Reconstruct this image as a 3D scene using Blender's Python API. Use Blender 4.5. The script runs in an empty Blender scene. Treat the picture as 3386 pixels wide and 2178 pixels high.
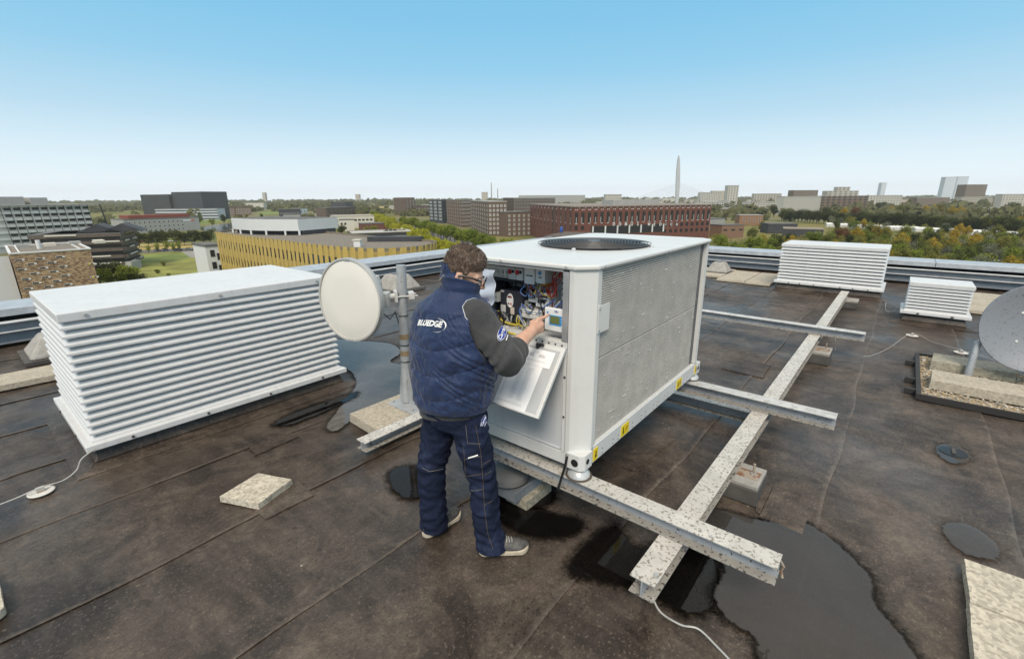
import bpy, math, random
import numpy as np
from mathutils import Vector, Matrix
random.seed(7)
SC = bpy.context.scene
COL = SC.collection
R = math.radians
# ------------------------------------------------------------------ camera
CAM_H = 2.0                                   # eye above the roof deck (deck is z = 0)
FPX, HORIZON, CX, CY, ROLL = 1540.4, 650.0, 1693.0, 1089.0, R(-.34)
PITCH = math.atan((CY-HORIZON)/FPX)
_r = Vector((1, 0, 0)); _u = Vector((0, math.sin(PITCH), math.cos(PITCH))); _f = Vector((0, math.cos(PITCH), -math.sin(PITCH)))
RV = _r*math.cos(ROLL)+_u*math.sin(ROLL); UV = -_r*math.sin(ROLL)+_u*math.cos(ROLL)
cam = bpy.data.cameras.new('camera'); camo = bpy.data.objects.new('camera', cam); COL.objects.link(camo)
cam.sensor_width = 36; cam.lens = 36*FPX/3386; cam.clip_start = .05; cam.clip_end = 20000
camo.matrix_world = Matrix(((RV.x, UV.x, -_f.x, 0), (RV.y, UV.y, -_f.y, 0), (RV.z, UV.z, -_f.z, CAM_H), (0, 0, 0, 1)))
SC.camera = camo
# ------------------------------------------------------------------ sky, sun, exposure
SUN_EL, SUN_AZ = R(47), R(190)                # azimuth clockwise from +Y: behind the camera, a little to its left
wd = bpy.data.worlds.new('World'); SC.world = wd; wd.use_nodes = True
nt = wd.node_tree; N = nt.nodes; Lk = nt.links; N.clear()
wo = N.new('ShaderNodeOutputWorld'); bg = N.new('ShaderNodeBackground'); bg2 = N.new('ShaderNodeBackground'); mx = N.new('ShaderNodeMixShader')
sk = N.new('ShaderNodeTexSky'); sk.sky_type = 'NISHITA'; sk.sun_disc = False; sk.sun_elevation = SUN_EL; sk.sun_rotation = SUN_AZ
sk.dust_density = 2.0
tc = N.new('ShaderNodeTexCoord'); sx = N.new('ShaderNodeSeparateXYZ'); rp = N.new('ShaderNodeValToRGB')
Lk.new(tc.outputs['Generated'], sx.inputs[0]); Lk.new(sx.outputs['Z'], rp.inputs[0])
def lin(r, g, b):
    f = lambda c: (c/255/12.92) if c/255 <= .04045 else ((c/255+.055)/1.055)**2.4
    return (f(r), f(g), f(b), 1)
# pale at the horizon, clear blue higher, thin bright overcast veil overhead (the light in the photograph is flat and neutral)
stops = [(0, (240, 248, 253)), (.05, (226, 243, 252)), (.14, (190, 226, 246)), (.224, (153, 211, 242)), (.304, (134, 202, 239)), (.377, (129, 199, 238)), (.5, (182, 215, 236)), (.68, (242, 241, 236)), (1, (255, 250, 240))]
el = rp.color_ramp.elements
while len(el) < len(stops): el.new(.5)
for e, (p, c) in zip(el, stops): e.position = p; e.color = lin(*c)
el[0].color = (1.0, 1.08, 1.15, 1); el[1].color = (.83, .97, 1.05, 1)
Lk.new(rp.outputs[0], bg.inputs[0]); bg.inputs[1].default_value = .92
Lk.new(sk.outputs[0], bg2.inputs[0]); bg2.inputs[1].default_value = .1
mx.inputs[0].default_value = .06
Lk.new(bg.outputs[0], mx.inputs[1]); Lk.new(bg2.outputs[0], mx.inputs[2]); Lk.new(mx.outputs[0], wo.inputs[0])
sl = bpy.data.lights.new('sun', 'SUN'); so = bpy.data.objects.new('sun', sl); COL.objects.link(so)
sl.energy = 2.7; sl.angle = R(24); sl.color = (1, .89, .75)
so.rotation_euler = (math.pi/2-SUN_EL, 0, math.pi-SUN_AZ+0)
_d = Vector((math.sin(SUN_AZ)*math.cos(SUN_EL), math.cos(SUN_AZ)*math.cos(SUN_EL), math.sin(SUN_EL)))
so.rotation_euler = _d.to_track_quat('Z', 'Y').to_euler()
so.location = (0, 0, 60)
vs = SC.view_settings; vs.view_transform = 'Standard'; vs.look = 'None'; vs.exposure = 0.12; vs.gamma = 1; vs.use_curve_mapping = False
SC.render.engine = 'CYCLES'
cy = SC.cycles; cy.max_bounces = 7; cy.diffuse_bounces = 3; cy.glossy_bounces = 3; cy.transparent_max_bounces = 8; cy.transmission_bounces = 4; cy.volume_bounces = 1
cy.use_denoising = True; cy.use_adaptive_sampling = True; cy.adaptive_threshold = .015
cy.sample_clamp_indirect = 4; cy.caustics_reflective = False; cy.caustics_refractive = False
# ------------------------------------------------------------------ where things stand
AL = R(50.45); CA, SA = math.cos(AL), math.sin(AL)      # the roof's grid: A runs along the membrane sheets, B across them
def W(A, B, z=0.): return Vector((A*CA-B*SA, A*SA+B*CA, z))
def ray(u, v): return _f+RV*((u-CX)/FPX)+UV*((CY-v)/FPX)
def at(u, v, z=0.):
    d = ray(u, v); t = (z-CAM_H)/d.z; return Vector((d.x*t, d.y*t, z))
def aty(u, v, y):
    d = ray(u, v); return d*(y/d.y)+Vector((0, 0, CAM_H))
STREET = -26.0                                # street level below the deck
def cp(u, v, h=0.): return at(u, v, STREET+h)
# ------------------------------------------------------------------ mesh helpers
class MB:
    def __init__(s): s.v = []; s.f = []; s.m = []; s.cur = 0; s.X = None; s.uv = None
    def add(s, vs, fs):
        n = len(s.v)
        if s.X is not None: vs = [s.X @ Vector(p) for p in vs]
        s.v += [tuple(p) for p in vs]; s.f += [tuple(i+n for i in f) for f in fs]; s.m += [s.cur]*len(fs); return s
    def box(s, x0, x1, y0, y1, z0, z1):
        return s.add([(x0,y0,z0),(x1,y0,z0),(x1,y1,z0),(x0,y1,z0),(x0,y0,z1),(x1,y0,z1),(x1,y1,z1),(x0,y1,z1)],
                     [(0,3,2,1),(4,5,6,7),(0,1,5,4),(1,2,6,5),(2,3,7,6),(3,0,4,7)])
    def prism(s, poly, z0, z1, poly2=None):
        n = len(poly); q = poly2 or poly
        return s.add([(p[0],p[1],z0) for p in poly]+[(p[0],p[1],z1) for p in q],
                     [tuple(range(n-1,-1,-1)), tuple(range(n,2*n))]+[(i,(i+1)%n,n+(i+1)%n,n+i) for i in range(n)])
    def tube(s, pts, r, n=6, caps=True, r2=None):
        pts = [Vector(p) for p in pts]; vs = []; fs = []; k = len(pts)
        t0 = (pts[1]-pts[0]).normalized(); ref = Vector((0,0,1)) if abs(t0.z) < .9 else Vector((1,0,0))
        u = t0.cross(ref).normalized()
        for i, p in enumerate(pts):
            t = ((pts[min(i+1,k-1)]-pts[max(i-1,0)])).normalized()
            u = (u-t*u.dot(t)).normalized(); w = t.cross(u)
            rr = r if r2 is None else r+(r2-r)*i/(k-1)
            for j in range(n):
                a = 2*math.pi*j/n; vs.append(p+u*math.cos(a)*rr+w*math.sin(a)*rr)
        for i in range(k-1):
            for j in range(n): fs.append((i*n+j, i*n+(j+1)%n, (i+1)*n+(j+1)%n, (i+1)*n+j))
        if caps: fs += [tuple(range(n-1,-1,-1)), tuple(range((k-1)*n, k*n))]
        return s.add(vs, fs)
    def cyl(s, p, q, r, n=12, r2=None): return s.tube([p, q], r, n, True, r2)
    def lathe(s, prof, n=24, M=None):
        vs = []; fs = []; k = len(prof)
        for r, z in prof:
            for j in range(n):
                a = 2*math.pi*j/n; vs.append(Vector((r*math.cos(a), r*math.sin(a), z)))
        if M is not None: vs = [M @ v for v in vs]
        for i in range(k-1):
            for j in range(n): fs.append((i*n+j, i*n+(j+1)%n, (i+1)*n+(j+1)%n, (i+1)*n+j))
        fs += [tuple(range(n-1,-1,-1)), tuple(range((k-1)*n, k*n))]
        return s.add(vs, fs)
    def mesh(s, name, mats):
        me = bpy.data.meshes.new(name); me.from_pydata(s.v, [], s.f)
        for m in (mats if isinstance(mats, (list, tuple)) else [mats]): me.materials.append(m)
        if max(s.m, default=0): me.polygons.foreach_set('material_index', s.m)
        if s.uv:
            ul = me.uv_layers.new(name='UVMap'); li = [0]*len(me.loops); me.loops.foreach_get('vertex_index', li)
            ul.data.foreach_set('uv', [c for i in li for c in s.uv[i]])
        me.update(); return me
    def build(s, name, mats, par=None, loc=None, rz=0., smooth=False, bevel=0, seg=2):
        o = link(name, s.mesh(name, mats), par, loc, rz)
        if smooth: shade(o.data)
        if bevel:
            b = o.modifiers.new('edge', 'BEVEL'); b.width = bevel; b.segments = seg; b.limit_method = 'ANGLE'; b.angle_limit = R(40)
        return o
def shade(me, ang=40):
    me.polygons.foreach_set('use_smooth', [True]*len(me.polygons))
    try: me.set_sharp_from_angle(angle=R(ang))
    except Exception: pass
def link(name, data, par=None, loc=None, rz=0.):
    o = bpy.data.objects.new(name, data); COL.objects.link(o)
    if par is not None: o.parent = par
    if loc is not None: o.location = loc
    if rz: o.rotation_euler = (0, 0, rz)
    return o
def tag(o, label, cat, group=None, kind=None):
    o['label'] = label; o['category'] = cat
    if group: o['group'] = group
    o['kind'] = kind or 'thing'
    return o
def struct(o, label=None):
    o['kind'] = 'structure'
    if label: o['label'] = label
    return o
def stuff(o): o['kind'] = 'stuff'; return o
def thing(name, label, cat, loc=(0,0,0), rz=0., group=None): return tag(link(name, None, None, loc, rz), label, cat, group)
def dup(root, loc, rz, label=None, group=None, scale=None):
    r = root.copy(); COL.objects.link(r); r.location = loc; r.rotation_euler = (0, 0, rz)
    if scale: r.scale = scale
    if label: r['label'] = label
    if group: r['group'] = group
    for ch in root.children:
        c = ch.copy(); COL.objects.link(c); c.parent = r
        for g in ch.children:
            d = g.copy(); COL.objects.link(d); d.parent = c
    return r
def textmesh(s, size, shear=0., offset=0., align='CENTER', sp=1.0, ext=0.):
    cu = bpy.data.curves.new('lettering', 'FONT'); cu.body = s; cu.size = size; cu.shear = shear; cu.offset = offset
    cu.align_x = align; cu.align_y = 'CENTER'; cu.space_character = sp; cu.extrude = ext; cu.resolution_u = 3
    o = bpy.data.objects.new('lettering', cu); COL.objects.link(o)
    dg = bpy.context.evaluated_depsgraph_get(); me = bpy.data.meshes.new_from_object(o.evaluated_get(dg))
    bpy.data.objects.remove(o); bpy.data.curves.remove(cu); return me
# ------------------------------------------------------------------ materials
class NT:
    def __init__(s, name):
        s.m = bpy.data.materials.new(name); s.m.use_nodes = True; s.t = s.m.node_tree; s.b = s.t.nodes['Principled BSDF']; s.out = s.t.nodes['Material Output']
    def n(s, typ, **k):
        o = s.t.nodes.new(typ)
        for a, v in k.items(): setattr(o, a, v)
        return o
    def l(s, a, b): s.t.links.new(a, b)
    def coord(s, which='Object', scale=(1,1,1)):
        c = s.n('ShaderNodeTexCoord') if which != 'World' else s.n('ShaderNodeNewGeometry')
        mp = s.n('ShaderNodeMapping'); mp.inputs['Scale'].default_value = scale
        s.l(c.outputs['Position' if which == 'World' else which], mp.inputs[0]); return mp.outputs[0]
    def noise(s, co, scale, detail=4, rough=.55, dist=0.):
        o = s.n('ShaderNodeTexNoise'); o.inputs['Scale'].default_value = scale; o.inputs['Detail'].default_value = detail
        o.inputs['Roughness'].default_value = rough; o.inputs['Distortion'].default_value = dist; s.l(co, o.inputs['Vector']); return o.outputs['Fac']
    def voro(s, co, scale, feature='F1', rnd=1.):
        o = s.n('ShaderNodeTexVoronoi'); o.feature = feature; o.inputs['Scale'].default_value = scale; o.inputs['Randomness'].default_value = rnd
        s.l(co, o.inputs['Vector']); return o
    def ramp(s, fac, *st):
        o = s.n('ShaderNodeValToRGB'); e = o.color_ramp.elements
        while len(e) < len(st): e.new(.5)
        for q, (p, c) in zip(e, st):
            q.position = p; q.color = (c, c, c, 1) if isinstance(c, (int, float)) else (*c[:3], 1)
        s.l(fac, o.inputs[0]); return o.outputs[0]
    def mix(s, fac, a, b, mode='MIX'):
        o = s.n('ShaderNodeMix'); o.data_type = 'RGBA'; o.blend_type = mode
        for val, i in ((fac, 0), (a, 6), (b, 7)):
            if hasattr(val, 'links'): s.l(val, o.inputs[i])
            elif i == 0: o.inputs[0].default_value = val
            else: o.inputs[i].default_value = (*val[:3], 1) if not isinstance(val, (int, float)) else (val, val, val, 1)
        return o.outputs[2]
    def math(s, op, a, b=None):
        o = s.n('ShaderNodeMath'); o.operation = op
        for i, v in enumerate((a, b)):
            if v is None: continue
            if hasattr(v, 'links'): s.l(v, o.inputs[i])
            else: o.inputs[i].default_value = v
        return o.outputs[0]
    def bump(s, h, strength=.3, dist=.01, prev=None):
        o = s.n('ShaderNodeBump'); o.inputs['Strength'].default_value = strength; o.inputs['Distance'].default_value = dist; s.l(h, o.inputs['Height'])
        if prev is not None: s.l(prev, o.inputs['Normal'])
        s.l(o.outputs[0], s.b.inputs['Normal']); return o.outputs[0]
    def col(s, c):
        if hasattr(c, 'links'): s.l(c, s.b.inputs['Base Color'])
        else: s.b.inputs['Base Color'].default_value = (*c[:3], 1)
        return s
    def set(s, **k):
        names = dict(rough='Roughness', metal='Metallic', ior='IOR', alpha='Alpha', trans='Transmission Weight', spec='Specular IOR Level', coat='Coat Weight', sheen='Sheen Weight')
        for a, v in k.items():
            i = s.b.inputs[names[a]]
            if hasattr(v, 'links'): s.l(v, i)
            else: i.default_value = v
        return s
_mc = {}
def flat(name, c, rough=.5, metal=0., var=.12, scale=4., bump=0., bscale=60., spec=.5, dirt=None, streak=0.):
    """painted / moulded surface with a little tonal variation and fine relief"""
    if name in _mc: return _mc[name]
    t = NT(name); co = t.coord(); n = t.noise(co, scale, 5)
    a = [min(1, x*(1-var)) for x in c[:3]]; b = [min(1, x*(1+var)) for x in c[:3]]
    cc = t.ramp(n, (.3, a), (.7, b))
    if dirt: cc = t.mix(t.math('MULTIPLY', t.ramp(t.noise(co, scale*2.3, 6, .65), (.52, 0.), (.75, 1.)), dirt[3]), cc, dirt[:3])
    if streak: cc = t.mix(t.math('MULTIPLY', t.ramp(t.noise(t.coord('Object', (16, 16, .9)), 1., 5, .65), (.5, 0.), (.8, 1.)), streak), cc, (.36, .335, .29))
    t.col(cc).set(rough=rough, metal=metal, spec=spec)
    if bump: t.bump(t.noise(co, bscale, 3), bump, .002)
    _mc[name] = t.m; return t.m
# ================================================================== ROOF DECK
def membrane_mat():
    t = NT('bitumen membrane'); co = t.coord('World'); uvc = t.coord('UV')
    rot = t.n('ShaderNodeVectorRotate'); rot.rotation_type = 'Z_AXIS'; rot.inputs['Angle'].default_value = -AL; t.l(co, rot.inputs['Vector'])
    ab = rot.outputs[0]
    st = t.n('ShaderNodeMapping'); st.inputs['Scale'].default_value = (1.0, 2.6, 1); t.l(ab, st.inputs[0])
    big = t.noise(st.outputs[0], .75, 6, .6, .6)
    c = t.ramp(big, (.30, (.028, .0215, .018)), (.45, (.050, .0395, .033)), (.60, (.080, .064, .053)), (.8, (.130, .106, .088)))
    pat = t.noise(ab, 1.9, 7, .68, .8)                            # pale dusty bloom where water has dried
    c = t.mix(t.math('MULTIPLY', t.ramp(pat, (.46, 0.), (.72, 1.)), .75), c, (.185, .152, .124))
    sw = t.n('ShaderNodeMapping'); sw.inputs['Scale'].default_value = (9, 1.6, 1); t.l(ab, sw.inputs[0])
    c = t.mix(t.math('MULTIPLY', t.ramp(t.noise(sw.outputs[0], 1.1, 4, .6, .5), (.46, 0.), (.68, 1.)), .35), c, (.15, .128, .108))
    grain = t.noise(ab, 95, 4, .8)
    c = t.mix(.8, c, t.ramp(grain, (.25, .25), (.75, .85)), 'OVERLAY')
    sp = t.ramp(t.noise(ab, 38, 3, .7), (.60, 0.), (.64, 1.))      # dark drops of rain, in drifts
    dr = t.ramp(t.noise(ab, 1.4, 3, .6), (.5, 0.), (.62, 1.))
    c = t.mix(t.math('MULTIPLY', t.math('MULTIPLY', sp, dr), .8), c, (.014, .012, .011))
    rust = t.ramp(t.noise(ab, 2.7, 3, .5), (.73, 0.), (.8, 1.))
    c = t.mix(t.math('MULTIPLY', rust, .35), c, (.16, .085, .05))
    moss = t.ramp(t.noise(ab, .6, 2, .5), (.66, 0.), (.78, 1.)); c = t.mix(t.math('MULTIPLY', moss, .3), c, (.07, .062, .028))
    s2 = t.n('ShaderNodeSeparateXYZ'); t.l(uvc, s2.inputs[0])      # chalky line along the lapped edge of each sheet
    e = t.ramp(t.math('ADD', s2.outputs['Y'], t.math('MULTIPLY', t.math('SUBTRACT', t.noise(ab, 5, 5, .7), .5), .06)), (.0, .9), (.010, 1.), (.022, .0))
    e = t.math('MULTIPLY', e, t.ramp(t.noise(ab, 2.2, 5, .7), (.35, .12), (.66, .95)))
    c = t.mix(t.math('MULTIPLY', e, .5), c, (.27, .24, .21))
    wh = t.ramp(t.voro(ab, 5.5).outputs['Distance'], (.0, 1.), (.035, 1.), (.045, 0.)); c = t.mix(t.math('MULTIPLY', wh, t.ramp(t.noise(ab, 3, 1), (.6, 0.), (.62, .8))), c, (.5, .48, .45))
    wet = t.ramp(t.noise(ab, .55, 5, .62, .5), (.4, .34), (.6, .62))
    gr2 = t.ramp(t.noise(ab, 62, 2, .6), (.60, 0.), (.66, 1.)); c = t.mix(t.math('MULTIPLY', gr2, .55), c, (.22, .185, .155)); sp2 = t.noise(ab, 30, 5, .8); c = t.mix(.55, c, t.ramp(sp2, (.3, .2), (.7, .8)), 'OVERLAY'); mid = t.noise(ab, 6, 6, .75, .4); c = t.mix(.65, c, t.ramp(mid, (.3, .22), (.7, .80)), 'OVERLAY')
    oi = t.n('ShaderNodeObjectInfo'); c = t.mix(1., c, t.ramp(oi.outputs['Random'], (0, .78), (1, 1.05)), 'MULTIPLY'); c = t.mix(1., c, (.76, .72, .68), 'MULTIPLY')
    t.col(c).set(rough=wet, spec=.45)
    b1 = t.bump(grain, .35, .003); b2 = t.bump(t.noise(ab, 9, 5, .6), .35, .012, b1); t.bump(t.noise(ab, 2.2, 4), .25, .04, b2)
    return t.m
M_MEM = membrane_mat()
SEAM0, SHEET = .13, .95
A_END, B_END = 15.05, 10.5
deck = MB().box(-6, A_END+.35, -12, B_END+.35, -.6, -.02).build('roof_deck', flat('deck concrete', (.2, .19, .18), .9), None, (0, 0, 0), AL); struct(deck)
body = MB().box(-6.0, A_END+.2, -12, B_END+.2, STREET, -.6).build('building_below', flat('own facade', (.32, .3, .28), .8), None, (0, 0, 0), AL); struct(body)
rng = random.Random(3)
def sheet(A0, A1, B0, B1, ph):
    m = MB(); m.uv = []; nA = max(2, int((A1-A0)/.12)); cols = [(-.045, .0055, 0.), (-.035, .0075, .012), (.0, .0065, .03), (.035, .001, .08), (.3, 0., .34), (.65, 0., .66), (.97, -.001, .93), (1.03, -.008, 1.)]
    for i in range(nA+1):
        A = A0+(A1-A0)*i/nA; wob = .012*math.sin(A*2.1+ph)+.008*math.sin(A*5.3+ph*2)
        for k, (fb, z, v) in enumerate(cols):
            B = B0+(B1-B0)*fb+(wob if k < 4 else 0)
            m.v.append((A, B, z+.0015*math.sin(A*3+B*4+ph))); m.uv.append((A, v))
    nc = len(cols)
    for i in range(nA):
        for k in range(nc-1):
            a = i*nc+k; m.f.append((a, a+nc, a+nc+1, a+1)); m.m.append(0)
    return m
k0 = -10
for k in range(k0, 11):
    B0 = SEAM0+SHEET*k; B1 = min(B0+SHEET, B_END)
    if B1 <= B0+.1: continue
    cuts = [-5.9]
    while cuts[-1] < A_END-.05: cuts.append(min(cuts[-1]+rng.uniform(4.5, 6.5), A_END))
    for a0, a1 in zip(cuts, cuts[1:]):
        o = sheet(a0, a1, B0, B1, rng.uniform(0, 9)).build('membrane_sheet', M_MEM, deck, smooth=True)
        if a0 > -5.8: o.location.z = .0012*(k % 2)
# small repair patches welded over the membrane
def rag(poly, amp=.008, n=6, seed=1):
    r = random.Random(seed); out = []
    for i in range(len(poly)):
        a, b = Vector((*poly[i], 0)), Vector((*poly[(i+1) % len(poly)], 0))
        for j in range(n):
            p = a.lerp(b, j/n); out.append((p.x+r.uniform(-amp, amp), p.y+r.uniform(-amp, amp)))
    return out
def patch(poly, z=.012, seed=1):
    p = rag(poly, .006, 6, seed); m = MB().prism(p, .0, z); m.uv = [(0, .5)]*len(m.v); return m.build('membrane_patch', M_MEM, deck, smooth=False)
for i, q in enumerate([[(1.27, 1.36), (1.05, 1.52), (.7, 1.2), (.95, 1.0)], [(1.25, 3.72), (1.62, 3.75), (1.6, 4.02), (1.28, 3.98)], [(.95, 2.86), (1.28, 2.86), (1.3, 3.1), (.95, 3.06)],
                       [(3.0, .18), (3.42, .15), (3.4, .46), (3.02, .44)], [(5.6, .95), (6.1, .97), (6.1, 1.4), (5.62, 1.4)], [(2.95, 1.25), (3.6, 1.2), (3.62, 1.75), (2.95, 1.8)]]): patch(q, .009+.001*i, i)
# ---- standing water
def water_mat(name, tint, refl_tone, ior, cover=.55, rim=.42):
    """uv.y: -1 outer limit of the damp rim, 0 water line, 1 open water"""
    t = NT(name); t.t.nodes.remove(t.b)
    fr = t.n('ShaderNodeFresnel'); fr.inputs[0].default_value = ior
    tr = t.n('ShaderNodeBsdfTransparent'); tr.inputs[0].default_value = (tint, tint*.97, tint*.95, 1)
    df = t.n('ShaderNodeBsdfDiffuse'); df.inputs[0].default_value = (refl_tone, refl_tone*.94, refl_tone*.89, 1)  # diffuse tone stands in for what the water reflects
    gl = t.n('ShaderNodeBsdfGlossy'); gl.inputs['Roughness'].default_value = .02
    bp = t.n('ShaderNodeBump'); bp.inputs['Strength'].default_value = .05; bp.inputs['Distance'].default_value = .01; wc = t.coord('World'); t.l(t.noise(wc, 14, 3), bp.inputs['Height'])
    t.l(bp.outputs[0], gl.inputs['Normal']); t.l(bp.outputs[0], fr.inputs['Normal'])
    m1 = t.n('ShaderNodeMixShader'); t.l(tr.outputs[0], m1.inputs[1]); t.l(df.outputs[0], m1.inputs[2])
    m2 = t.n('ShaderNodeMixShader'); t.l(fr.outputs[0], m2.inputs[0]); t.l(m1.outputs[0], m2.inputs[1]); t.l(gl.outputs[0], m2.inputs[2])
    uv = t.n('ShaderNodeUVMap'); sp = t.n('ShaderNodeSeparateXYZ'); t.l(uv.outputs[0], sp.inputs[0])
    jag = t.math('ADD', t.math('MULTIPLY', t.math('SUBTRACT', t.noise(wc, 26, 5, .75), .5), 1.5), t.math('MULTIPLY', t.math('SUBTRACT', t.noise(wc, 90, 3, .7), .5), .9)); k = t.math('ADD', sp.outputs['Y'], jag)
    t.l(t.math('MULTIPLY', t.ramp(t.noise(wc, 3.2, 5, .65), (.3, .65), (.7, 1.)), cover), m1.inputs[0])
    dp = t.n('ShaderNodeBsdfTransparent'); dm = t.ramp(t.math('MULTIPLY', t.math('ADD', k, 1.), .5), (.25, 1.), (.5, rim)); t.l(dm, dp.inputs[0])
    m3 = t.n('ShaderNodeMixShader'); t.l(t.ramp(k, (.0, 0.), (.62, 1.)), m3.inputs[0]); t.l(dp.outputs[0], m3.inputs[1]); t.l(m2.outputs[0], m3.inputs[2]); t.l(m3.outputs[0], t.out.inputs[0]); return t.m
M_WAT = water_mat('dark puddle water', .38, .009, 1.42); M_SKYPALE = water_mat('puddle with pale painted sky tone', .8, .17, 1.4, .85, .6); M_FAINT = water_mat('thin damp film', .8, .13, 1.35, .5, .8); M_SKYTONE = water_mat('puddle with painted sky tone', .75, .085, 1.5)  # pale tones paint in reflected sky, the dark one the unit
def smooth_poly(pts, n=5, amp=.012, seed=2):
    r = random.Random(seed); k = len(pts); out = []
    for i in range(k):
        p0, p1, p2, p3 = [Vector(pts[(i+j-1) % k]) for j in range(4)]
        for j in range(n):
            t = j/n; q = .5*((2*p1)+(p2-p0)*t+(2*p0-5*p1+4*p2-p3)*t*t+(3*p1-p0-3*p2+p3)*t**3)
            out.append((q.x+r.uniform(-amp, amp), q.y+r.uniform(-amp, amp)))
    return out
PUD = [('dark puddle beside the grey steel channel under the white cooling unit', M_WAT, [(2.04,1.95),(2.10,1.73),(2.08,1.62),(2.17,1.55),(2.3,1.52),(2.40,1.62),(2.43,1.78),(2.30,1.9),(2.19,2.0)]),
 ("dark puddle by the technician's right shoe", M_WAT, [(2.02,1.90),(2.07,1.72),(2.13,1.57),(2.18,1.40),(2.23,1.29),(2.17,1.24),(2.07,1.25),(1.95,1.37),(1.89,1.51),(1.9,1.72)]),
 ('dark puddle under the near end of the long steel beam', M_WAT, [(2.32,1.09),(2.28,1.0),(2.23,.89),(2.36,.78),(2.52,.66),(2.4,.5),(2.1,.42),(1.96,.5),(1.95,.61),(1.95,.73),(1.88,.91),(1.82,1.1),(2.0,1.15),(2.18,1.13)]),
 ('wide grey puddle reaching the bottom edge of the photo', M_SKYTONE, [(2.4,.46),(2.56,.66),(2.82,.72),(2.9,.6),(2.93,.43),(3.0,.3),(3.1,.17),(3.04,.03),(2.92,-.1),(2.8,-.19),(2.62,-.21),(2.51,-.29),(2.44,-.34),(2.2,-.42),(1.7,-.3),(1.7,.0),(1.92,.17),(2.03,.22),(2.05,.34),(2.16,.44)]),
 ('wide shallow puddle behind the white round antenna', M_SKYPALE, [(3.3,6.2),(3.58,5.74),(3.75,5.31),(3.6,4.9),(3.3,4.72),(3.3,4.44),(3.0,4.0),(2.75,3.75),(2.4,3.72),(2.1,3.66),(1.88,3.58),(1.86,3.72),(2.1,3.95),(2.3,4.12),(2.6,4.4),(2.78,4.8),(2.85,5.3),(3.0,5.7)]),
 ('narrow dark puddle along the skirt of the large louvred vent', M_WAT, [(1.60,4.17),(1.93,4.25),(2.45,4.2),(2.36,4.09),(1.95,4.02),(1.66,4.02)]),
 ('round dark puddle left of the technician', M_WAT, [(1.77,2.66),(1.89,2.67),(1.98,2.55),(1.92,2.37),(1.76,2.25),(1.66,2.34),(1.67,2.49)]),
 ('small oval puddle by the big concrete slab', M_FAINT, [(3.62,-.50),(3.72,-.61),(3.64,-.72),(3.5,-.75),(3.40,-.71),(3.36,-.60),(3.45,-.52)]),
 ('small puddle round the drain hole at the right', M_FAINT, [(4.92,-.55),(4.98,-.63),(4.88,-.71),(4.7,-.70),(4.58,-.60),(4.66,-.52),(4.8,-.50)])]
for i, (lb, mt, pts) in enumerate(PUD):
    sp = smooth_poly(pts, 7, .006, i)
    if sum(sp[j-1][0]*sp[j][1]-sp[j][0]*sp[j-1][1] for j in range(len(sp))) < 0: sp.reverse()

    n = len(sp); V2 = [Vector(p) for p in sp]; nr = []
    for j in range(n): d = (V2[(j+2) % n]-V2[j-2]).normalized(); nr.append(Vector((d.y, -d.x)))
    m = MB(); m.uv = []
    for off, uvv in ((.10, -1.), (.0, 0.), (-.022, 1.)):
        for j in range(n): q = V2[j]+nr[j]*off; m.v.append((q.x, q.y, 0.)); m.uv.append((0, uvv))
    for k in range(2): m.f += [(k*n+j, k*n+(j+1) % n, (k+1)*n+(j+1) % n, (k+1)*n+j) for j in range(n)]
    m.f.append(tuple(range(2*n, 3*n))); m.m = [0]*len(m.f)
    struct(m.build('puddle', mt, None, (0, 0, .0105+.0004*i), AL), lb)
# ================================================================== ROOF EDGE
def galv_mat(name, base, spots=None, thr=(.57, .63), sc=34, rough=.5, metal=.0, spot_amt=1.):
    t = NT(name); co = t.coord(); n = t.noise(co, 7, 6, .6)
    c = t.ramp(n, (.3, [x*.82 for x in base]), (.7, [min(1, x*1.12) for x in base]))
    if spots:
        d = t.n('ShaderNodeVectorMath'); d.operation = 'ADD'; t.l(co, d.inputs[0]); wn = t.n('ShaderNodeTexNoise'); wn.inputs['Scale'].default_value = 30; t.l(co, wn.inputs['Vector'])
        m3 = t.n('ShaderNodeVectorMath'); m3.operation = 'SCALE'; m3.inputs['Scale'].default_value = .03; t.l(wn.outputs['Color'], m3.inputs[0]); t.l(m3.outputs[0], d.inputs[1])
        s = t.ramp(t.noise(d.outputs[0], sc, 2.5, .5), (thr[0], 0.), (thr[1], 1.))
        c = t.mix(t.math('MULTIPLY', s, spot_amt), c, spots)
    t.col(c).set(rough=rough, metal=metal); t.bump(t.noise(co, 90, 3), .12, .002); return t.m
M_COP = galv_mat('coping aluminium', (.50, .52, .55), rough=.42, metal=.35)
M_RAIL = galv_mat('galvanised rail', (.235, .26, .29), (.18, .20, .225), (.5, .7), 60, .55, .2)
M_RAILT = galv_mat('rail flange', (.56, .57, .58), rough=.45)
M_DARK = flat('painted gap shade', (.02, .019, .018), .9)  # near black on the upstand paints in the shade under the coping
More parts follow.
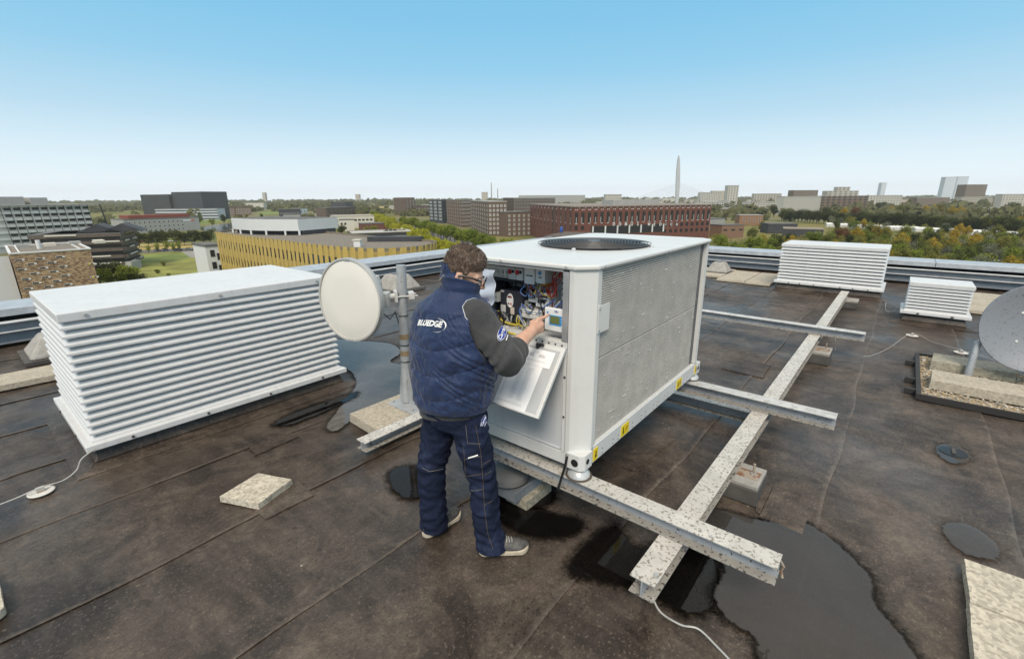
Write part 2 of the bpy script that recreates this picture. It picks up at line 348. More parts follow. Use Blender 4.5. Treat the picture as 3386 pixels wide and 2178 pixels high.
def edge_run(name, label, L, side):
    """one straight run of roof edge in its own frame: x along, y outward"""
    o = thing(name, label, 'parapet')
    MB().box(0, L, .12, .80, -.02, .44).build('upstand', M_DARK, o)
    n = int(L/3.0)+1
    for i in range(n):
        a, b = L*i/n, L*(i+1)/n
        MB().prism([(0, 0), (.74, 0), (.74, .018), (0, .018)], 0, 1) if 0 else None
        m = MB(); m.box(a+.004, b-.004, .05, .84, .485, .505); m.box(a+.004, b-.004, .03, .05, .40, .505); m.box(a+.004, b-.004, .84, .86, .30, .505)
        m.build('coping_piece', M_COP, o, bevel=.006)
    r = link('rail', None, o)
    MB().box(0, L, -.10, -.085, .07, .335).build('web', M_RAIL, r)
    MB().box(0, L, -.19, -.05, .335, .35).build('flange', M_RAILT, r, bevel=.003)
    MB().box(0, L, -.19, -.1015, .205, .218).build('flange', M_RAILT, r, bevel=.003)
    MB().box(0, L, -.19, -.1015, .055, .07).build('flange', M_RAIL, r)
    k = int(L/2.4)
    for i in range(k):
        x = 1.2+2.4*i; MB().box(x, x+.08, -.085, .12, .05, .33).build('rail_bracket', M_RAIL, o)
    return o
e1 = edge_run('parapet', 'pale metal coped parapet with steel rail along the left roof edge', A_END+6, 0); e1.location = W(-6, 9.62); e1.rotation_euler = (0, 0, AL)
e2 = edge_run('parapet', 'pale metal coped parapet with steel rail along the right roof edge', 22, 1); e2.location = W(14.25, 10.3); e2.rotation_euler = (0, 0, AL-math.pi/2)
# ================================================================== LOUVRED VENTS
M_WHITE = flat('white powder coat', (.68, .68, .68), .38, var=.03, scale=2.5, dirt=(.48, .47, .45, .22), streak=.3)
M_BOLT = flat('dark bolt', (.10, .09, .085), .5, .4); M_ZINC = flat('zinc bolt', (.55, .55, .54), .4, .5)
M_SKIRT = M_MEM
def vent(label, A0, A1, B0, B1, zc, ztop, nb, lip=.07, nbolt=4, out=.30):
    """A0..A1 / B0..B1: foot flange; zc flange height; louvre blades mitred round four sides"""
    o = thing('louvred_vent', label, 'vent', W(A0, B0), AL); LA, LB = A1-A0, B1-B0
    s = MB(); g = .04; p = [(g, g), (LA-g, g), (LA-g, LB-g), (g, LB-g)]; q = [(-out*.45, -out*.5), (LA+out*.45, -out*.5), (LA+out*.45, LB+out*.5), (-out*.45, LB+out*.5)]
    mid = [(-.005, -.005), (LA+.005, -.005), (LA+.005, LB+.005), (-.005, LB+.005)]
    s.prism(q, .004, .03, mid); s.prism(mid, .03, zc-.02, p); s.uv = [(0, .5)]*len(s.v)
    s.build('curb', M_SKIRT, o, bevel=.015)
    f = MB(); f.box(-.03, LA+.03, -.03, LB+.03, zc-.03, zc+.02); fo = f.build('flange', M_WHITE, o, bevel=.006)
    for i in range(nbolt):
        x = LA*(.12+.76*i/max(1, nbolt-1))
        MB().cyl((x, -.03, zc-.006), (x, -.04, zc-.006), .011, 10).build('bolt', M_BOLT, fo)
    for i in range(2): MB().cyl((-.03, LB*(.25+.5*i), zc-.006), (-.04, LB*(.25+.5*i), zc-.006), .011, 10).build('bolt', M_BOLT, fo)
    MB().box(lip+.09, LA-lip-.09, lip+.09, LB-lip-.09, zc, ztop-.04).build('core', flat('vent gap shade', (.035, .035, .036), .9), o)  # dark inner box paints the shade seen between the blades
    h = (ztop-.06-zc-.02)/nb; ov = h*.84
    b = MB(); e0 = lip*.35-.008+.060; e1_ = -.008+lip*.35; th = .007
    def ring(e, z): return [(e, e, z), (LA-e, e, z), (LA-e, LB-e, z), (e, LB-e, z)]
    vs = ring(e0, ov)+ring(e1_, .0)+ring(e1_, -.016)+ring(e1_+.006, -.016)+ring(e1_+.006, -.004)+ring(e0, ov-th)
    fs = []
    for r_ in range(5):
        for j in range(4): fs.append((r_*4+j, (r_+1)*4+j, (r_+1)*4+(j+1) % 4, r_*4+(j+1) % 4))
    me = b.add(vs, fs).mesh('blade', M_WHITE)
    for i in range(nb): link('blade', me, o, (0, 0, zc+.035+h*i))
    c = MB(); cc = .012; c.box(cc, LA-cc, cc, LB-cc, ztop-.07, ztop); co = c.build('cap', M_WHITE, o, bevel=.008)
    for i in range(3 if LA > 1 else 2):
        x = LA*(.08+.84*i/(2 if LA > 1 else 1)); MB().cyl((x, cc, ztop-.035), (x, cc-.008, ztop-.035), .013, 10).build('screw', M_ZINC, co)
    return o
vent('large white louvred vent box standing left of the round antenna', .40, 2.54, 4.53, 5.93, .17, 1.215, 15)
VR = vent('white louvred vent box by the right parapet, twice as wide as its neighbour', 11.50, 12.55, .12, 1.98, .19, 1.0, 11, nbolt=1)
for i in range(4):
    y = .22+.46*i; MB().cyl((-.03, y, .184), (-.04, y, .184), .011, 10).build('bolt', M_BOLT, VR)
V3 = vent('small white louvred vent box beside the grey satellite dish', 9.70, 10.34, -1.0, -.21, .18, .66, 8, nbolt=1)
for i in range(2):
    y = .18+.42*i; MB().cyl((-.03, y, .174), (-.04, y, .174), .011, 10).build('bolt', M_BOLT, V3)
# ================================================================== STEEL BEAMS
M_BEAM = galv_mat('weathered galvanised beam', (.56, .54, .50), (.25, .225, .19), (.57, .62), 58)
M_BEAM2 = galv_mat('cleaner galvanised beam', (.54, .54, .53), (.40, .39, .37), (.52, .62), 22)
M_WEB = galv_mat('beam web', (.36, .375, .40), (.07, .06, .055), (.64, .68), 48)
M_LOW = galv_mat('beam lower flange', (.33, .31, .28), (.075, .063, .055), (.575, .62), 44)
M_RUST = galv_mat('rusty steel', (.36, .3, .24), (.20, .10, .055), (.5, .62), 18, .8)
def ibeam(label, p, q, z0, w=.11, h=.1, top=None, extra=None):
    """I-section from p to q (roof grid), bottom at z0"""
    P, Q = W(*p), W(*q); d = Q-P; L = d.length; o = thing('steel_beam', label, 'beam', (P.x, P.y, z0), math.atan2(d.y, d.x)); t = .009
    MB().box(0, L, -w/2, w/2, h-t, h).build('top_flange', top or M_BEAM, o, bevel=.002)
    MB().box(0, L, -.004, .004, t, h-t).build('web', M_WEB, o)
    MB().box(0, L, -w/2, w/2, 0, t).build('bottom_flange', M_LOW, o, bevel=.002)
    return o, L
Z1, Z2 = .162, .265
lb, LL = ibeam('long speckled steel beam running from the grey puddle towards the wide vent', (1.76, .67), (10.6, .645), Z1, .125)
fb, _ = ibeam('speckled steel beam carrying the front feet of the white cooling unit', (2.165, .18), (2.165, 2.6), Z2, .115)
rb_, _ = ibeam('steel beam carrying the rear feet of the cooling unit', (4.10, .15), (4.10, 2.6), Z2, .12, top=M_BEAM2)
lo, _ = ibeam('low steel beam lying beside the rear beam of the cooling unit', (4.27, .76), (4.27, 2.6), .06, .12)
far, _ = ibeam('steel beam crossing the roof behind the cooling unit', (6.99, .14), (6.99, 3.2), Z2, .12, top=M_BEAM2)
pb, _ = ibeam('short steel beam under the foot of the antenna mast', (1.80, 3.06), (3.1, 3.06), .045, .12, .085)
for a in (.4, .62): pass
def hexbolt(p, par, r=.012, h=.02): return MB().cyl(p, (p[0], p[1], p[2]+h), r, 6).build('bolt', M_ZINC, par)
hexbolt((.06, -.045, .1), lb); hexbolt((.3, .04, .1), fb, .008, .012)
MB().tube([(0.005, -.06, .06), (-.012, -.066, .03), (-.004, -.07, -.0), (-.015, -.06, -.03)], .006).build('wire_tie', M_RUST, fb)
MB().cyl((1.96, .03, .1), (1.96, .03, .125), .016, 10).build('clamp', M_ZINC, rb_)
# concrete plinths under the long beam
M_CONC = flat('rough concrete', (.34, .325, .30), .85, var=.18, scale=9, bump=.5, bscale=70, dirt=(.14, .12, .1, .5))
M_PLIN = flat('bitumen dressed plinth', (.085, .078, .072), .7, var=.3, scale=6, bump=.3)
def plinth(label, A0, A1, B0, B1, h, bolt=True):
    o = thing('concrete_plinth', label, 'plinth', W(A0, B0), AL); a, b = A1-A0, B1-B0
    MB().prism([(-.004, -.004), (a+.004, -.004), (a+.004, b), (-.004, b)], .004, h-.03).build('body', M_PLIN, o, bevel=.008)
    MB().box(0, a, 0, b, h-.03, h).build('cap', M_CONC, o, bevel=.006)
    if bolt:
        MB().box(a*.3, a*.68, .02, b-.02, h, h+.006).build('fixing_plate', M_RUST, o)
        MB().cyl((a*.5, .06, h+.006), (a*.5, .06, h+.09), .008, 8).build('threaded_bolt', M_RUST, o); MB().cyl((a*.5, .06, h+.006), (a*.5, .06, h+.022), .016, 6).build('nut', M_ZINC, o)
    return o
plinth('near concrete plinth with rusty plate and upright bolt beside the long beam', 3.07, 3.34, .45, .76, .152)
plinth('middle concrete plinth under the long beam beyond the rear cross beam', 6.52, 6.84, .43, .76, .152)
plinth('farthest concrete plinth under the long beam near the wide vent', 10.25, 10.58, .41, .76, .15, False)
pl = MB().prism([(-.12, -.3), (.4, -.3), (.36, -.02), (-.1, -.02)], 0, .012, [(-.06, -.2), (.33, -.2), (.3, -.03), (-.05, -.03)]); pl.uv = [(0, .5)]*len(pl.v)
o = pl.build('membrane_patch', M_MEM, deck); o.location = (3.07, .43, .008)
# ================================================================== PAVERS, BALLAST
def pebble_mat(name, base, sc=60, contrast=.35):
    t = NT(name); co = t.coord(); v = t.voro(co, sc)
    sepc = t.n('ShaderNodeSeparateColor'); t.l(v.outputs['Color'], sepc.inputs[0])
    c = t.ramp(sepc.outputs[0], (0, [x*(1-contrast) for x in base]), (.5, base), (1, [min(1, x*(1+contrast*.6)) for x in base]))
    c = t.mix(t.math('MULTIPLY', t.ramp(t.noise(co, sc*.8, 3, .7), (.6, 0.), (.72, 1.)), .6), c, [x*.45 for x in base])
    c = t.mix(t.math('MULTIPLY', t.ramp(t.noise(co, 6, 5, .6), (.45, 0.), (.8, 1.)), .45), c, [x*.55 for x in base])
    t.col(c).set(rough=.85); t.bump(v.outputs['Distance'], .3, .002); return t.m
M_PEB = pebble_mat('exposed aggregate', (.52, .47, .38)); M_PEB2 = pebble_mat('weathered paving slab', (.44, .39, .31), 55, .25); M_PEB3 = pebble_mat('old kerb stone', (.36, .33, .26), 45, .3)
def slab(label, corners, z0, z1, mat, name='paving_slab', seed=1, cat='slab', group=None):
    cx = sum(p[0] for p in corners)/len(corners); cyy = sum(p[1] for p in corners)/len(corners)
    r = random.Random(seed); pts = rag([(p[0]-cx, p[1]-cyy) for p in corners], .0018, 5, seed)
    o = MB().prism(pts, 0, z1-z0, [(p[0]*.985, p[1]*.985) for p in pts]).build(name, mat, None, W(cx, cyy, z0), AL)
    return tag(o, label, cat, group)
slab('square exposed aggregate paver lying loose on the bare roof', [(.84, 3.28), (.97, 2.99), (1.25, 3.09), (1.13, 3.37)], .012, .055, M_PEB)
slab('paving slab under the foot plate of the antenna mast', [(2.02, 3.17), (2.62, 3.17), (2.64, 3.63), (2.05, 3.63)], .02, .10, M_PEB2)
slab('long pale slab half hidden behind the large louvred vent', [(-.9, 7.25), (.95, 7.15), (1.0, 7.65), (-.9, 7.75)], .02, .08, M_PEB2)
slab('two pale paving slabs edge cut by the right side of the photo', [(2.84, -.56), (3.21, -.56), (3.21, -1.2), (2.84, -1.2)], .03, .075, M_PEB)
slab('pale paving slab in the bottom right corner of the photo', [(2.40, -.545), (2.832, -.555), (2.832, -1.2), (2.40, -1.2)], .03, .072, M_PEB)
slab('small paver end at the left edge of the bare roof', [(lambda p: (p.x*CA+p.y*SA, -p.x*SA+p.y*CA))(at(u, v, .05)) for u, v in ((-70, 1890), (-2, 1930), (15, 2010), (-55, 2060))], .012, .055, M_PEB)
for i, (a0, a1, b0, b1) in enumerate([(11.75, 13.45, 2.12, 2.66), (11.8, 13.45, 2.68, 3.3), (12.9, 13.6, 3.32, 4.1), (12.2, 12.85, 3.32, 4.0)]):
    slab(['thin slab nearest the wide vent among the slabs by the right parapet', 'second thin slab from the wide vent, by the right parapet', 'thin slab farthest from the wide vent, by the right parapet', 'thin slab close behind the cooling unit, by the right parapet'][i], [(a0, b0), (a1, b0), (a1, b1), (a0, b1)], .015, .06, M_PEB2, seed=i)
for i in range(3):
    slab(['nearest of three pale slabs behind the small vent', 'middle one of three pale slabs behind the small vent', 'farthest of three pale slabs behind the small vent'][i], [(11.1+.72*i, -2.4), (11.8+.72*i, -2.4), (11.8+.72*i, -1.02), (11.1+.72*i, -1.02)], .015, .065, M_PEB2, seed=i+9)
def ballast(label, A, B, s=.3, h=.26):
    o = thing('ballast_block', label, 'ballast', W(A, B, .012), AL)
    m = MB().prism([(-s, -s), (s, -s), (s, s), (-s, s)], .05, h, [(-s*.5, -s*.5), (s*.5, -s*.5), (s*.5, s*.5), (-s*.5, s*.5)]); m.build('block', M_CONC, o, bevel=.04)
    MB().box(-s*1.12, s*1.12, -s*1.12, s*1.12, 0, .05).build('pad', M_PLIN, o); MB().box(-s*.3, s*.3, -s*.12, s*.12, h, h+.03).build('cleat', M_RAIL, o, bevel=.004)
ballast('concrete ballast block left of the large louvred vent', .75, 8.45, .36, .30)
ballast('concrete ballast block at the rail behind the antenna mast', 6.3, 8.5, .38, .36)
ballast('pale concrete ballast block at the rail right of the cooling unit', 13.0, 3.6, .28, .30)
MB_ = MB().prism([(-.16, -.06), (.16, -.06), (.18, .06), (-.14, .07)], 0, .04)
tag(MB_.build('paving_slab', M_PLIN, None, W(10.7, 3.3, .015), AL), 'dark slab end beside the rear corner of the cooling unit', 'slab')
# grey channel and stone under the front beam, with a round rubber pad between them
ch = thing('steel_channel', 'grey steel channel lying under the front beam by the puddle', 'channel', W(2.02, 1.655, .078), AL)
MB().box(0, .3, 0, .20, .0, .006).build('web', M_RAIL, ch); MB().box(0, .3, -.006, .0, 0, .07).build('lip', M_RAIL, ch); MB().box(0, .3, .2, .206, 0, .07).build('lip', M_RAIL, ch)
slab('dark stone block propping the grey channel under the front beam', [(2.08, 1.60), (2.36, 1.60), (2.36, 1.78), (2.08, 1.78)], .012, .078, M_PEB3, 'stone_block', cat='block')
tag(MB().lathe([(.0, 0), (.13, .0), (.15, .02), (.14, .055), (.10, .075), (0, .075)], 24).build('rubber_pad', flat('grey rubber', (.16, .16, .155), .6), None, W(2.2, 1.86, .088), smooth=True), 'round grey rubber pad under the front beam', 'pad')
# ---- gravel tray of the right-hand dish
tr = thing('ballast_tray', 'gravel filled ballast tray under the grey satellite dish', 'tray', W(5.95, -1.75, .012), AL)
M_TRAY = flat('black tray rail', (.03, .028, .027), .7)
MB().box(-.03, 1.62, 1.33, 1.37, 0, .06).build('side_rail', M_TRAY, tr); MB().box(-.03, .0, -.1, 1.33, 0, .06).build('side_rail', M_TRAY, tr); MB().box(1.6, 1.63, -.1, 1.33, 0, .06).build('side_rail', M_TRAY, tr)
for x in (.12, .5, 1.2): MB().box(x, x+.05, 1.36, 1.46, 0, .05).build('rail_end', M_TRAY, tr)
MB().box(0, 1.6, -.1, 1.33, .0, .03).build('gravel_bed', pebble_mat('gravel bed', (.36, .29, .2), 40, .6), tr)
g = MB(); r = random.Random(5)
for i in range(2600):
    x, y, s = r.uniform(.03, 1.57), r.uniform(-.05, 1.31), r.uniform(.010, .024); z = .03+r.uniform(0, .012); h = s*r.uniform(.5, .9); a = r.uniform(0, 6.28); c_, s_ = math.cos(a)*s, math.sin(a)*s
    g.cur = r.choice((0, 0, 1, 1, 2)); g.add([(x+c_, y+s_, z), (x-s_*.7, y+c_*.7, z), (x-c_, y-s_, z), (x+s_*.7, y-c_*.7, z), (x, y, z+h), (x, y, z-h*.4)], [(0, 1, 4), (1, 2, 4), (2, 3, 4), (3, 0, 4), (1, 0, 5), (2, 1, 5), (3, 2, 5), (0, 3, 5)])
stuff(g.build('gravel', [flat('ochre pebble', (.36, .27, .16), .8), flat('grey pebble', (.30, .275, .23), .8), flat('pale pebble', (.55, .5, .42), .8)], tr))
slab('nearer kerb stone weighing down the gravel tray', [(6.20, -1.2), (6.62, -1.2), (6.64, -.50), (6.22, -.48)], .06, .15, M_PEB2, 'kerb_stone', cat='kerb stone')
slab('mossy kerb stone behind the mast in the gravel tray', [(6.98, -1.2), (7.34, -1.2), (7.34, -.53), (6.96, -.50)], .06, .16, M_PEB3, 'kerb_stone', cat='kerb stone')
# ================================================================== ANTENNAS
M_MAST = galv_mat('galvanised mast', (.42, .44, .46), (.25, .24, .23), (.6, .7), 20, .45, .2)
M_RADOME = flat('cream radome', (.72, .69, .63), .45, var=.03, scale=2); M_CAST = flat('white cast aluminium', (.62, .62, .60), .45, .1, var=.1, scale=30, bump=.3)
TAPE = flat('brown tape', (.30, .22, .13), .5); M_BLACK = flat('black plastic', (.012, .012, .013), .4)
mast = thing('antenna_mast', 'galvanised steel antenna mast with gusseted foot beside the technician', 'mast', W(2.53, 3.40, .10), AL)
MB().tube([(0, 0, .02), (.04, 0, 1.32)], .043, 20).build('pole', M_MAST, mast, smooth=True)
MB().box(-.14, .14, -.30, .12, .0, .014).build('foot_plate', M_MAST, mast, bevel=.002)
for s_ in (0, 1, 2):
    g = MB(); g.X = Matrix.Rotation(R(-90+90*s_-5), 4, 'Z'); g.add([(.04, -.005, .014), (.125, -.005, .014), (.048, -.005, .40), (.04, -.005, .40), (.04, .005, .014), (.125, .005, .014), (.048, .005, .40), (.04, .005, .40)], [(0,1,2,3), (7,6,5,4), (0,4,5,1), (1,5,6,2), (2,6,7,3)]); g.build('gusset', M_MAST, mast)
for z in (.42, .58, .86): MB().lathe([(.0455, z), (.0465, z), (.0465, z+.008), (.0455, z+.008)], 20, Matrix.Translation((.04*z/1.3, 0, 0))).build('cable_tie', M_BLACK, mast)
for z in (.48, .64): MB().lathe([(.0443, z), (.0446, z), (.0446, z+.05), (.0443, z+.05)], 20, Matrix.Translation((.04*z/1.3, 0, 0))).build('tape_band', TAPE, mast)
for p in ((-.1, -.2), (.1, -.2), (-.1, .09), (.1, .09)): MB().cyl((p[0], p[1], .014), (p[0], p[1], .035), .013, 6).build('bolt', M_ZINC, mast)
# drum antenna
DC = Vector((-1.375, 3.86, 1.165)); DN = Vector((-.46, -.88, .06)).normalized(); DRm = .355
da = thing('round_antenna', 'round cream microwave antenna fixed to the galvanised mast', 'antenna', DC)
q = DN.to_track_quat('Z', 'Y').to_matrix().to_4x4()
MB().lathe([(0, .012), (DRm*.5, .011), (DRm*.93, .004), (DRm*.955, .0)], 48, q).build('radome', M_RADOME, da, smooth=True)
rim = MB().lathe([(DRm*.95, .0), (DRm*.96, .014), (DRm, .012), (DRm*1.005, -.03), (DRm*.97, -.05), (DRm*.95, -.04)], 48, q).build('rim', flat('antenna rim', (.50, .49, .47), .4, .2), da, smooth=True)
for k in (0, 1): MB().box(-.03, .03, .0, .012, -.03, .018).build('rim_clamp', M_ZINC, rim).matrix_local = q @ Matrix.Rotation(R(90+180*k), 4, 'Z') @ Matrix.Translation((0, 0, 0)) @ Matrix.Translation((DRm*.985, 0, 0)) @ Matrix.Rotation(R(90), 4, 'Z')
MB().lathe([(DRm*.96, -.03), (DRm*.8, -.085), (DRm*.5, -.135), (DRm*.18, -.16), (0, -.162)], 40, q).build('reflector', M_CAST, da, smooth=True)
hub = MB(); hub.lathe([(.075, -.15), (.075, -.20), (.06, -.23), (0, -.23)], 20, q); hub.build('hub', M_CAST, da, smooth=True)
XA = q @ Matrix.Translation((0, 0, -.20))
u3 = MB(); u3.X = Matrix.Translation((.15, .14, .09)); u3.prism([(-.08, -.05), (.08, -.05), (.09, .05), (-.09, .05)], -.06, .06); ro = u3.build('radio_unit', M_CAST, da, bevel=.02, seg=3)
u4 = MB(); u4.tube([(.12, .10, .14), (.13, .09, .18), (.18, .10, .19), (.22, .13, .18), (.23, .15, .12)], .013, 8); u4.build('radio_handle', M_CAST, ro, smooth=True)
PX = W(2.565, 3.40, 1.16)-DC
br = MB(); br.tube([(PX.x*.45, PX.y*.55, -.02), (PX.x-.045, PX.y-.02, -.02)], .03, 8); br.X = Matrix.Translation((PX.x*.62, PX.y*.7, -.03)); br.box(-.05, .05, -.05, .05, -.07, .06); br.build('swivel_bracket', M_CAST, da, bevel=.008)
for z in (-.09, .02):
    c = MB().lathe([(.02, -.004), (.05, -.004), (.05, .006), (.02, .006)], 16); 
cl = MB(); cl.X = Matrix.Translation((PX.x, PX.y, -.02)) @ Matrix.Rotation(R(20), 4, 'Z'); cl.box(-.075, -.048, -.055, .055, -.05, .05); cl.box(.048, .10, -.055, .055, -.03, .03); cl.tube([(-.075, .05, 0), (.13, .05, 0)], .007); cl.tube([(-.075, -.05, 0), (.13, -.05, 0)], .007); cl.build('pole_clamp', M_CAST, da, bevel=.004)
fins = MB()
for i in range(6): fins.X = XA @ Matrix.Translation((.05, -.06+.024*i, -.0)); fins.box(-.06, .07, -.004, .004, -.06, .0)
fins.build('cooling_fins', M_CAST, da)
for i in range(5):
    kb = MB(); kb.X = Matrix.Translation((.12+.03*i, .08+.02*(i % 3), .0-.04*(i % 2))); kb.lathe([(0, 0), (.016, 0), (.016, .02), (.01, .03), (0, .03)], 10); kb.build('connector', M_CAST, da)
MB().tube([(.2, .1, -.05), (.24, .08, -.12), (.3, .12, -.2), (.33, .2, -.15), (PX.x-.05, PX.y, -.3)], .005, 6).build('cable', M_BLACK, da, smooth=True)
# satellite dish, right
sd = thing('satellite_dish', 'large grey speckled satellite dish cut by the right edge of the photo', 'dish', W(6.90, -.82, .06), AL)
t = NT('speckled dish grey'); co = t.coord(); c = t.mix(t.ramp(t.noise(co, 42, 2, .6), (.62, 0.), (.67, 1.)), (.215, .232, .26), (.13, .14, .155)); t.col(c).set(rough=.45); M_DISH = t.m
n = (Matrix.Rotation(-AL, 3, 'Z') @ Vector((-.52, -.84, .16))).normalized(); dcw = Matrix.Rotation(-AL, 3, 'Z') @ (aty(3428, 1086, 4.62)-W(6.90, -.82, .06)); Q = Matrix.Translation(dcw) @ n.to_track_quat('Z', 'Y').to_matrix().to_4x4()
MB().tube([(0, 0, -.03), (.02, -.01, .38), tuple(dcw+Vector((.10, .05, .0)))], .036, 16).build('pole', M_MAST, sd, smooth=True)
prof = [(0, 0)]+[(.44*i/10, .08*(i/10)**2) for i in range(1, 11)]+[(.456, .083), (.46, .07), (.44, .06)]+[(.44*i/10, .08*(i/10)**2-.012) for i in range(9, -1, -1)]
dm = MB().lathe(prof[1:], 48, Q); dm.add([Q @ Vector((0, 0, 0))], []); MBd = dm.build('reflector', M_DISH, sd, smooth=True)
for sx_ in (-1, 1):
    for sy_ in (-1, 1):
        b_ = MB(); b_.X = Q; b_.cyl((sx_*.13, sy_*.15, .012), (sx_*.13, sy_*.15, .022), .012, 8); b_.build('rivet', flat('bright rivet', (.7, .69, .66), .4), MBd)
bk = MB(); bk.X = Q; bk.box(-.12, .12, -.14, .14, -.11, -.01); bk.build('mount', M_MAST, sd, bevel=.005)
ar = MB(); ar.X = Q; ar.tube([(0, -.42, -.02), (.0, -.52, .10), (0, -.50, .4)], .018, 8); ar.box(-.05, .05, -.49, -.40, -.04, .03); ar.build('feed_arm', M_MAST, sd)
lt = textmesh('y', .2, .25, .006, ext=.001); lt.materials.append(flat('blue lettering', (.10, .2, .5), .5)); lo_ = link('lettering', lt, MBd); lo_.matrix_local = Q @ Matrix.Translation((-.02, .10, .018)) @ Matrix.Rotation(R(18), 4, 'Z')
# ================================================================== LIGHTNING CONDUCTORS
M_WIRE = flat('aluminium wire', (.50, .49, .46), .5, .2, dirt=(.2, .17, .14, .6))
def holder(label, A, B, z=.012):
    o = thing('wire_holder', label, 'wire holder', W(A, B, z), AL)
    MB().lathe([(.052, 0), (.072, 0), (.074, .006), (.066, .010), (.052, .008)], 28).build('ring', flat('white plastic ring', (.62, .60, .56), .6), o)
    for i in range(8): a = i*math.pi/4; MB().box(.0, .054, -.004, .004, .001, .006).build('spoke', M_BLACK, o).rotation_euler = (0, 0, a)
    MB().box(-.02, .02, -.02, .02, 0, .02).build('hub', flat('weathered clip', (.33, .28, .23), .7), o); MB().box(-.022, .022, -.012, .012, .02, .04).build('clip', M_WIRE, o)
holder('ring shaped wire holder near the foot of the large vent', .08, 4.39); holder('ring shaped wire holder beyond the far cross beam', 8.75, -.36); holder('ring shaped wire holder near the gravel tray', 8.15, -.85)
def wire(label, pts, r=.0048): return tag(MB().tube(smooth3([W(*p) for p in pts]), r, 6).build('conductor_wire', M_WIRE, None, smooth=True), label, 'wire')
def smooth3(P, n=6):
    out = []; k = len(P)
    for i in range(k-1):
        p0, p1, p2, p3 = P[max(i-1, 0)], P[i], P[i+1], P[min(i+2, k-1)]
        for j in range(n):
            t = j/n; out.append(.5*((2*p1)+(p2-p0)*t+(2*p0-5*p1+4*p2-p3)*t*t+(3*p1-p0-3*p2+p3)*t**3))
    return out+[P[-1]]
wire('bare conductor wire from the large vent to the ring holder at the left', [(.42, 4.49, .165), (.33, 4.46, .13), (.285, 4.45, .06), (.2, 4.42, .03), (.08, 4.39, .048), (-.1, 4.38, .03), (-.5, 4.36, .03)])
wire('bare conductor wire from the end of the long beam to the bottom edge', [(1.78, .62, .18), (1.80, .58, .10), (1.86, .5, .03), (1.9, .43, .02), (1.86, .33, .02), (1.82, .25, .02), (1.79, .2, .02), (1.72, .2, .02)])
wire('curl of bare conductor wire at the bottom edge of the photo', [(1.70, .22, .02), (1.80, .18, .035), (1.81, .12, .03), (1.7, .05, .02)])
wire('thin conductor wire running across to the gravel tray', [(7.15, .12, .02), (7.3, .03, .02), (7.8, -.12, .02), (8.75, -.36, .05), (8.5, -.58, .02), (8.15, -.85, .05), (7.95, -1.2, .02)], .0026)
wire('bent conductor wire left of the small vent', [(10.3, -.16, .15), (10.25, -.1, .05), (10.4, .0, .03), (11.2, .02, .03)], .004)
wire('loose end of wire by the far cross beam', [(7.0, .72, .275), (7.3, .55, .3), (7.2, .45, .2), (7.1, .42, .05)], .003)
dr = thing('roof_drain', 'small dark drain hole in the puddle at the right', 'drain', W(4.80, -.61, .014), AL)
MB().lathe([(.0, -.0), (.085, -.0), (.09, .004), (.05, .006), (0, .006)], 20).build('dish', flat('black drain', (.012, .012, .012), .3), dr, smooth=True)
MB().box(-.05, .05, -.012, .012, .006, .016).build('bar', M_PLIN, dr)
# ================================================================== COOLING UNIT   (x towards its rear, y towards its left, z up)
ACY = R(51.0); AC0 = Vector((.4094, 2.4192, 0)); ZB, ZT, UL, UW = .43, 1.65, 2.10, 1.16
M_ENA = flat('white enamel', (.68, .68, .665), .34, var=.025, scale=1.6, dirt=(.46, .44, .40, .26), streak=.12)
M_ENA2 = flat('light grey enamel', (.60, .61, .62), .36, var=.03, scale=2, dirt=(.42, .41, .38, .22), streak=.2)
M_GALV = galv_mat('bright galvanised sheet', (.44, .45, .455), rough=.4, metal=.4); M_YEL = flat('yellow sticker', (.80, .60, .02), .5, var=.03)
M_HOLE = flat('painted hole shade', (.01, .01, .01), .9); M_DGREY = flat('dark grey sheet', (.10, .103, .108), .5)  # near-black discs and bars paint in the shade inside holes and slots
ac = thing('cooling_unit', 'big white rooftop cooling unit with fan on top and open control compartment', 'cooling unit', AC0, ACY)
def P_(name, mb, mat, par=None, **k): return mb.build(name, mat, ac if par is None else par, **k)
# base frame
rl = P_('base_rail', MB().box(.10, 2.06, .0, .045, ZB, ZB+.115), M_ENA, bevel=.004)
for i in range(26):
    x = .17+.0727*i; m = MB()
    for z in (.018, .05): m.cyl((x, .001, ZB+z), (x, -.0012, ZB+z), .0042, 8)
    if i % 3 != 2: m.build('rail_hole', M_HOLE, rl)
P_('base_rail', MB().box(.10, 2.06, UW-.045, UW, ZB, ZB+.115), M_ENA, bevel=.004)
P_('base_rail', MB().box(.003, .04, .12, UW-.12, ZB+.004, ZB+.085), M_ENA, bevel=.004)
P_('base_rail', MB().box(2.06, 2.10, .05, UW-.05, ZB, ZB+.115), M_ENA)
P_('base_pan', MB().box(.06, 2.05, .05, UW-.05, ZB+.02, ZB+.06), M_GALV)
for x, w in ((.125, .055), (.50, .115), (1.52, .11), (1.97, .06)):
    st = P_('yellow_sticker', MB().box(x, x+w, -.0035, -.0003, ZB+.012, ZB+.092), M_YEL)
    m = MB(); cx = x+.03; m.X = Matrix.Translation((cx, -.004, ZB+.05)) @ Matrix.Rotation(R(90), 4, 'X') @ Matrix.Rotation(R(180), 4, 'Z'); m.prism([(-.005, -.024), (.005, -.024), (.005, .004), (.013, .004), (0, .026), (-.013, .004), (-.005, .004)], 0, .0008); m.build('arrow', M_BLACK, st)
    if w > .1:
        m = MB(); m.X = Matrix.Translation((x+.082, -.0038, ZB+.052)) @ Matrix.Rotation(R(90), 4, 'X')
        for i in range(5): m.box(-.018+.007*i, -.014+.007*i, -.02+.004*i, .012+.002*i, 0, .0006)
        m.build('pictogram', flat('sticker brown', (.42, .25, .02), .6), st)
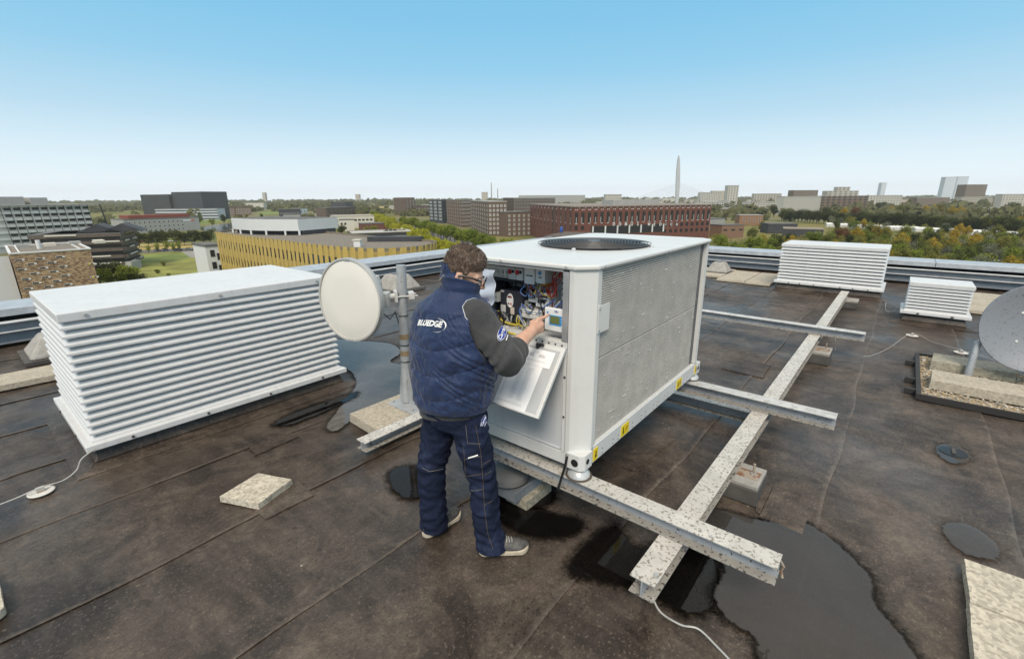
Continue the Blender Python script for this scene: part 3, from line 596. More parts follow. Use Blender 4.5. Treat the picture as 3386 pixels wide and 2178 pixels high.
# corner posts (chamfered), castings and feet
def post(x, y, sx, sy, z0=ZB+.0, z1=ZT-.030):
    c = .095; w = .125
    pts = [(0, c), (c, 0), (w, 0), (w, .03), (.03, w), (0, w)]
    pts = [(x+sx*a, y+sy*b) for a, b in pts]
    if sx*sy < 0: pts.reverse()
    return MB().prism(pts, z0, z1)
fp = P_('corner_post', post(0, 0, 1, 1), M_ENA, bevel=.003); P_('corner_post', post(0, UW, 1, -1), M_ENA, bevel=.003)
P_('corner_post', post(UL, 0, -1, 1), M_ENA, bevel=.003); P_('corner_post', post(UL, UW, -1, -1), M_ENA, bevel=.003)
for (x, y, sx, sy) in ((0, 0, 1, 1), (0, UW, 1, -1), (UL, 0, -1, 1), (UL, UW, -1, -1)):
    f = link('corner_foot', None, ac, (x+sx*.05, y+sy*.05, 0))
    m = MB(); c = .054
    m.prism([(-c*.55*1, -c*1.05), (c*1.05, -c*1.05), (c*1.05, c*1.05), (-c*1.05, c*1.05), (-c*1.05, -c*.55)] if sx*sy > 0 and sx > 0 else [(-c, -c), (c, -c), (c, c), (-c, c)], ZB-.005, ZB+.10)
    cs = m.build('casting', M_ENA, f, bevel=.005)
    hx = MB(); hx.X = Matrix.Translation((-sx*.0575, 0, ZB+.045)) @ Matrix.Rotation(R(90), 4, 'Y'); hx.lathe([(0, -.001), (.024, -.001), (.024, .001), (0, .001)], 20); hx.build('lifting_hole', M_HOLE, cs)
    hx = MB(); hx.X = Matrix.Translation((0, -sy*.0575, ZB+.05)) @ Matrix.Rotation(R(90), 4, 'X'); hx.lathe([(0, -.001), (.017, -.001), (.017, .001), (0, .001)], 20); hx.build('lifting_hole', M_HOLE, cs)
    MB().lathe([(.0, .366), (.064, .366), (.069, .373), (.066, .390), (.046, .410), (.028, .426), (0, .426)], 28).build('mount', flat('cast aluminium foot', (.56, .56, .55), .35, .3, var=.15, scale=25), f, smooth=True)
    MB().lathe([(0, .3655), (.080, .3655), (.082, .368), (.078, .3705), (0, .3705)], 20).build('rubber_ring', flat('brown rubber', (.10, .08, .06), .8), f)
# top
def chq(x0, x1, y0, y1, c): return [(x0+c, y0), (x1-c, y0), (x1, y0+c), (x1, y1-c), (x1-c, y1), (x0+c, y1), (x0, y1-c), (x0, y0+c)]
tp = P_('top_panel', MB().prism(chq(-.012, UL+.012, -.012, UW+.012, .095), ZT-.032, ZT-.004, None), M_ENA, bevel=.010, seg=3)
for x, y in ((.14, -.013), (1.98, -.013), (1.05, -.013)): P_('screw', MB().cyl((x, y, ZT-.018), (x, y-.004, ZT-.018), .008, 8), M_ZINC, tp)
for y in (.14, .6, 1.02): P_('screw', MB().cyl((-.013, y, ZT-.018), (-.017, y, ZT-.018), .008, 8), M_ZINC, tp)
# fan: near-black disc painting in the shade of the well, grille rings, spokes, hub
FX, FY, FR = 1.03, .56, .42
fan = link('fan_grille', None, ac, (FX, FY, ZT)); M_GRI = flat('black wire grille', (.085, .085, .088), .3, .3)
MB().lathe([(0, -.0025), (FR*.97, -.0025), (FR*.97, -.001), (0, -.001)], 40).build('well_shade', flat('fan well shade', (.012, .012, .012), .7), fan)
for i in range(17):
    r_ = .05+(FR-.05)*i/16; MB().tube([(r_*math.cos(a*math.pi/24), r_*math.sin(a*math.pi/24), .012+.014*(1-(r_/FR)**2)) for a in range(49)], .0028, 5, False).build('ring', M_GRI, fan)
for i in range(8):
    a = i*math.pi/4+.2; MB().tube([(.04*math.cos(a), .04*math.sin(a), .021), (FR*.6*math.cos(a), FR*.6*math.sin(a), .014), (FR*math.cos(a), FR*math.sin(a), .004)], .005, 5).build('spoke', M_GRI, fan)
    if i % 2 == 0: MB().lathe([(0, 0), (.016, 0), (.014, .012), (0, .016)], 10, Matrix.Translation((1.03*FR*math.cos(a), 1.03*FR*math.sin(a), -.002))).build('grille_bolt', flat('bright bolt', (.72, .72, .7), .3, .4), fan)
MB().lathe([(0, .018), (.05, .018), (.05, .028), (0, .03)], 20).build('hub', M_GRI, fan)
for i in range(5):
    a = i*2*math.pi/5; b_ = MB(); b_.X = Matrix.Rotation(a, 4, 'Z'); b_.add([(.05, -.03, -.0005), (FR*.9, -.12, .0), (FR*.9, .06, .005), (.05, .05, .005)], [(0, 1, 2, 3)]); b_.build('blade', flat('fan blade', (.014, .014, .015), .7), fan)
# condenser coil on the right side
CX0, CX1, CZ0, CZ1 = .145, 1.85, .552, 1.612
coil = link('condenser_coil', None, ac)
P_('backing', MB().box(CX0, CX1, .022, .06, CZ0, CZ1), flat('coil depth', (.17, .16, .148), .8), coil)
M_FIN = galv_mat('coil fins', (.52, .495, .455), rough=.55)
m = MB(); nf = 74; h = (CZ1-CZ0)/nf; rr = random.Random(4)
for i in range(nf):
    z = CZ0+h*(i+.5); j = rr.uniform(-.0015, .0015)
    if i == 37: z -= h*.22
    y_ = .0198+j*.1; m.add([(CX0, y_-.0006, z-h*.28), (CX1, y_-.0006, z-h*.28), (CX1, y_, z+h*.26), (CX0, y_, z+h*.26), (CX0, .0219, z+h*.29), (CX1, .0219, z+h*.29), (CX0, .0219, z-h*.29), (CX1, .0219, z-h*.29)], [(0, 1, 2, 3), (3, 2, 5, 4), (6, 7, 1, 0)])
stuff(P_('fins', m, M_FIN, coil))
m = MB()
for i in range(70):
    x, z = rr.uniform(CX0+.02, CX1-.02), rr.uniform(CZ0+.02, CZ1-.02); L = rr.choice((.012, .02, .05)); m.box(x, x+L, .0105, .0118, z, z+.003)
stuff(P_('bent_fins', m, flat('bright scratches', (.75, .74, .72), .4), coil))
P_('end_strip', MB().box(CX1, 1.955, .03, .05, CZ0, CZ1), M_DGREY); P_('end_lip', MB().box(1.955, 1.975, .0, .05, CZ0, CZ1), M_ENA)
P_('front_lip', MB().box(.126, CX0, .004, .05, CZ0, CZ1), M_ENA); P_('sill', MB().box(CX0, CX1, .005, .06, CZ0-.010, CZ0), M_ENA)
bp = P_('hinge_plate', MB().box(.10, .235, -.006, -.001, 1.258, 1.42), M_ENA, bevel=.002)
for z in (1.275, 1.40): P_('screw', MB().cyl((.115, -.006, z), (.115, -.010, z), .007, 8), M_ZINC, bp)
P_('rear_panel', MB().box(2.06, 2.09, .13, UW-.13, CZ0, CZ1), M_ENA); P_('left_panel', MB().box(.13, 1.97, UW-.03, UW-.008, CZ0, CZ1), M_ENA)
# service box on the far corner
P_('rear_box', MB().box(2.105, 2.20, .08, .45, 1.12, 1.60), M_ENA, bevel=.004)
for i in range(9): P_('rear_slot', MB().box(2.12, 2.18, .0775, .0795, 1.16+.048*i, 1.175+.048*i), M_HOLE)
# front: lower panel with pressed edge
lp = P_('front_panel', MB().box(.006, .03, .128, UW-.128, ZB+.085, 1.165), M_ENA2, bevel=.003)
P_('pressed_edge', MB().box(-.001, .006, .15, .158, ZB+.10, 1.15), M_ENA2, lp); P_('pressed_edge', MB().box(-.001, .006, .158, UW-.14, ZB+.095, ZB+.102), M_ENA2, lp)
P_('panel_lip', MB().box(-.004, .006, .128, .146, ZB+.09, 1.165), M_ENA, lp)
for z in (.75, 1.0): P_('screw', MB().cyl((-.004, .135, z), (-.009, .135, z), .007, 8), M_BOLT, lp)
sl_ = P_('compartment_sill', MB().box(-.002, .05, .128, UW-.128, 1.168, 1.205), M_ENA, bevel=.003)
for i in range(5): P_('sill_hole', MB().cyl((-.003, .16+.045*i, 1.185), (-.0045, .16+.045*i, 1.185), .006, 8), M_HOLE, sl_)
# compartment
CB = .30
for nm, bx in (('back_plate', (CB, CB+.01, .10, UW-.10, 1.16, 1.616)), ('floor_plate', (.05, CB, .12, UW-.12, 1.165, 1.172)), ('side_plate', (.05, CB, .10, .112, 1.17, 1.612)), ('side_plate', (.05, CB, UW-.112, UW-.10, 1.17, 1.612)), ('roof_plate', (.031, CB, .12, UW-.12, 1.610, 1.616))):
    P_(nm, MB().box(*bx), flat('compartment sheet', (.60, .61, .62), .45, .05, var=.06))
P_('frame_bar', MB().box(-.001, .03, .128, .165, 1.206, 1.606), M_GALV, bevel=.002); P_('frame_bar', MB().box(-.001, .03, .1655, UW-.128, 1.603, 1.616), M_GALV, bevel=.002)
EL = link('control_gear', None, ac)
M_OFFW = flat('off white plastic', (.76, .75, .70), .45, var=.05); M_PW = flat('white plastic', (.82, .82, .81), .4, var=.03); M_NAV = flat('dark blue grey casing', (.028, .032, .045), .45); M_RED = flat('red plastic', (.55, .02, .02), .45)
M_LBL = flat('printed label', (.66, .66, .64), .6); M_INK = flat('print ink', (.16, .16, .17), .7); M_TEALB = flat('blue plastic', (.05, .28, .65), .4)
def dev(name, y0, y1, z0, z1, d, mat, x=CB, bev=.003, par=None): return MB().box(x-d, x, y0, y1, z0, z1).build(name, mat, par or EL, bevel=bev)
def onf(name, par, y0, y1, z0, z1, d, mat, x): return MB().box(x-d, x, y0, y1, z0, z1).build(name, mat, par)
dev('cable_duct', .52, 1.03, 1.462, 1.488, .10, M_NAV); dev('cable_duct', .13, 1.03, 1.590, 1.604, .06, flat('duct grey', (.09, .09, .095), .5))
for i in range(6):
    y = .905-.038*i; d = dev('circuit_breaker', y-.018, y+.018, 1.488, 1.562, .11, M_OFFW); onf('toggle', d, y-.007, y+.007, 1.515, 1.54, .008, flat('breaker toggle', (.45, .44, .41), .5), CB-.11); onf('slot', d, y-.012, y+.012, 1.498, 1.502, .001, M_INK, CB-.1101)
for y in (.672, .612):
    d = dev('red_switch', y-.028, y+.028, 1.486, 1.560, .12, M_PW); onf('rocker', d, y+.002, y+.022, 1.522, 1.552, .008, M_RED, CB-.12); onf('rocker', d, y-.02, y-.003, 1.53, 1.548, .004, M_BLACK, CB-.12)
d = dev('timer_relay', .478, .555, 1.475, 1.585, .14, M_PW); onf('window', d, .49, .54, 1.525, 1.532, .002, M_BLACK, CB-.14); onf('terminal', d, .485, .55, 1.565, 1.58, .004, M_OFFW, CB-.14)
d = dev('rotary_relay', .405, .474, 1.485, 1.585, .13, M_PW); mm = MB(); mm.X = Matrix.Translation((CB-.13, .443, 1.55)) @ Matrix.Rotation(R(-90), 4, 'Y'); mm.lathe([(0, 0), (.012, 0), (.012, .004), (0, .005)], 16); mm.build('dial', M_TEALB, d); onf('window', d, .428, .452, 1.52, 1.526, .002, M_BLACK, CB-.13)
d = dev('nameplate', .325, .392, 1.515, 1.575, .06, M_LBL)
for i in range(4): onf('print_line', d, .335, .38, 1.525+.011*i, 1.528+.011*i, .0008, M_INK, CB-.0601)
d = dev('plug_relay', .415, .462, 1.462, 1.497, .10, flat('orange plastic', (.72, .33, .02), .5))
d = dev('circuit_board', .285, .30, 1.36, 1.575, .09, flat('board green', (.05, .10, .06), .5))
for i in range(14): MB().box(CB-.10, CB-.088, .283, .302, 1.40+.012*i, 1.407+.012*i).build('connector', (M_OFFW, M_PW, M_NAV)[i % 3], d)
dev('blue_plug', .25, .278, 1.54, 1.565, .09, M_TEALB); dev('small_relay', .27, .325, 1.39, 1.43, .07, M_PW)
# frequency drive with oval keypad, its neighbour and contactors
d = dev('frequency_drive', .565, .745, 1.262, 1.418, .15, M_NAV, bev=.006)
mm = MB(); mm.X = Matrix.Translation((CB-.15, .662, 1.353)) @ Matrix.Rotation(R(-90), 4, 'Y') @ Matrix.Diagonal((1.75, 1, 1, 1)); mm.lathe([(0, 0), (.027, 0), (.026, .004), (0, .004)], 24); kp = mm.build('keypad', M_PW, d)
onf('display', kp, .646, .678, 1.372, 1.384, .001, flat('dark red display', (.09, .005, .008), .3), CB-.1545); onf('digits', kp, .648, .66, 1.375, 1.381, .0006, flat('red digits', (.6, .03, .03), .4), CB-.1556)
for y, mt in ((.672, M_NAV), (.652, M_RED)):
    mm = MB(); mm.X = Matrix.Translation((CB-.154, y, 1.333)) @ Matrix.Rotation(R(-90), 4, 'Y'); mm.lathe([(0, 0), (.006, 0), (.006, .002), (0, .002)], 10); mm.build('button', mt, kp)
onf('label', d, .70, .742, 1.27, 1.318, .001, M_LBL, CB-.15); lb_ = onf('label', d, .628, .66, 1.265, 1.312, .001, flat('beige label', (.66, .58, .48), .6), CB-.15)
MB().box(CB-.12, CB-.08, .5635, .565, 1.285, 1.36).build('side_label', M_LBL, d); onf('label', d, .712, .742, 1.403, 1.414, .001, M_LBL, CB-.15)
d = dev('drive_casing', .79, .92, 1.235, 1.46, .15, M_NAV, bev=.006); onf('warning_label', d, .845, .915, 1.408, 1.448, .001, M_RED, CB-.15)
for i in range(2): onf('print_line', d, .855, .905, 1.418+.014*i, 1.424+.014*i, .0006, M_PW, CB-.1511)
for y in (.765, .80):
    d = dev('contactor', y-.017, y+.017, 1.335, 1.392, .17, M_OFFW); onf('slot', d, y-.004, y+.004, 1.362, 1.37, .001, M_BLACK, CB-.17)
d = dev('contactor', .485, .545, 1.355, 1.415, .11, M_PW)
for i in range(3): onf('slot', d, .495+.016*i, .503+.016*i, 1.378, 1.395, .002, M_BLACK, CB-.11)
d = dev('main_breaker', .372, .472, 1.338, 1.43, .13, M_PW)
onf('red_line', d, .385, .46, 1.405, 1.409, .001, M_RED, CB-.13); onf('slot', d, .39, .455, 1.378, 1.392, .001, M_INK, CB-.13)
for i in range(3): MB().box(CB-.145, CB-.13, .398+.02*i, .408+.02*i, 1.368, 1.384).build('lever', M_BLACK, d)
d = dev('terminal_strip', .40, .56, 1.262, 1.318, .16, M_OFFW)
for i in range(14):
    for j in range(3): onf('terminal', d, .406+.011*i, .411+.011*i, 1.27+.017*j, 1.276+.017*j, .001, M_INK, CB-.16)
for i in range(6): dev('terminal_block', .44+.018*i, .456+.018*i, 1.18, 1.235, .13, (M_GALV, M_TEALB, M_GALV, flat('green yellow block', (.55, .5, .05), .5), M_GALV, M_GALV)[i])
dev('terminal_rail', .20, .33, 1.25, 1.285, .10, M_PW)
# wiring
WM = [flat('black wire', (.012, .012, .013), .4), flat('red wire', (.42, .03, .02), .45), flat('blue wire', (.06, .15, .42), .45), flat('yellow wire', (.62, .50, .05), .45), flat('grey wire', (.42, .44, .48), .45), flat('brown wire', (.16, .08, .04), .45), flat('white wire', (.66, .65, .62), .45)]
rw = random.Random(12)
def wloop(p, q, sag, mt, r=.0028, x=None):
    xs = x if x is not None else CB-.12-rw.uniform(0, .05)
    a = Vector((xs, *p)); c = Vector((xs+rw.uniform(-.01, .03), *q)); m1 = a.lerp(c, .33)+Vector((rw.uniform(-.03, .02), rw.uniform(-.03, .03), -sag*rw.uniform(.6, 1.2))); m2 = a.lerp(c, .66)+Vector((rw.uniform(-.03, .02), rw.uniform(-.03, .03), -sag*rw.uniform(.6, 1.2)))
    MB().tube(smooth3([a, m1, m2, c], 6), r, 5, False).build('wire', WM[mt], EL, smooth=True)
for i in range(16): wloop((.92-.026*i, 1.462), (.80-.016*i, 1.40), .01, 0, .0032, CB-.06)
for i in range(26): wloop((rw.uniform(.33, .56), 1.475), (rw.uniform(.33, .56), 1.42), .03, rw.choice((0, 3, 6, 3, 0, 1, 2, 5)), .0026)
for i in range(8): wloop((rw.uniform(.26, .34), 1.58), (rw.uniform(.3, .40), 1.42), .0, 1, .003)
for i in range(10): wloop((rw.uniform(.24, .34), 1.40), (rw.uniform(.26, .42), 1.30), .01, rw.choice((4, 4, 2, 1, 6)), .004)
for i in range(12): wloop((rw.uniform(.36, .55), 1.345), (rw.uniform(.36, .55), 1.30), .02, rw.choice((5, 0, 2, 5)), .003)
for i in range(12): wloop((rw.uniform(.55, .62), 1.27), (rw.uniform(.42, .60), 1.185), .03, rw.choice((3, 3, 4, 6, 1)), .0035)
for i in range(9): wloop((rw.uniform(.64, .74), 1.265), (rw.uniform(.60, .78), 1.18), .02, rw.choice((4, 4, 6, 0, 3)), .004)
for i in range(6): wloop((rw.uniform(.48, .56), 1.35), (rw.uniform(.50, .60), 1.22), .0, rw.choice((2, 2, 4)), .0035)
for k, (mt, y, r_) in enumerate(((2, .86, .012), (4, .80, .012), (5, .81, .011), (0, .79, .010))):
    MB().tube([(CB-.14-.01*k, y+.045*math.cos(a/10*2.2*math.pi/1.4)-.015*k, 1.215+.05*math.sin(a/10*2.2*math.pi/1.4)) for a in range(11)], r_*.6, 8).build('cable_loop', WM[mt], EL, smooth=True)
MB().tube(smooth3([Vector((CB-.12, .79, 1.26)), Vector((CB-.16, .74, 1.225)), Vector((CB-.15, .70, 1.20)), Vector((CB-.1, .64, 1.18))]), .008, 8).build('cable_loop', WM[3], EL, smooth=True)
MB().tube(smooth3([Vector((CB-.17, .445, 1.50)), Vector((CB-.19, .42, 1.44)), Vector((CB-.2, .375, 1.35)), Vector((CB-.18, .365, 1.28))]), .0045, 6).build('cable_loop', WM[0], EL, smooth=True)
MB().tube(smooth3([Vector((.06, .66, 1.175)), Vector((.0, .63, 1.20)), Vector((-.012, .58, 1.20)), Vector((.0, .5, 1.19)), Vector((.06, .44, 1.18))]), .006, 8).build('cable_loop', WM[3], EL, smooth=True)
for y in (.66, .72): MB().lathe([(0, 0), (.028, 0), (.026, .014), (.02, .02), (0, .02)], 16, Matrix.Translation((.10, y, 1.172))).build('cable_gland', M_PW, EL, smooth=True)
# user terminal: white panel with display, angled in the lower right of the opening
ut = link('user_terminal', None, ac)
MB().box(.035, .06, .166, .31, 1.246, 1.382).build('housing', M_PW, ut, bevel=.006, seg=3)
MB().box(.0325, .035, .192, .275, 1.283, 1.343).build('display_frame', flat('bright blue frame', (.06, .33, .70), .4), ut, bevel=.001)
MB().box(.031, .0325, .203, .268, 1.293, 1.338).build('screen', flat('lcd green grey', (.16, .19, .07), .25, var=.05), ut)
for z in (1.336, 1.318, 1.30):
    mm = MB(); mm.X = Matrix.Translation((.035, .185, z)) @ Matrix.Rotation(R(-90), 4, 'Y'); mm.lathe([(0, 0), (.0055, 0), (.005, .004), (0, .004)], 12); mm.build('button', M_TEALB, ut)
for y, z in ((.287, 1.355), (.183, 1.272)):
    mm = MB(); mm.X = Matrix.Translation((.035, y, z)) @ Matrix.Rotation(R(-90), 4, 'Y'); mm.lathe([(0, 0), (.006, 0), (.005, .004), (0, .004)], 12); mm.build('button', M_TEALB, ut)
M_LOGOB = flat('logo blue', (.012, .035, .28), .45, var=.02); M_LOGOW = flat('logo white', (.8, .8, .8), .5, var=.01)
def oval_logo(par, w, place, word='Carrier', bar=True, bend=None):
    """blue oval badge with white rim and script word, built flat and set in place (optionally bent onto a surface)"""
    def el(a, b, z, n=28): return [(a*math.cos(2*math.pi*i/n), b*math.sin(2*math.pi*i/n)) for i in range(n)]
    parts = [('badge_rim', MB().prism(el(w/2, w*.235, 0), 0, .0006).mesh('badge_rim', M_LOGOW)), ('badge', MB().prism(el(w*.478, w*.213, 0), .0006, .0010).mesh('badge', M_LOGOB))]
    me = textmesh(word, w*.30, .2, w*.008, ext=.0003); me.materials.append(M_LOGOW)
    for v in me.vertices: v.co.z += .0014; v.co.y += w*.01
    parts.append(('lettering', me))
    if bar: parts.append(('badge_bar', MB().box(-w*.30, w*.12, -w*.37, -w*.31, 0, .0008).mesh('badge_bar', M_LOGOW)))
    root = None
    for nm, me in parts:
        if bend is not None:
            for v in me.vertices: v.co = bend(v.co)
            o = link(nm, me, par if root is None else root)
        else:
            o = link(nm, me, par if root is None else root)
            if root is None: o.matrix_local = place
        if root is None: root = o
    return root
FACE = lambda x, y, z: Matrix.Translation((x, y, z)) @ Matrix.Rotation(R(-90), 4, 'Z') @ Matrix.Rotation(R(90), 4, 'X')   # flat art facing -x, reading towards -y
oval_logo(ut, .030, FACE(.0345, .228, 1.366), bar=False)
# open door hanging from the lower edge, with two printed sheets
door = link('open_door', None, ac, (-.010, 0, 1.176)); dA = math.atan2(.264, .331); DLn = .425
door.rotation_euler = (0, dA, 0)                     # local -z runs down the door
MB().box(-.012, .010, .126, UW-.13, -DLn, -.004).build('door_skin', M_ENA, door, bevel=.003)
MB().box(-.0145, -.0118, .145, UW-.15, -DLn+.02, -.03).build('door_lining', flat('door lining grey', (.47, .48, .49), .5, var=.04), door, bevel=.001)
lk = MB(); lk.box(-.03, -.014, .285, .31, -.03, -.012); lk.box(-.036, -.018, .26, .28, -.024, -.012); lk.box(-.028, -.014, .292, .304, -.045, -.03); lk.build('latch', M_BLACK, door)
M_PAPER = flat('paper', (.90, .90, .90), .7, var=.015)
def paper(name, y0, y1, z0, z1, x, rows, head):
    o = link(name, None, door); MB().box(x-.0008, x, y0, y1, z0, z1).build('page', M_PAPER, o)
    m = MB(); r_ = random.Random(int(y0*1000)); W_ = y1-y0
    for i in range(rows):
        z = z1-head-(z1-z0-head-.05)*i/rows
        for c0, c1 in ((.06, .16), (.36, .52), (.62, .80)): m.box(x-.0012, x-.0009, y1-W_*(c1-r_.uniform(0, .06)), y1-W_*c0, z, z+.0022)
    for i in range(5): m.box(x-.0012, x-.0009, y1-W_*(.22 if i < 3 else .6), y1-W_*(.06 if i < 3 else .42), z1-.018-.008*(i % 3), z1-.0155-.008*(i % 3))
    for i in range(2): m.box(x-.0012, x-.0009, y1-W_*.85, y1-W_*.08, z0+.025+.006*i, z0+.027+.006*i)
    stuff(m.build('print', flat('faint print', (.60, .60, .62), .8), o)); return o
p1 = paper('printed_sheet', .215, .445, -.418, -.118, -.0145, 30, .05)
p2 = paper('printed_sheet', .170, .43, -.145, -.045, -.0165, 7, .03)
stay = P_('door_stay', MB().tube([(.10, .86, 1.375), (-.02, .905, 1.36)], .006, 8), M_ZINC); P_('stay_knob', MB().tube([(.10, .86, 1.375), (.115, .853, 1.377)], .018, 12), M_ZINC, stay)
# earth strap at the front corner
P_('earth_strap', MB().tube(smooth3([Vector((-.012, .10, ZB+.075)), Vector((-.022, .103, ZB+.02)), Vector((-.03, .12, ZB-.06)), Vector((-.05, .135, ZB-.15))]), .008, 8), M_BLACK, smooth=True); P_('strap_lug', MB().cyl((-.008, .10, ZB+.085), (-.018, .10, ZB+.085), .010, 8), M_ZINC)
# polythene bag with blue print hung in the compartment
bag = thing('plastic_bag', 'crumpled white plastic bag with blue print hung in the open compartment', 'bag', AC0, ACY)
m = MB(); nu, nv = 12, 22
for j in range(nv+1):
    for i in range(nu+1):
        u, v = i/nu, j/nv; y = .835-.165*u+.012*math.sin(v*9)+.04*v*(1-u); z = 1.565-.30*v; x = .012-.02*v+.022*math.sin(u*7+v*5)*(.4+.6*v)+.012*math.sin(v*17+u*3)
        m.v.append((x, y, z))
for j in range(nv):
    for i in range(nu): a = j*(nu+1)+i; m.f.append((a, a+1, a+nu+2, a+nu+1)); m.m.append(0)
bo = m.build('bag_skin', flat('white polythene', (.46, .51, .60), .3, var=.12, scale=12, bump=.5, bscale=25), bag, smooth=True); so_ = bo.modifiers.new('thick', 'SOLIDIFY'); so_.thickness = .002
for s_, z in (('SNO', 1.385), ('ME', 1.33)):
    me = textmesh(s_, .03, 0, .0006); me.materials.append(flat('navy print', (.02, .05, .22), .5)); o_ = link('lettering', me, bag); o_.matrix_local = FACE(-.034, .715, z)
# ================================================================== TECHNICIAN   (bodies are blended volumes turned into one skin)
V3 = lambda *p: np.array(p, np.float32)
PB = V3(-.30, 2.36, 0)
def cap(P, a, b, r1, r2):
    a = V3(*a); b = V3(*b); ab = b-a; t = np.clip(((P-a)@ab)/max(float(ab@ab), 1e-9), 0, 1)
    return np.linalg.norm(P-a-t[:, None]*ab, axis=1)-(r1+(r2-r1)*t)
def ell(P, c, r, Rm=None):
    q = P-V3(*c)
    if Rm is not None: q = q@Rm
    r = V3(*r); k = np.linalg.norm(q/r, axis=1); g = np.linalg.norm(q/(r*r), axis=1)+1e-6
    return k*(k-1)/g
def smin(a, b, k): h = np.clip(.5+.5*(b-a)/k, 0, 1); return b+(a-b)*h-k*h*(1-h)
def smax(a, b, k): return -smin(-a, -b, k)
def fold(P, s, seed, oct=3):
    """cheap smooth noise, about -1..1"""
    r = np.random.RandomState(seed); o = np.zeros(len(P), np.float32); a = 1.
    for i in range(oct):
        for j in range(3):
            d = r.normal(size=3); d /= np.linalg.norm(d); w = r.normal(size=3); w /= np.linalg.norm(w)
            o += a*np.sin(P@(d*s*6.28).astype(np.float32)+1.7*np.sin(P@(w*s*4.1).astype(np.float32)+r.uniform(0, 6))+r.uniform(0, 6)).astype(np.float32)/2.2
        s *= 2.03; a *= .5
    return o/1.6
def nets(field, lo, hi, h):
    lo = V3(*lo); n = np.ceil((V3(*hi)-lo)/h).astype(int)+1; K = 8; nb = (n+K-1)//K; n = nb*K
    gi = np.stack(np.meshgrid(*[np.arange(k) for k in nb], indexing='ij'), -1).reshape(-1, 3)
    d0 = field((lo+(gi*K+K/2-.5)*h).astype(np.float32)); act = gi[np.abs(d0) < K*h*1.6]
    V = np.empty(n, np.float32); V.reshape(nb[0], K, nb[1], K, nb[2], K)[:] = d0.reshape(nb[0], 1, nb[1], 1, nb[2], 1)
    off = np.stack(np.meshgrid(*[np.arange(K)]*3, indexing='ij'), -1).reshape(-1, 3)
    for s in range(0, len(act), 400):
        ids = (act[s:s+400, None, :]*K+off[None]).reshape(-1, 3); V[ids[:, 0], ids[:, 1], ids[:, 2]] = field((lo+ids*h).astype(np.float32))
    S = V < 0; c = np.zeros(tuple(n-1), np.int8)
    for dx in (0, 1):
        for dy in (0, 1):
            for dz in (0, 1): c += S[dx:n[0]-1+dx, dy:n[1]-1+dy, dz:n[2]-1+dz]
    cells = np.argwhere((c > 0) & (c < 8)); idx = -np.ones(tuple(n-1), np.int64); idx[tuple(cells.T)] = np.arange(len(cells))
    acc = np.zeros((len(cells), 3), np.float64); cnt = np.zeros(len(cells))
    cor = [(0,0,0),(1,0,0),(0,1,0),(1,1,0),(0,0,1),(1,0,1),(0,1,1),(1,1,1)]
    for i, j in ((0,1),(2,3),(4,5),(6,7),(0,2),(1,3),(4,6),(5,7),(0,4),(1,5),(2,6),(3,7)):
        a, b = np.array(cor[i]), np.array(cor[j]); va = V[tuple((cells+a).T)]; vb = V[tuple((cells+b).T)]; k = (va < 0) != (vb < 0)
        t = np.where(k, va/np.where(k, va-vb, 1), 0); p = cells+a+(b-a)*t[:, None]; acc[k] += p[k]; cnt[k] += 1
    verts = lo+(acc/np.maximum(cnt, 1)[:, None])*h; faces = []
    for ax in range(3):
        u, v = (ax+1) % 3, (ax+2) % 3; sl = [slice(1, n[k]-1) for k in range(3)]; sl[ax] = slice(0, n[ax]-1); s2 = list(sl); s2[ax] = slice(1, n[ax])
        A, B = S[tuple(sl)], S[tuple(s2)]; e = np.argwhere(A != B); o = np.ones(3, int); o[ax] = 0; e = e+o
        fl = S[tuple(e.T)]; du = np.zeros(3, int); du[u] = 1; dv = np.zeros(3, int); dv[v] = 1
        q = np.stack([idx[tuple((e-du-dv).T)], idx[tuple((e-dv).T)], idx[tuple(e.T)], idx[tuple((e-du).T)]], 1); q[~fl] = q[~fl][:, ::-1]; faces.append(q[(q >= 0).all(1)])
    return verts, np.concatenate(faces)
def skin(name, field, lo, hi, h, mat, par=None, passes=1):
    v, f = nets(field, lo, hi, h); v = v-PB
    me = bpy.data.meshes.new(name); me.vertices.add(len(v)); me.vertices.foreach_set('co', v.astype(np.float32).ravel())
    me.loops.add(f.size); me.loops.foreach_set('vertex_index', f.ravel().astype(np.int32)); me.polygons.add(len(f)); me.polygons.foreach_set('loop_start', np.arange(0, f.size, 4, dtype=np.int32)); me.polygons.foreach_set('loop_total', np.full(len(f), 4, np.int32))
    me.update(calc_edges=True); me.validate(); me.materials.append(mat); me.polygons.foreach_set('use_smooth', [True]*len(me.polygons))
    o = link(name, me, par)
    if passes:
        s = o.modifiers.new('soft', 'SMOOTH'); s.factor = .5; s.iterations = passes
    return o
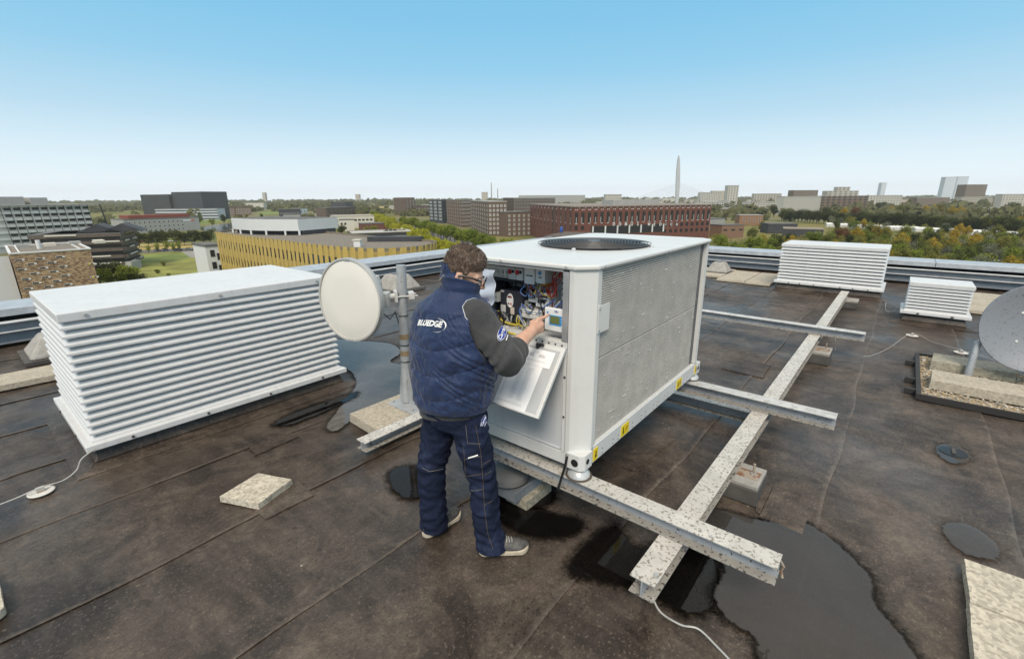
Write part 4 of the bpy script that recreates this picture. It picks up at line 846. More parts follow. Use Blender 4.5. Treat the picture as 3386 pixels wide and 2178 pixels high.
# ---- joints (world)
FW = V3(.643, .766, 0); RT = V3(.766, -.643, 0); UPv = V3(0, 0, 1)
PEL = V3(-.325, 2.385, .90); NECK = V3(-.285, 2.392, 1.50); CEN = V3(-.335, 2.39, 0)
hipL, hipR = PEL-RT*.095-UPv*.03, PEL+RT*.095-UPv*.03
kneeL, kneeR = V3(-.478, 2.43, .47), V3(-.170, 2.30, .47); ankL, ankR = V3(-.490, 2.435, .10), V3(-.145, 2.262, .10)
shR, elR, wrR = V3(-.185, 2.275, 1.42), V3(-.022, 2.185, 1.225), V3(.100, 2.432, 1.288)
shL, elL, wrL = V3(-.415, 2.51, 1.38), V3(-.36, 2.69, 1.20), V3(-.26, 2.83, 1.26)
HC = V3(-.242, 2.392, 1.618)
ha, hp = R(-2), R(-20)
hf = V3(math.cos(ha)*math.cos(hp), math.sin(ha)*math.cos(hp), math.sin(hp)); hr = V3(math.sin(ha), -math.cos(ha), 0); hu = np.cross(hr, hf); HM = np.stack([hf, hr, hu], 1)
def HD(P): return (P-HC)@HM
KN = V3(.162, 2.512, 1.312); hd = (KN-wrR)/np.linalg.norm(KN-wrR); kx = V3(.22, -.12, -.95); kx = kx-hd*(kx@hd); kx /= np.linalg.norm(kx); hn = np.cross(kx, hd); hn = hn if hn[0] > 0 else -hn
TIP = V3(.208, 2.550, 1.358)
def hand(P, W_, K_, d, k, n, tip=None):
    o = cap(P, W_, K_, .026, .02)
    kn = [K_+k*(-.033+.0215*i)-d*(.004*abs(i-1)) for i in range(4)]
    for i in range(4): o = smin(o, cap(P, W_+k*(-.016+.010*i)+d*.012, kn[i], .017, .0125), .012)
    def seg(*pts): return min_([cap(P, pts[i][0], pts[i+1][0], pts[i][1], pts[i+1][1]) for i in range(len(pts)-1)])
    fing = []
    for i in range(4):
        L = (.040, .044, .041, .033)[i]
        if i == 0 and tip is not None: m = kn[0]*.45+tip*.55+n*.006; fing.append(seg((kn[0], .0105), (m, .0088), (tip, .0072))); continue
        a = kn[i]+(d*.62-n*.78)*L; b = a+(-d*.75-n*.5)*L*.62; c = b+(-d*.55+n*.70)*L*.5; fing.append(seg((kn[i], .0105), (a, .0095), (b, .0085), (c, .0075)))
    t0 = W_+d*.028-k*.022-n*.004; t1 = t0+d*.034-k*.016-n*.014; t2 = t1+d*.03+k*.006-n*.010; fing.append(seg((t0, .0145), (t1, .0115), (t2, .009)))
    for f_ in fing: o = smin(o, f_, .0045)
    return o
def min_(l):
    o = l[0]
    for x in l[1:]: o = np.minimum(o, x)
    return o
def headf(P):
    q = HD(P); o = ell(q, (-.014, 0, .034), (.099, .077, .088))
    o = smin(o, ell(q, (.028, 0, -.045), (.060, .056, .074)), .03)
    o = smin(o, ell(q, (.060, 0, -.098), (.026, .028, .024)), .025)
    for s in (-1, 1):
        o = smin(o, cap(q, (-.008, s*.050, -.060), (.052, s*.02, -.100), .021, .018), .02); o = smin(o, ell(q, (.052, s*.038, -.032), (.03, .024, .026)), .02)
        o = smin(o, cap(q, (.078, s*.012, .016), (.066, s*.046, .012), .012, .010), .012)
        o = smax(o, -ell(q, (.096, s*.031, -.006), (.016, .017, .011)), .010)
        e = smax(ell(q, (-.016, s*.077, -.016), (.021, .009, .034), None), -ell(q, (-.012, s*.088, -.014), (.012, .008, .022)), .004); o = smin(o, e, .006)
    o = smin(o, cap(q, (.090, 0, .004), (.112, 0, -.034), .008, .0115), .010); o = smin(o, ell(q, (.098, 0, -.040), (.014, .017, .009)), .006)
    o = smin(o, cap(q, (.086, -.014, -.064), (.086, .014, -.064), .0065, .0065), .008); o = smin(o, cap(q, (.082, -.012, -.077), (.082, .012, -.077), .007, .007), .008)
    o = smax(o, -cap(q, (.100, -.02, -.0705), (.100, .02, -.0705), .007, .007), .004)
    return o
NB = HC+HM@V3(-.035, 0, -.07)
def bodyf(P):
    o = smin(headf(P), cap(P, NB, NECK, .056, .066), .03)
    o = smin(o, cap(P, NECK-UPv*.06, PEL, .10, .12), .05)
    for a, b, c in ((hipL, kneeL, ankL), (hipR, kneeR, ankR)): o = smin(o, np.minimum(cap(P, a, b, .075, .052), cap(P, b, c, .05, .035)), .03)
    for a, b, c in ((shR, elR, wrR), (shL, elL, wrL)): o = smin(o, np.minimum(cap(P, a, b, .052, .042), cap(P, b, c, .043, .027)), .02)
    o = smin(o, cap(P, wrR-hd*.10, wrR, .036, .027), .02)
    o = smin(o, hand(P, wrR, KN, hd, kx, hn, TIP), .012)
    dl = (wrL-elL)/np.linalg.norm(wrL-elL); kl = np.cross(dl, UPv); kl /= np.linalg.norm(kl); return smin(o, hand(P, wrL, wrL+dl*.09, dl, kl, UPv), .012)
t = NT('skin'); co = t.coord(); n1 = t.noise(co, 22, 4); c = t.ramp(n1, (.3, (.56, .32, .225)), (.7, (.68, .43, .32))); c = t.mix(t.math('MULTIPLY', t.ramp(t.noise(co, 130, 2), (.6, 0.), (.7, 1.)), .3), c, (.42, .19, .13)); t.col(c).set(rough=.5); t.b.inputs['Subsurface Weight'].default_value = .12; t.b.inputs['Subsurface Radius'].default_value = (.01, .004, .002); t.bump(t.noise(co, 220, 3), .12, .001); M_SKIN = t.m
man = skin('person', bodyf, (-.72, 2.08, 0.02), (.27, 2.98, 1.82), .004, M_SKIN, None, 1); man.location = PB.tolist()
tag(man, 'technician in navy quilted vest and dark jeans pressing the control panel', 'person')
# ---- hair
def hairf(P):
    q = HD(P); top = np.clip((q[:, 2]-.045)/.07, 0, 1); fr_ = np.clip((q[:, 0]+.02)/.09, 0, 1)
    th_ = .006+.013*top+.009*top*fr_; o = ell(q, (-.016, 0, .036), (.099, .0765, .088))-th_-.004*fold(q, 11, 3, 3)*(.4+top)-.0035*fold(q*V3(1, 2.2, 1), 26, 8, 2)*(.3+top)
    line = -.012+np.where(q[:, 0] > -.005, .046+.25*np.clip(q[:, 0]-.03, 0, 1)+np.where(q[:, 0] < .028, -.052*np.clip((.028-q[:, 0])/.03, 0, 1), 0), np.where(q[:, 0] > -.04, .024, .024-1.9*np.clip(-q[:, 0]-.04, 0, .058)))
    o = smax(o, (line-q[:, 2])*.8+.003*fold(q, 20, 5, 2), .006); o = smax(o, (q[:, 0]-.088)+.01*fold(q, 14, 6, 2), .01)
    return smax(o, -(headf(P)+.004), .003)
t = NT('brown hair'); co = t.coord('Object', (1, 1, 1)); n1 = t.noise(co, 90, 5, .7, 1.2); c = t.ramp(n1, (.32, (.026, .016, .011)), (.5, (.10, .066, .045)), (.70, (.30, .22, .165))); t.col(c).set(rough=.42, spec=.5); b1 = t.bump(t.noise(co, 160, 4, .7, 1.5), .9, .004); M_HAIR = t.m
hair = skin('hair', hairf, HC-.16, HC+.17, .003, M_HAIR, man, 0)
rh = np.random.RandomState(2); m = MB(); ns = 0
while ns < 900:
    d = rh.normal(size=3); d /= np.linalg.norm(d); p = V3(-.016, 0, .036)+d*V3(.099, .0765, .088)
    if p[2] < .02 or p[0] > .075 or (p[2] < .055 and p[0] > .0): continue
    top = min(max((p[2]-.05)/.06, 0), 1); base = p+d*(.005+.012*top); L = .009+.016*top; sw = np.cross(d, V3(0, 0, 1))+rh.normal(size=3)*.5; pts = []
    for k in range(5):
        tt = k/4; pts.append(base+d*L*(.25+.75*tt-.75*tt*tt)+sw*L*(.7*tt)+V3(.3, 0, -.25)*L*tt*tt+np.cross(sw, d)*L*.5*math.sin(tt*5))
    m.tube([Vector((HM@x+HC-PB).tolist()) for x in pts], .0016, 4, False, .0007); ns += 1
hs = m.build('curls', M_HAIR, hair, smooth=True); stuff(hs)
# ---- glasses
def hw(*p): return Vector((HM@V3(*p)+HC-PB).tolist())
gl = link('glasses', None, man)
for s in (-1, 1):
    MB().tube([hw(-.022, s*.084, -.006), hw(-.005, s*.085, .004), hw(.05, s*.079, .006), hw(.098, s*.066, .004)], .0048, 6, True, .0062).build('temple', M_BLACK, gl, smooth=True)
    rim_ = [hw(.1115-.020*abs(a)**2*5, s*(.031)+s*0+.027*math.cos(t_), -.004+.020*math.sin(t_)) for t_, a in [(2*math.pi*i/20, (.031*1+.027*math.cos(2*math.pi*i/20)*s-.0)) for i in range(21)]]
    MB().tube(rim_, .0030, 5, False).build('rim', M_BLACK, gl, smooth=True)
    gg = MB(); gg.add([tuple(p) for p in rim_[:-1]], [tuple(range(20))]); tg = NT('lens glass'); tg.col((.9, .93, .93)).set(rough=.03, alpha=.25); gg.build('lens', tg.m, gl)
    ev = MB(); cc = hw(.083, s*.031, -.005); ev.X = Matrix.Translation(cc); ev.lathe([(.0115*math.sin(a*math.pi/8), -.0115*math.cos(a*math.pi/8)) for a in range(1, 8)], 12); ev.build('eye', flat('eye white', (.7, .68, .65), .2), man, smooth=True)
MB().tube([hw(.110, -.008, .002), hw(.115, 0, .005), hw(.110, .008, .002)], .003, 6).build('bridge', M_BLACK, gl)
MB().box(-.004, .004, -.004, .004, -.004, .004)
# ---- trousers
def trf(P):
    o = ell(P, PEL+V3(0, 0, .0), (.175, .17, .16))
    for a, b, c, ft in ((hipL, kneeL, ankL, (.20, .24)), (hipR, kneeR, ankR, (.99, .13))):
        a_ = a; l = np.minimum(cap(P, a_, b, .108, .083), smin(cap(P, b, c-UPv*.035, .083, .076), cap(P, c+V3(ft[0]*.02, ft[1]*.02, .02), c+V3(ft[0]*.03, ft[1]*.03, -.055), .070, .080), .03)); o = smin(o, l, .04)
        d = b-P; kz = np.exp(-((P[:, 2]-.52)/.12)**2)+.9*np.exp(-((P[:, 2]-.16)/.10)**2)
        o = o-.0060*kz*np.sin(P[:, 2]*95+4*np.sin(P@V3(14, 9, 5))+8*(P[:, 0]+P[:, 1]))*np.exp(-(np.linalg.norm((P-b)[:, :2], axis=1)/.13)**2)
    hz_ = np.exp(-((P[:, 2]-.76)/.10)**2); o = o-.005*hz_*np.sin(P@V3(28, -12, 62)+3*np.sin(P@V3(9, 15, 12)))
    o = o-.0095*fold(P*V3(1, 1, 1.6), 4.2, 21, 3)-.0020*fold(P, 13, 22, 2)
    o = smax(o, .045-P[:, 2], .006); o = smax(o, P[:, 2]-1.04, .01)
    return o
t = NT('dark denim'); co = t.coord(); n1 = t.noise(co, 7, 6, .6); c = t.ramp(n1, (.3, (.0055, .008, .019)), (.55, (.0125, .018, .043)), (.78, (.042, .058, .115))); wv = t.noise(t.coord('Object', (300, 300, 60)), 1, 2, .5); c = t.mix(.45, c, t.ramp(wv, (.3, .3), (.7, .8)), 'OVERLAY'); t.col(c).set(rough=.85, spec=.2); t.bump(wv, .25, .001); M_DEN = t.m
trou = skin('trousers', trf, (-.62, 2.10, .02), (.06, 2.62, 1.02), .0045, M_DEN, man, 1)
M_STI = flat('tan stitching', (.17, .125, .06), .8); M_STW = flat('pale stitching', (.26, .235, .185), .8)
def snap(field, p, it=14):
    p = V3(*p)
    for i in range(it):
        Q = np.stack([p, p+V3(.002, 0, 0), p+V3(0, .002, 0), p+V3(0, 0, .002)]); d = field(Q); g = (d[1:]-d[0])/.002; p = p-g*d[0]/max(float(g@g), .25)
    return p, g/np.linalg.norm(g)
def surf_line(name, field, pts, r, mat, par, n=8, lift=.0015):
    out = []
    for a, b in zip(pts, pts[1:]):
        for i in range(n): q, g = snap(field, V3(*a)*(1-i/n)+V3(*b)*(i/n)); out.append(Vector((q+g*lift-PB).tolist()))
    q, g = snap(field, pts[-1]); out.append(Vector((q+g*lift-PB).tolist()))
    return MB().tube(out, r, 5).build(name, mat, par, smooth=True)
# ---- sweater: sleeves and hem
def torso(P, grow=0., prof=None):
    z = P[:, 2]; lean = (z-.9)[:, None]*V3(.058, .006, 0); q = P-CEN-lean-V3(0, 0, 0); x = q@RT; y = q@FW
    zs, aa, bb = prof; a = np.interp(z, zs, aa)+grow; b = np.interp(z, zs, bb)+grow
    k = np.sqrt((x/a)**2+(y/b)**2)+1e-6; g = np.sqrt((x/a**2)**2+(y/b**2)**2)+1e-6
    return k*(k-1)/g, x, y
HEMP = ([.72, .84, .92, 1.0, 1.1], [.19, .198, .21, .215, .215], [.158, .164, .17, .17, .17])
def swf(P):
    o, x, y = torso(P, 0, HEMP); o = smax(o, .850+.018*np.sin(x*9)-P[:, 2]+.0, .006); o = smax(o, P[:, 2]-1.0, .02); o = o-.003*np.sin(P[:, 2]*70+5*x)-.003*fold(P, 5, 31, 2)
    for s, e, w_, rc in ((shR, elR, wrR, .66), (shL, elL, wrL, .66)):
        c = e+(w_-e)*.40
        a = smin(cap(P, s, e, .090, .077), cap(P, e, c, .077, .062), .03); bnd = np.exp(-(np.linalg.norm(P-e, axis=1)/.10)**2)
        d = (e-s)/np.linalg.norm(e-s); u_ = (P-s)@d
        a = a-.0055*np.sin(u_*75+5*np.sin(P@V3(20, 12, -9))+16*P[:, 2])*(.25+bnd)-.004*fold(P, 5.5, 33, 2)
        dc = (w_-e)/np.linalg.norm(w_-e); a = smax(a, (P-c)@dc, .008)
        a = smin(a, np.maximum(cap(P, e, c, .075, .067), np.abs((P-c)@dc+.018)-.018), .006)
        o = np.minimum(o, a)
    return o
t = NT('dark grey sweatshirt'); co = t.coord(); c = t.ramp(t.noise(co, 9, 5), (.3, (.042, .042, .045)), (.7, (.074, .074, .077))); c = t.mix(t.ramp(t.noise(co, 75, 3, .6), (.66, 0.), (.70, .9)), c, (.012, .012, .013)); c = t.mix(.35, c, t.ramp(t.noise(co, 420, 2), (.3, .3), (.7, .8)), 'OVERLAY'); t.col(c).set(rough=.9, spec=.15, sheen=.15); t.bump(t.noise(co, 420, 2), .2, .001); M_SWT = t.m
swt = skin('sweatshirt', swf, (-.66, 2.08, .74), (.12, 2.92, 1.54), .0045, M_SWT, man, 1)
# ---- quilted vest
VP = ([.87, .91, .97, 1.08, 1.2, 1.32, 1.40, 1.45, 1.49, 1.53, 1.56], [.204, .222, .232, .246, .258, .262, .252, .222, .15, .10, .06], [.170, .182, .192, .200, .198, .186, .170, .150, .115, .09, .06])
CT = V3(-.266, 2.392, 1.535)
def vestf(P):
    o, x, y = torso(P, 0, VP); an = np.arctan2(x, -y)
    zz = P[:, 2]+.030*np.cos(an*1.6+.5)+.012*np.sin(an*3); ch = np.abs(np.sin(np.pi*(zz-.045)/.138)); ch = ch**.38
    seam = 1-np.exp(-(np.minimum(np.abs(an-1.45), np.abs(an+1.45))/.03)**2)
    puff = .013*ch*(.4+.6*seam)*np.clip((P[:, 2]-.90)/.03, 0, 1)
    wr_ = np.sin(an*34+6*np.sin(P[:, 2]*21+an*3)+60*(P[:, 2]))*np.clip(1.1-ch, 0, 1)
    wr2 = np.sin(P[:, 2]*120+11*an+4*np.sin(an*7+P[:, 2]*30))*np.exp(-((P[:, 2]-1.12)/.16)**2)*np.clip((an-.1)*1.4, 0, 1)
    o = o-puff-.0045*wr_-.006*wr2-.006*fold(P, 5.5, 41, 3)-.0028*fold(P, 15, 44, 2)
    o = smax(o, .892+.012*np.sin(an*2)-P[:, 2], .010)
    o = np.minimum(o, np.maximum(torso(P, .004, VP)[0], np.abs(P[:, 2]-.906-.012*np.sin(an*2))-.012))
    for s, e in ((shR, elR), (shL, elL)):
        d = (e-s)/np.linalg.norm(e-s)
        if s is shR: o = smax(o, -cap(P, s+d*.055+RT*.03, e+d*.1, .098, .10), .010)
        else: o = smax(o, -cap(P, s+d*.12, e+d*.1, .095, .10), .010)
    ax = V3(.05, .10, 1.); ax = ax/np.linalg.norm(ax); q = P-CT; u = q@ax; rx = q@RT; ry = q@FW-u*.10; rr_ = np.sqrt((rx/1.04)**2+(ry)**2)
    ang = np.arctan2(rx, ry); gap = np.clip(np.abs(ang)/.34, 0, 1)
    col = np.maximum(np.abs(rr_-.087-.010*np.clip(u, 0, 1)*9)-.011-.002*np.sin(u*110), np.maximum(-.07-u, u-(.044-.027*np.cos(ang))))
    col = np.maximum(col, (.34-np.abs(ang))*.09)
    o = smin(o, col, .014)
    return smax(o, -cap(P, NB, NECK-UPv*.1, .070, .075), .006)
t = NT('navy quilted nylon'); co = t.coord(); c = t.ramp(t.noise(co, 6, 5), (.3, (.011, .022, .066)), (.7, (.024, .044, .115)))
dp = t.voro(co, 95); c = t.mix(t.math('MULTIPLY', t.ramp(dp.outputs['Distance'], (.10, 1.), (.16, 0.)), t.ramp(t.noise(co, 5, 3), (.45, 0.), (.6, .8))), c, (.22, .28, .42)); t.col(c).set(rough=.62, spec=.3, sheen=.15); b1 = t.bump(t.noise(co, 55, 4, .6), .35, .004); t.bump(t.noise(co, 18, 3, .6, .8), .35, .010, b1); M_VST = t.m
vest = skin('vest', vestf, (-.68, 2.10, .78), (.02, 2.72, 1.66), .0042, M_VST, man, 1)
# armhole piping, collar tab
pp = []
ac_ = shR+(elR-shR)/np.linalg.norm(elR-shR)*.03+RT*.0
for i in range(49):
    a = 2*math.pi*i/48; q = ac_+(FW*math.cos(a)+UPv*math.sin(a))*.10
    for k in range(10): q, g = snap(swf, q, 2); q, g2 = snap(vestf, q, 2)
    pp.append(Vector((q+g*.003-PB).tolist()))
pp = [pp[i] for i in range(49) if (pp[i]-pp[i-1]).length < .05]
MB().tube(pp, .0022, 5, False).build('armhole_piping', flat('silver piping', (.5, .52, .56), .5), vest, smooth=True)
MB().tube(smooth3([Vector((CT+UPv*.07+RT*(-.06)-FW*.065-PB).tolist()), Vector((CT+UPv*.085-FW*.085-RT*.03-PB).tolist()), Vector((CT+UPv*.055-FW*.10-RT*.05-PB).tolist())]), .003, 6).build('hanger_loop', M_STW, vest)
# ---- printed marks laid on the cloth
from mathutils.bvhtree import BVHTree
def bvh(o):
    dg = bpy.context.evaluated_depsgraph_get(); e = o.evaluated_get(dg); me = e.to_mesh(); me.transform(Matrix.Translation(PB.tolist())); t_ = BVHTree.FromPolygons([v.co[:] for v in me.vertices], [p.vertices[:] for p in me.polygons]); e.to_mesh_clear(); return t_
def decal(tree, u, v, up=(0, 0, 1), roll=0.):
    o_ = Vector((0, 0, CAM_H)); d = ray(u, v).normalized(); hit, n, _, _ = tree.ray_cast(o_, d)
    ns_ = Vector((0, 0, 0))
    for du in (-14, 0, 14):
        for dv in (-14, 0, 14):
            h2, n2, _, _ = tree.ray_cast(o_, ray(u+du, v+dv).normalized())
            if h2 is not None: ns_ += n2 if n2.dot(d) < 0 else -n2
    n = ns_.normalized(); up = Vector(up); y = (up-n*up.dot(n)).normalized(); x = y.cross(n)
    if roll: x, y = x*math.cos(roll)+y*math.sin(roll), y*math.cos(roll)-x*math.sin(roll)
    def bend(c):
        p = hit+x*c.x+y*c.y+n*.06; h, _, _, _ = tree.ray_cast(p, -n, .14)
        q = h if h is not None else hit+x*c.x+y*c.y
        return q+n*(.0042+c.z)-Vector(PB.tolist())
    return bend
bpy.context.view_layer.update()
tv = bvh(vest); bd = decal(tv, 1419, 1070)
me = textmesh('BLUEDGE', .040, .16, .0018, sp=1.02); me.materials.append(M_LOGOW)
for v in me.vertices: v.co = bd(v.co)
link('back_lettering', me, vest)
sw_ = MB(); pts = [(.052+.056*math.cos(a), -.005+.034*math.sin(a)) for a in [R(-100)+R(190)*i/24 for i in range(25)]]; fs = []
for i, (x, y) in enumerate(pts): w_ = .0034*math.sin(math.pi*i/24)+.0003; sw_.v += [(x, y-w_*.5, 0), (x+w_*1.4, y+w_*.5, 0)]
for i in range(24): sw_.f.append((2*i, 2*i+1, 2*i+3, 2*i+2)); sw_.m.append(0)
me = sw_.mesh('back_swoosh', M_LOGOW)
for v in me.vertices: v.co = bd(v.co)
link('back_swoosh', me, vest)
def S_(*uv): return uv
tt_ = bvh(trou)
def stitch(name, pts, r, mat, lift=.001):
    run = []; o_ = Vector((0, 0, CAM_H))
    for (u0, v0), (u1_, v1_) in zip(pts, pts[1:]):
        n_ = max(3, int(math.hypot(u1_-u0, v1_-v0)/7))
        for i in range(n_+1):
            h_, nn, _, _ = tt_.ray_cast(o_, ray(u0+(u1_-u0)*i/n_, v0+(v1_-v0)*i/n_).normalized())
            if h_ is not None and (not run or (h_-run[-1]).length < .04 and (h_-run[-1]).length > .001): run.append(h_+nn*lift)
    if len(run) > 2: MB().tube([p-Vector(PB.tolist()) for p in run], r, 5).build(name, mat, trou, smooth=True)
for pts, mt in ((S_((1573, 1405), (1590, 1500), (1597, 1590), (1602, 1680), (1612, 1760), (1630, 1815)), M_STI), (S_((1432, 1400), (1450, 1455), (1490, 1473), (1540, 1475), (1585, 1470)), M_STI), (S_((1480, 1455), (1540, 1425)), M_STI), (S_((1500, 1462), (1542, 1436)), M_STI),
                (S_((1540, 1405), (1546, 1465), (1590, 1467)), M_STW), (S_((1533, 1475), (1540, 1575), (1590, 1567)), M_STI), (S_((1540, 1517), (1588, 1508)), M_STW), (S_((1535, 1612), (1565, 1622), (1598, 1616)), M_STW), (S_((1395, 1545), (1420, 1558), (1465, 1550)), M_STW), (S_((1597, 1535), (1622, 1520)), M_STI), (S_((1602, 1570), (1625, 1556)), M_STI), (S_((1603, 1668), (1627, 1655)), M_STI)):
    stitch('stitching', pts, .0009, mt)
stitch('pocket_card', S_((1549, 1513), (1580, 1503)), .004, M_PW, .003)
ts = bvh(swt); oval_logo(swt, .092, None, bend=decal(ts, 1660, 1101, roll=R(46)))
oval_logo(trou, .068, None, bend=decal(tt_, 1598, 1390, roll=R(35)))
# ---- shoes
M_SOLE = flat('worn beige sole', (.50, .43, .33), .8, var=.15, scale=20, dirt=(.18, .15, .12, .5)); M_UPP = flat('scuffed grey leather', (.075, .073, .070), .6, var=.35, scale=24, bump=.3, dirt=(.26, .24, .22, .45))
def shoe(heel, toe):
    heel = V3(*heel, 0); toe = V3(*toe, 0); d = (toe-heel)/np.linalg.norm(toe-heel); s_ = V3(d[1], -d[0], 0); L = .298; Z0 = .013
    def loc(P): q = P-heel; return np.stack([q@d, q@s_, q[:, 2]-Z0], 1)
    def solef(P):
        q = loc(P); f = np.minimum(cap(q*V3(1, 1, 0), (.045, 0, 0), (.12, .002, 0), .040, .040), cap(q*V3(1, 1, 0), (.12, .002, 0), (.245, .004, 0), .040, .052)); lift = .022*np.clip((q[:, 0]-.23)/.07, 0, 1)**2
        return smax(f, np.abs(q[:, 2]-.016-lift*.5)-.016, .006)
    def uppf(P):
        q = loc(P); o = ell(q, (.215, .003, .030), (.085, .047, .042)); o = smin(o, cap(q, (.055, 0, .045), (.16, .0, .052), .040, .036), .03); o = smin(o, cap(q, (.05, 0, .05), (.065, 0, .10), .037, .036), .02); return smax(o-.0015*fold(P, 22, 51, 2), .024-q[:, 2], .004)
    lo = np.minimum(heel, toe)-.09; hi = np.maximum(heel, toe)+.09; lo[2] = -.005; hi[2] = .15
    r_ = link('shoe', None, man); skin('sole', solef, lo, hi, .0035, M_SOLE, r_, 1); up = skin('upper', uppf, lo, hi, .0035, M_UPP, r_, 1)
    for i in range(5):
        x = .135+.017*i; P0 = [heel+d*(x-.004)+s_*.03+UPv*.095, heel+d*(x+.004)+UPv*.13, heel+d*(x-.002)-s_*.03+UPv*.095]; surf_line('lace', uppf, P0, .0022, flat('pale lace', (.48, .46, .42), .8), up, 5, .002)
    surf_line('stripe', uppf, [heel+d*.12+s_*.05+UPv*.05, heel+d*.145+s_*.05+UPv*.085], .003, M_LOGOW, up, 4, .0006); surf_line('red_trim', uppf, [heel+d*.02+s_*.04+UPv*.055, heel+d*.07+s_*.05+UPv*.05, heel+d*.12+s_*.05+UPv*.045], .0035, M_RED, up, 6, .0004)
shoe((-.548, 2.372), (-.340, 2.618)); shoe((-.205, 2.245), (.095, 2.285))
# ================================================================== THE CITY BELOW
def ground_mat():
    t = NT('fields and lots'); co = t.coord('World'); n = t.noise(co, .012, 6, .6, .5)
    c = t.ramp(n, (.34, (.10, .125, .03)), (.46, (.15, .155, .045)), (.56, (.24, .20, .075)), (.68, (.12, .13, .045)))
    c = t.mix(t.math('MULTIPLY', t.ramp(t.noise(co, .15, 5, .7), (.4, 0.), (.75, 1.)), .5), c, (.085, .095, .03))
    far = t.ramp(t.noise(co, .004, 5, .65), (.45, 0.), (.6, 1.)); c = t.mix(t.math('MULTIPLY', far, .6), c, (.20, .18, .13))
    t.col(c).set(rough=.95, spec=.1); return t.m
g = MB(); n_ = 64; g.v = [(0, 0, 0)]+[(4400*math.cos(2*math.pi*i/n_), 4400*math.sin(2*math.pi*i/n_), 0) for i in range(n_)]; g.f = [(0, i+1, (i+1) % n_+1) for i in range(n_)]; g.m = [0]*n_
struct(g.build('ground', ground_mat(), None, (0, 0, STREET)))
M_ASPH = flat('asphalt', (.11, .105, .10), .9, var=.2, scale=.2); M_PAV = flat('paving', (.26, .245, .22), .9, var=.15, scale=.3); M_CANAL = flat('canal water', (.10, .11, .12), .08, var=.1, scale=.02)
M_GRS = flat('mown grass', (.15, .19, .035), .95, var=.35, scale=.06); M_STRAW = flat('dry grass', (.36, .27, .085), .95, var=.3, scale=.05); M_MEADOW = flat('rough meadow', (.20, .205, .042), .95, var=.5, scale=.09)
def patch_px(name, mat, px, lift, h=0., label=None):
    pts = [cp(u, v, 0) for u, v in px]; c = sum(pts, Vector())/len(pts)
    p2 = [(p.x-c.x, p.y-c.y) for p in pts]
    if sum(p2[j-1][0]*p2[j][1]-p2[j][0]*p2[j-1][1] for j in range(len(p2))) < 0: p2.reverse()
    return struct(MB().add([(x, y, 0) for x, y in p2], [tuple(range(len(p2)))]).build(name, mat, None, (c.x, c.y, STREET+lift)), label)
patch_px('meadow', M_MEADOW, [(330, 940), (430, 845), (560, 832), (700, 838), (760, 900), (760, 1010), (420, 1030)], .02)
patch_px('lawn', M_GRS, [(420, 858), (520, 838), (640, 838), (650, 850), (560, 862), (450, 870)], .03)
patch_px('dry_lawn', M_STRAW, [(445, 808), (690, 802), (720, 815), (690, 822), (450, 828)], .03)
patch_px('road', M_ASPH, [(430, 829), (720, 815), (760, 820), (760, 830), (640, 829), (432, 838)], .04)
patch_px('car_park', M_PAV, [(600, 832), (700, 826), (710, 850), (630, 852)], .05)
patch_px('canal', M_CANAL, [(640, 757), (690, 745), (790, 738), (800, 760), (700, 768)], .03)
patch_px('lawn', M_GRS, [(600, 735), (700, 725), (780, 726), (660, 745)], .03)
patch_px('lawn', M_GRS, [(850, 703), (920, 695), (925, 707), (860, 711)], .03)
patch_px('lawn', M_GRS, [(300, 725), (405, 716), (400, 750), (330, 752)], .03)
patch_px('street', M_PAV, [(1030, 765), (1055, 765), (1062, 730), (1060, 705), (1045, 705), (1036, 735)], .03)
patch_px('avenue', M_ASPH, [(1560, 830), (1640, 822), (1345, 738), (1270, 708), (1215, 690), (1205, 690), (1240, 712), (1310, 742)], .03)
patch_px('dry_lawn', M_STRAW, [(1215, 682), (1300, 684), (1300, 702), (1250, 706)], .03)
patch_px('path', M_PAV, [(2515, 790), (2530, 790), (2580, 815), (2640, 830), (2600, 830), (2545, 812)], .05)
patch_px('lawn', M_GRS, [(3280, 868), (3386, 858), (3386, 900), (3200, 900)], .05)
# ---- buildings: a frame with x along the front (left to right as seen), y to the back, z up
def blk(name, label, p1, p2, h, depth, mat, roof=None, cat='building', group=None, base=0.):
    P, Q = cp(*p1, h), cp(*p2, h); d = Q-P; o = thing(name, label, cat, (P.x, P.y, STREET+base), math.atan2(d.y, d.x), group); L = math.hypot(d.x, d.y)
    MB().box(0, L, 0, depth, 0, h-base).build('wall', mat, o)
    if roof is not None: rf = MB().box(-.25, L+.25, -.25, depth+.25, h-base, h-base+.45).build('roof', roof, o); o['roof_'] = 1
    return o, L
_wm = {}
def wmesh(w, h, fm, gm, fr=.09, d=.10):
    k = (round(w, 3), round(h, 3), fm.name, gm.name, fr)
    if k not in _wm:
        m = MB(); m.box(0, w, -d, .0, 0, h); m.cur = 1
        m.add([(fr, -d-.006, fr), (w-fr, -d-.006, fr), (w-fr, -d-.006, h-fr), (fr, -d-.006, h-fr)], [(0, 1, 2, 3)]); _wm[k] = m.mesh('window', [fm, gm])
    return _wm[k]
M_GLS = flat('window glass', (.025, .03, .035), .12, var=.3, scale=.4); M_GLB = flat('pale blind glass', (.30, .31, .31), .3, var=.2, scale=.3); M_WFR = flat('white window frame', (.58, .57, .54), .6); M_DFR = flat('dark window frame', (.03, .03, .032), .6)
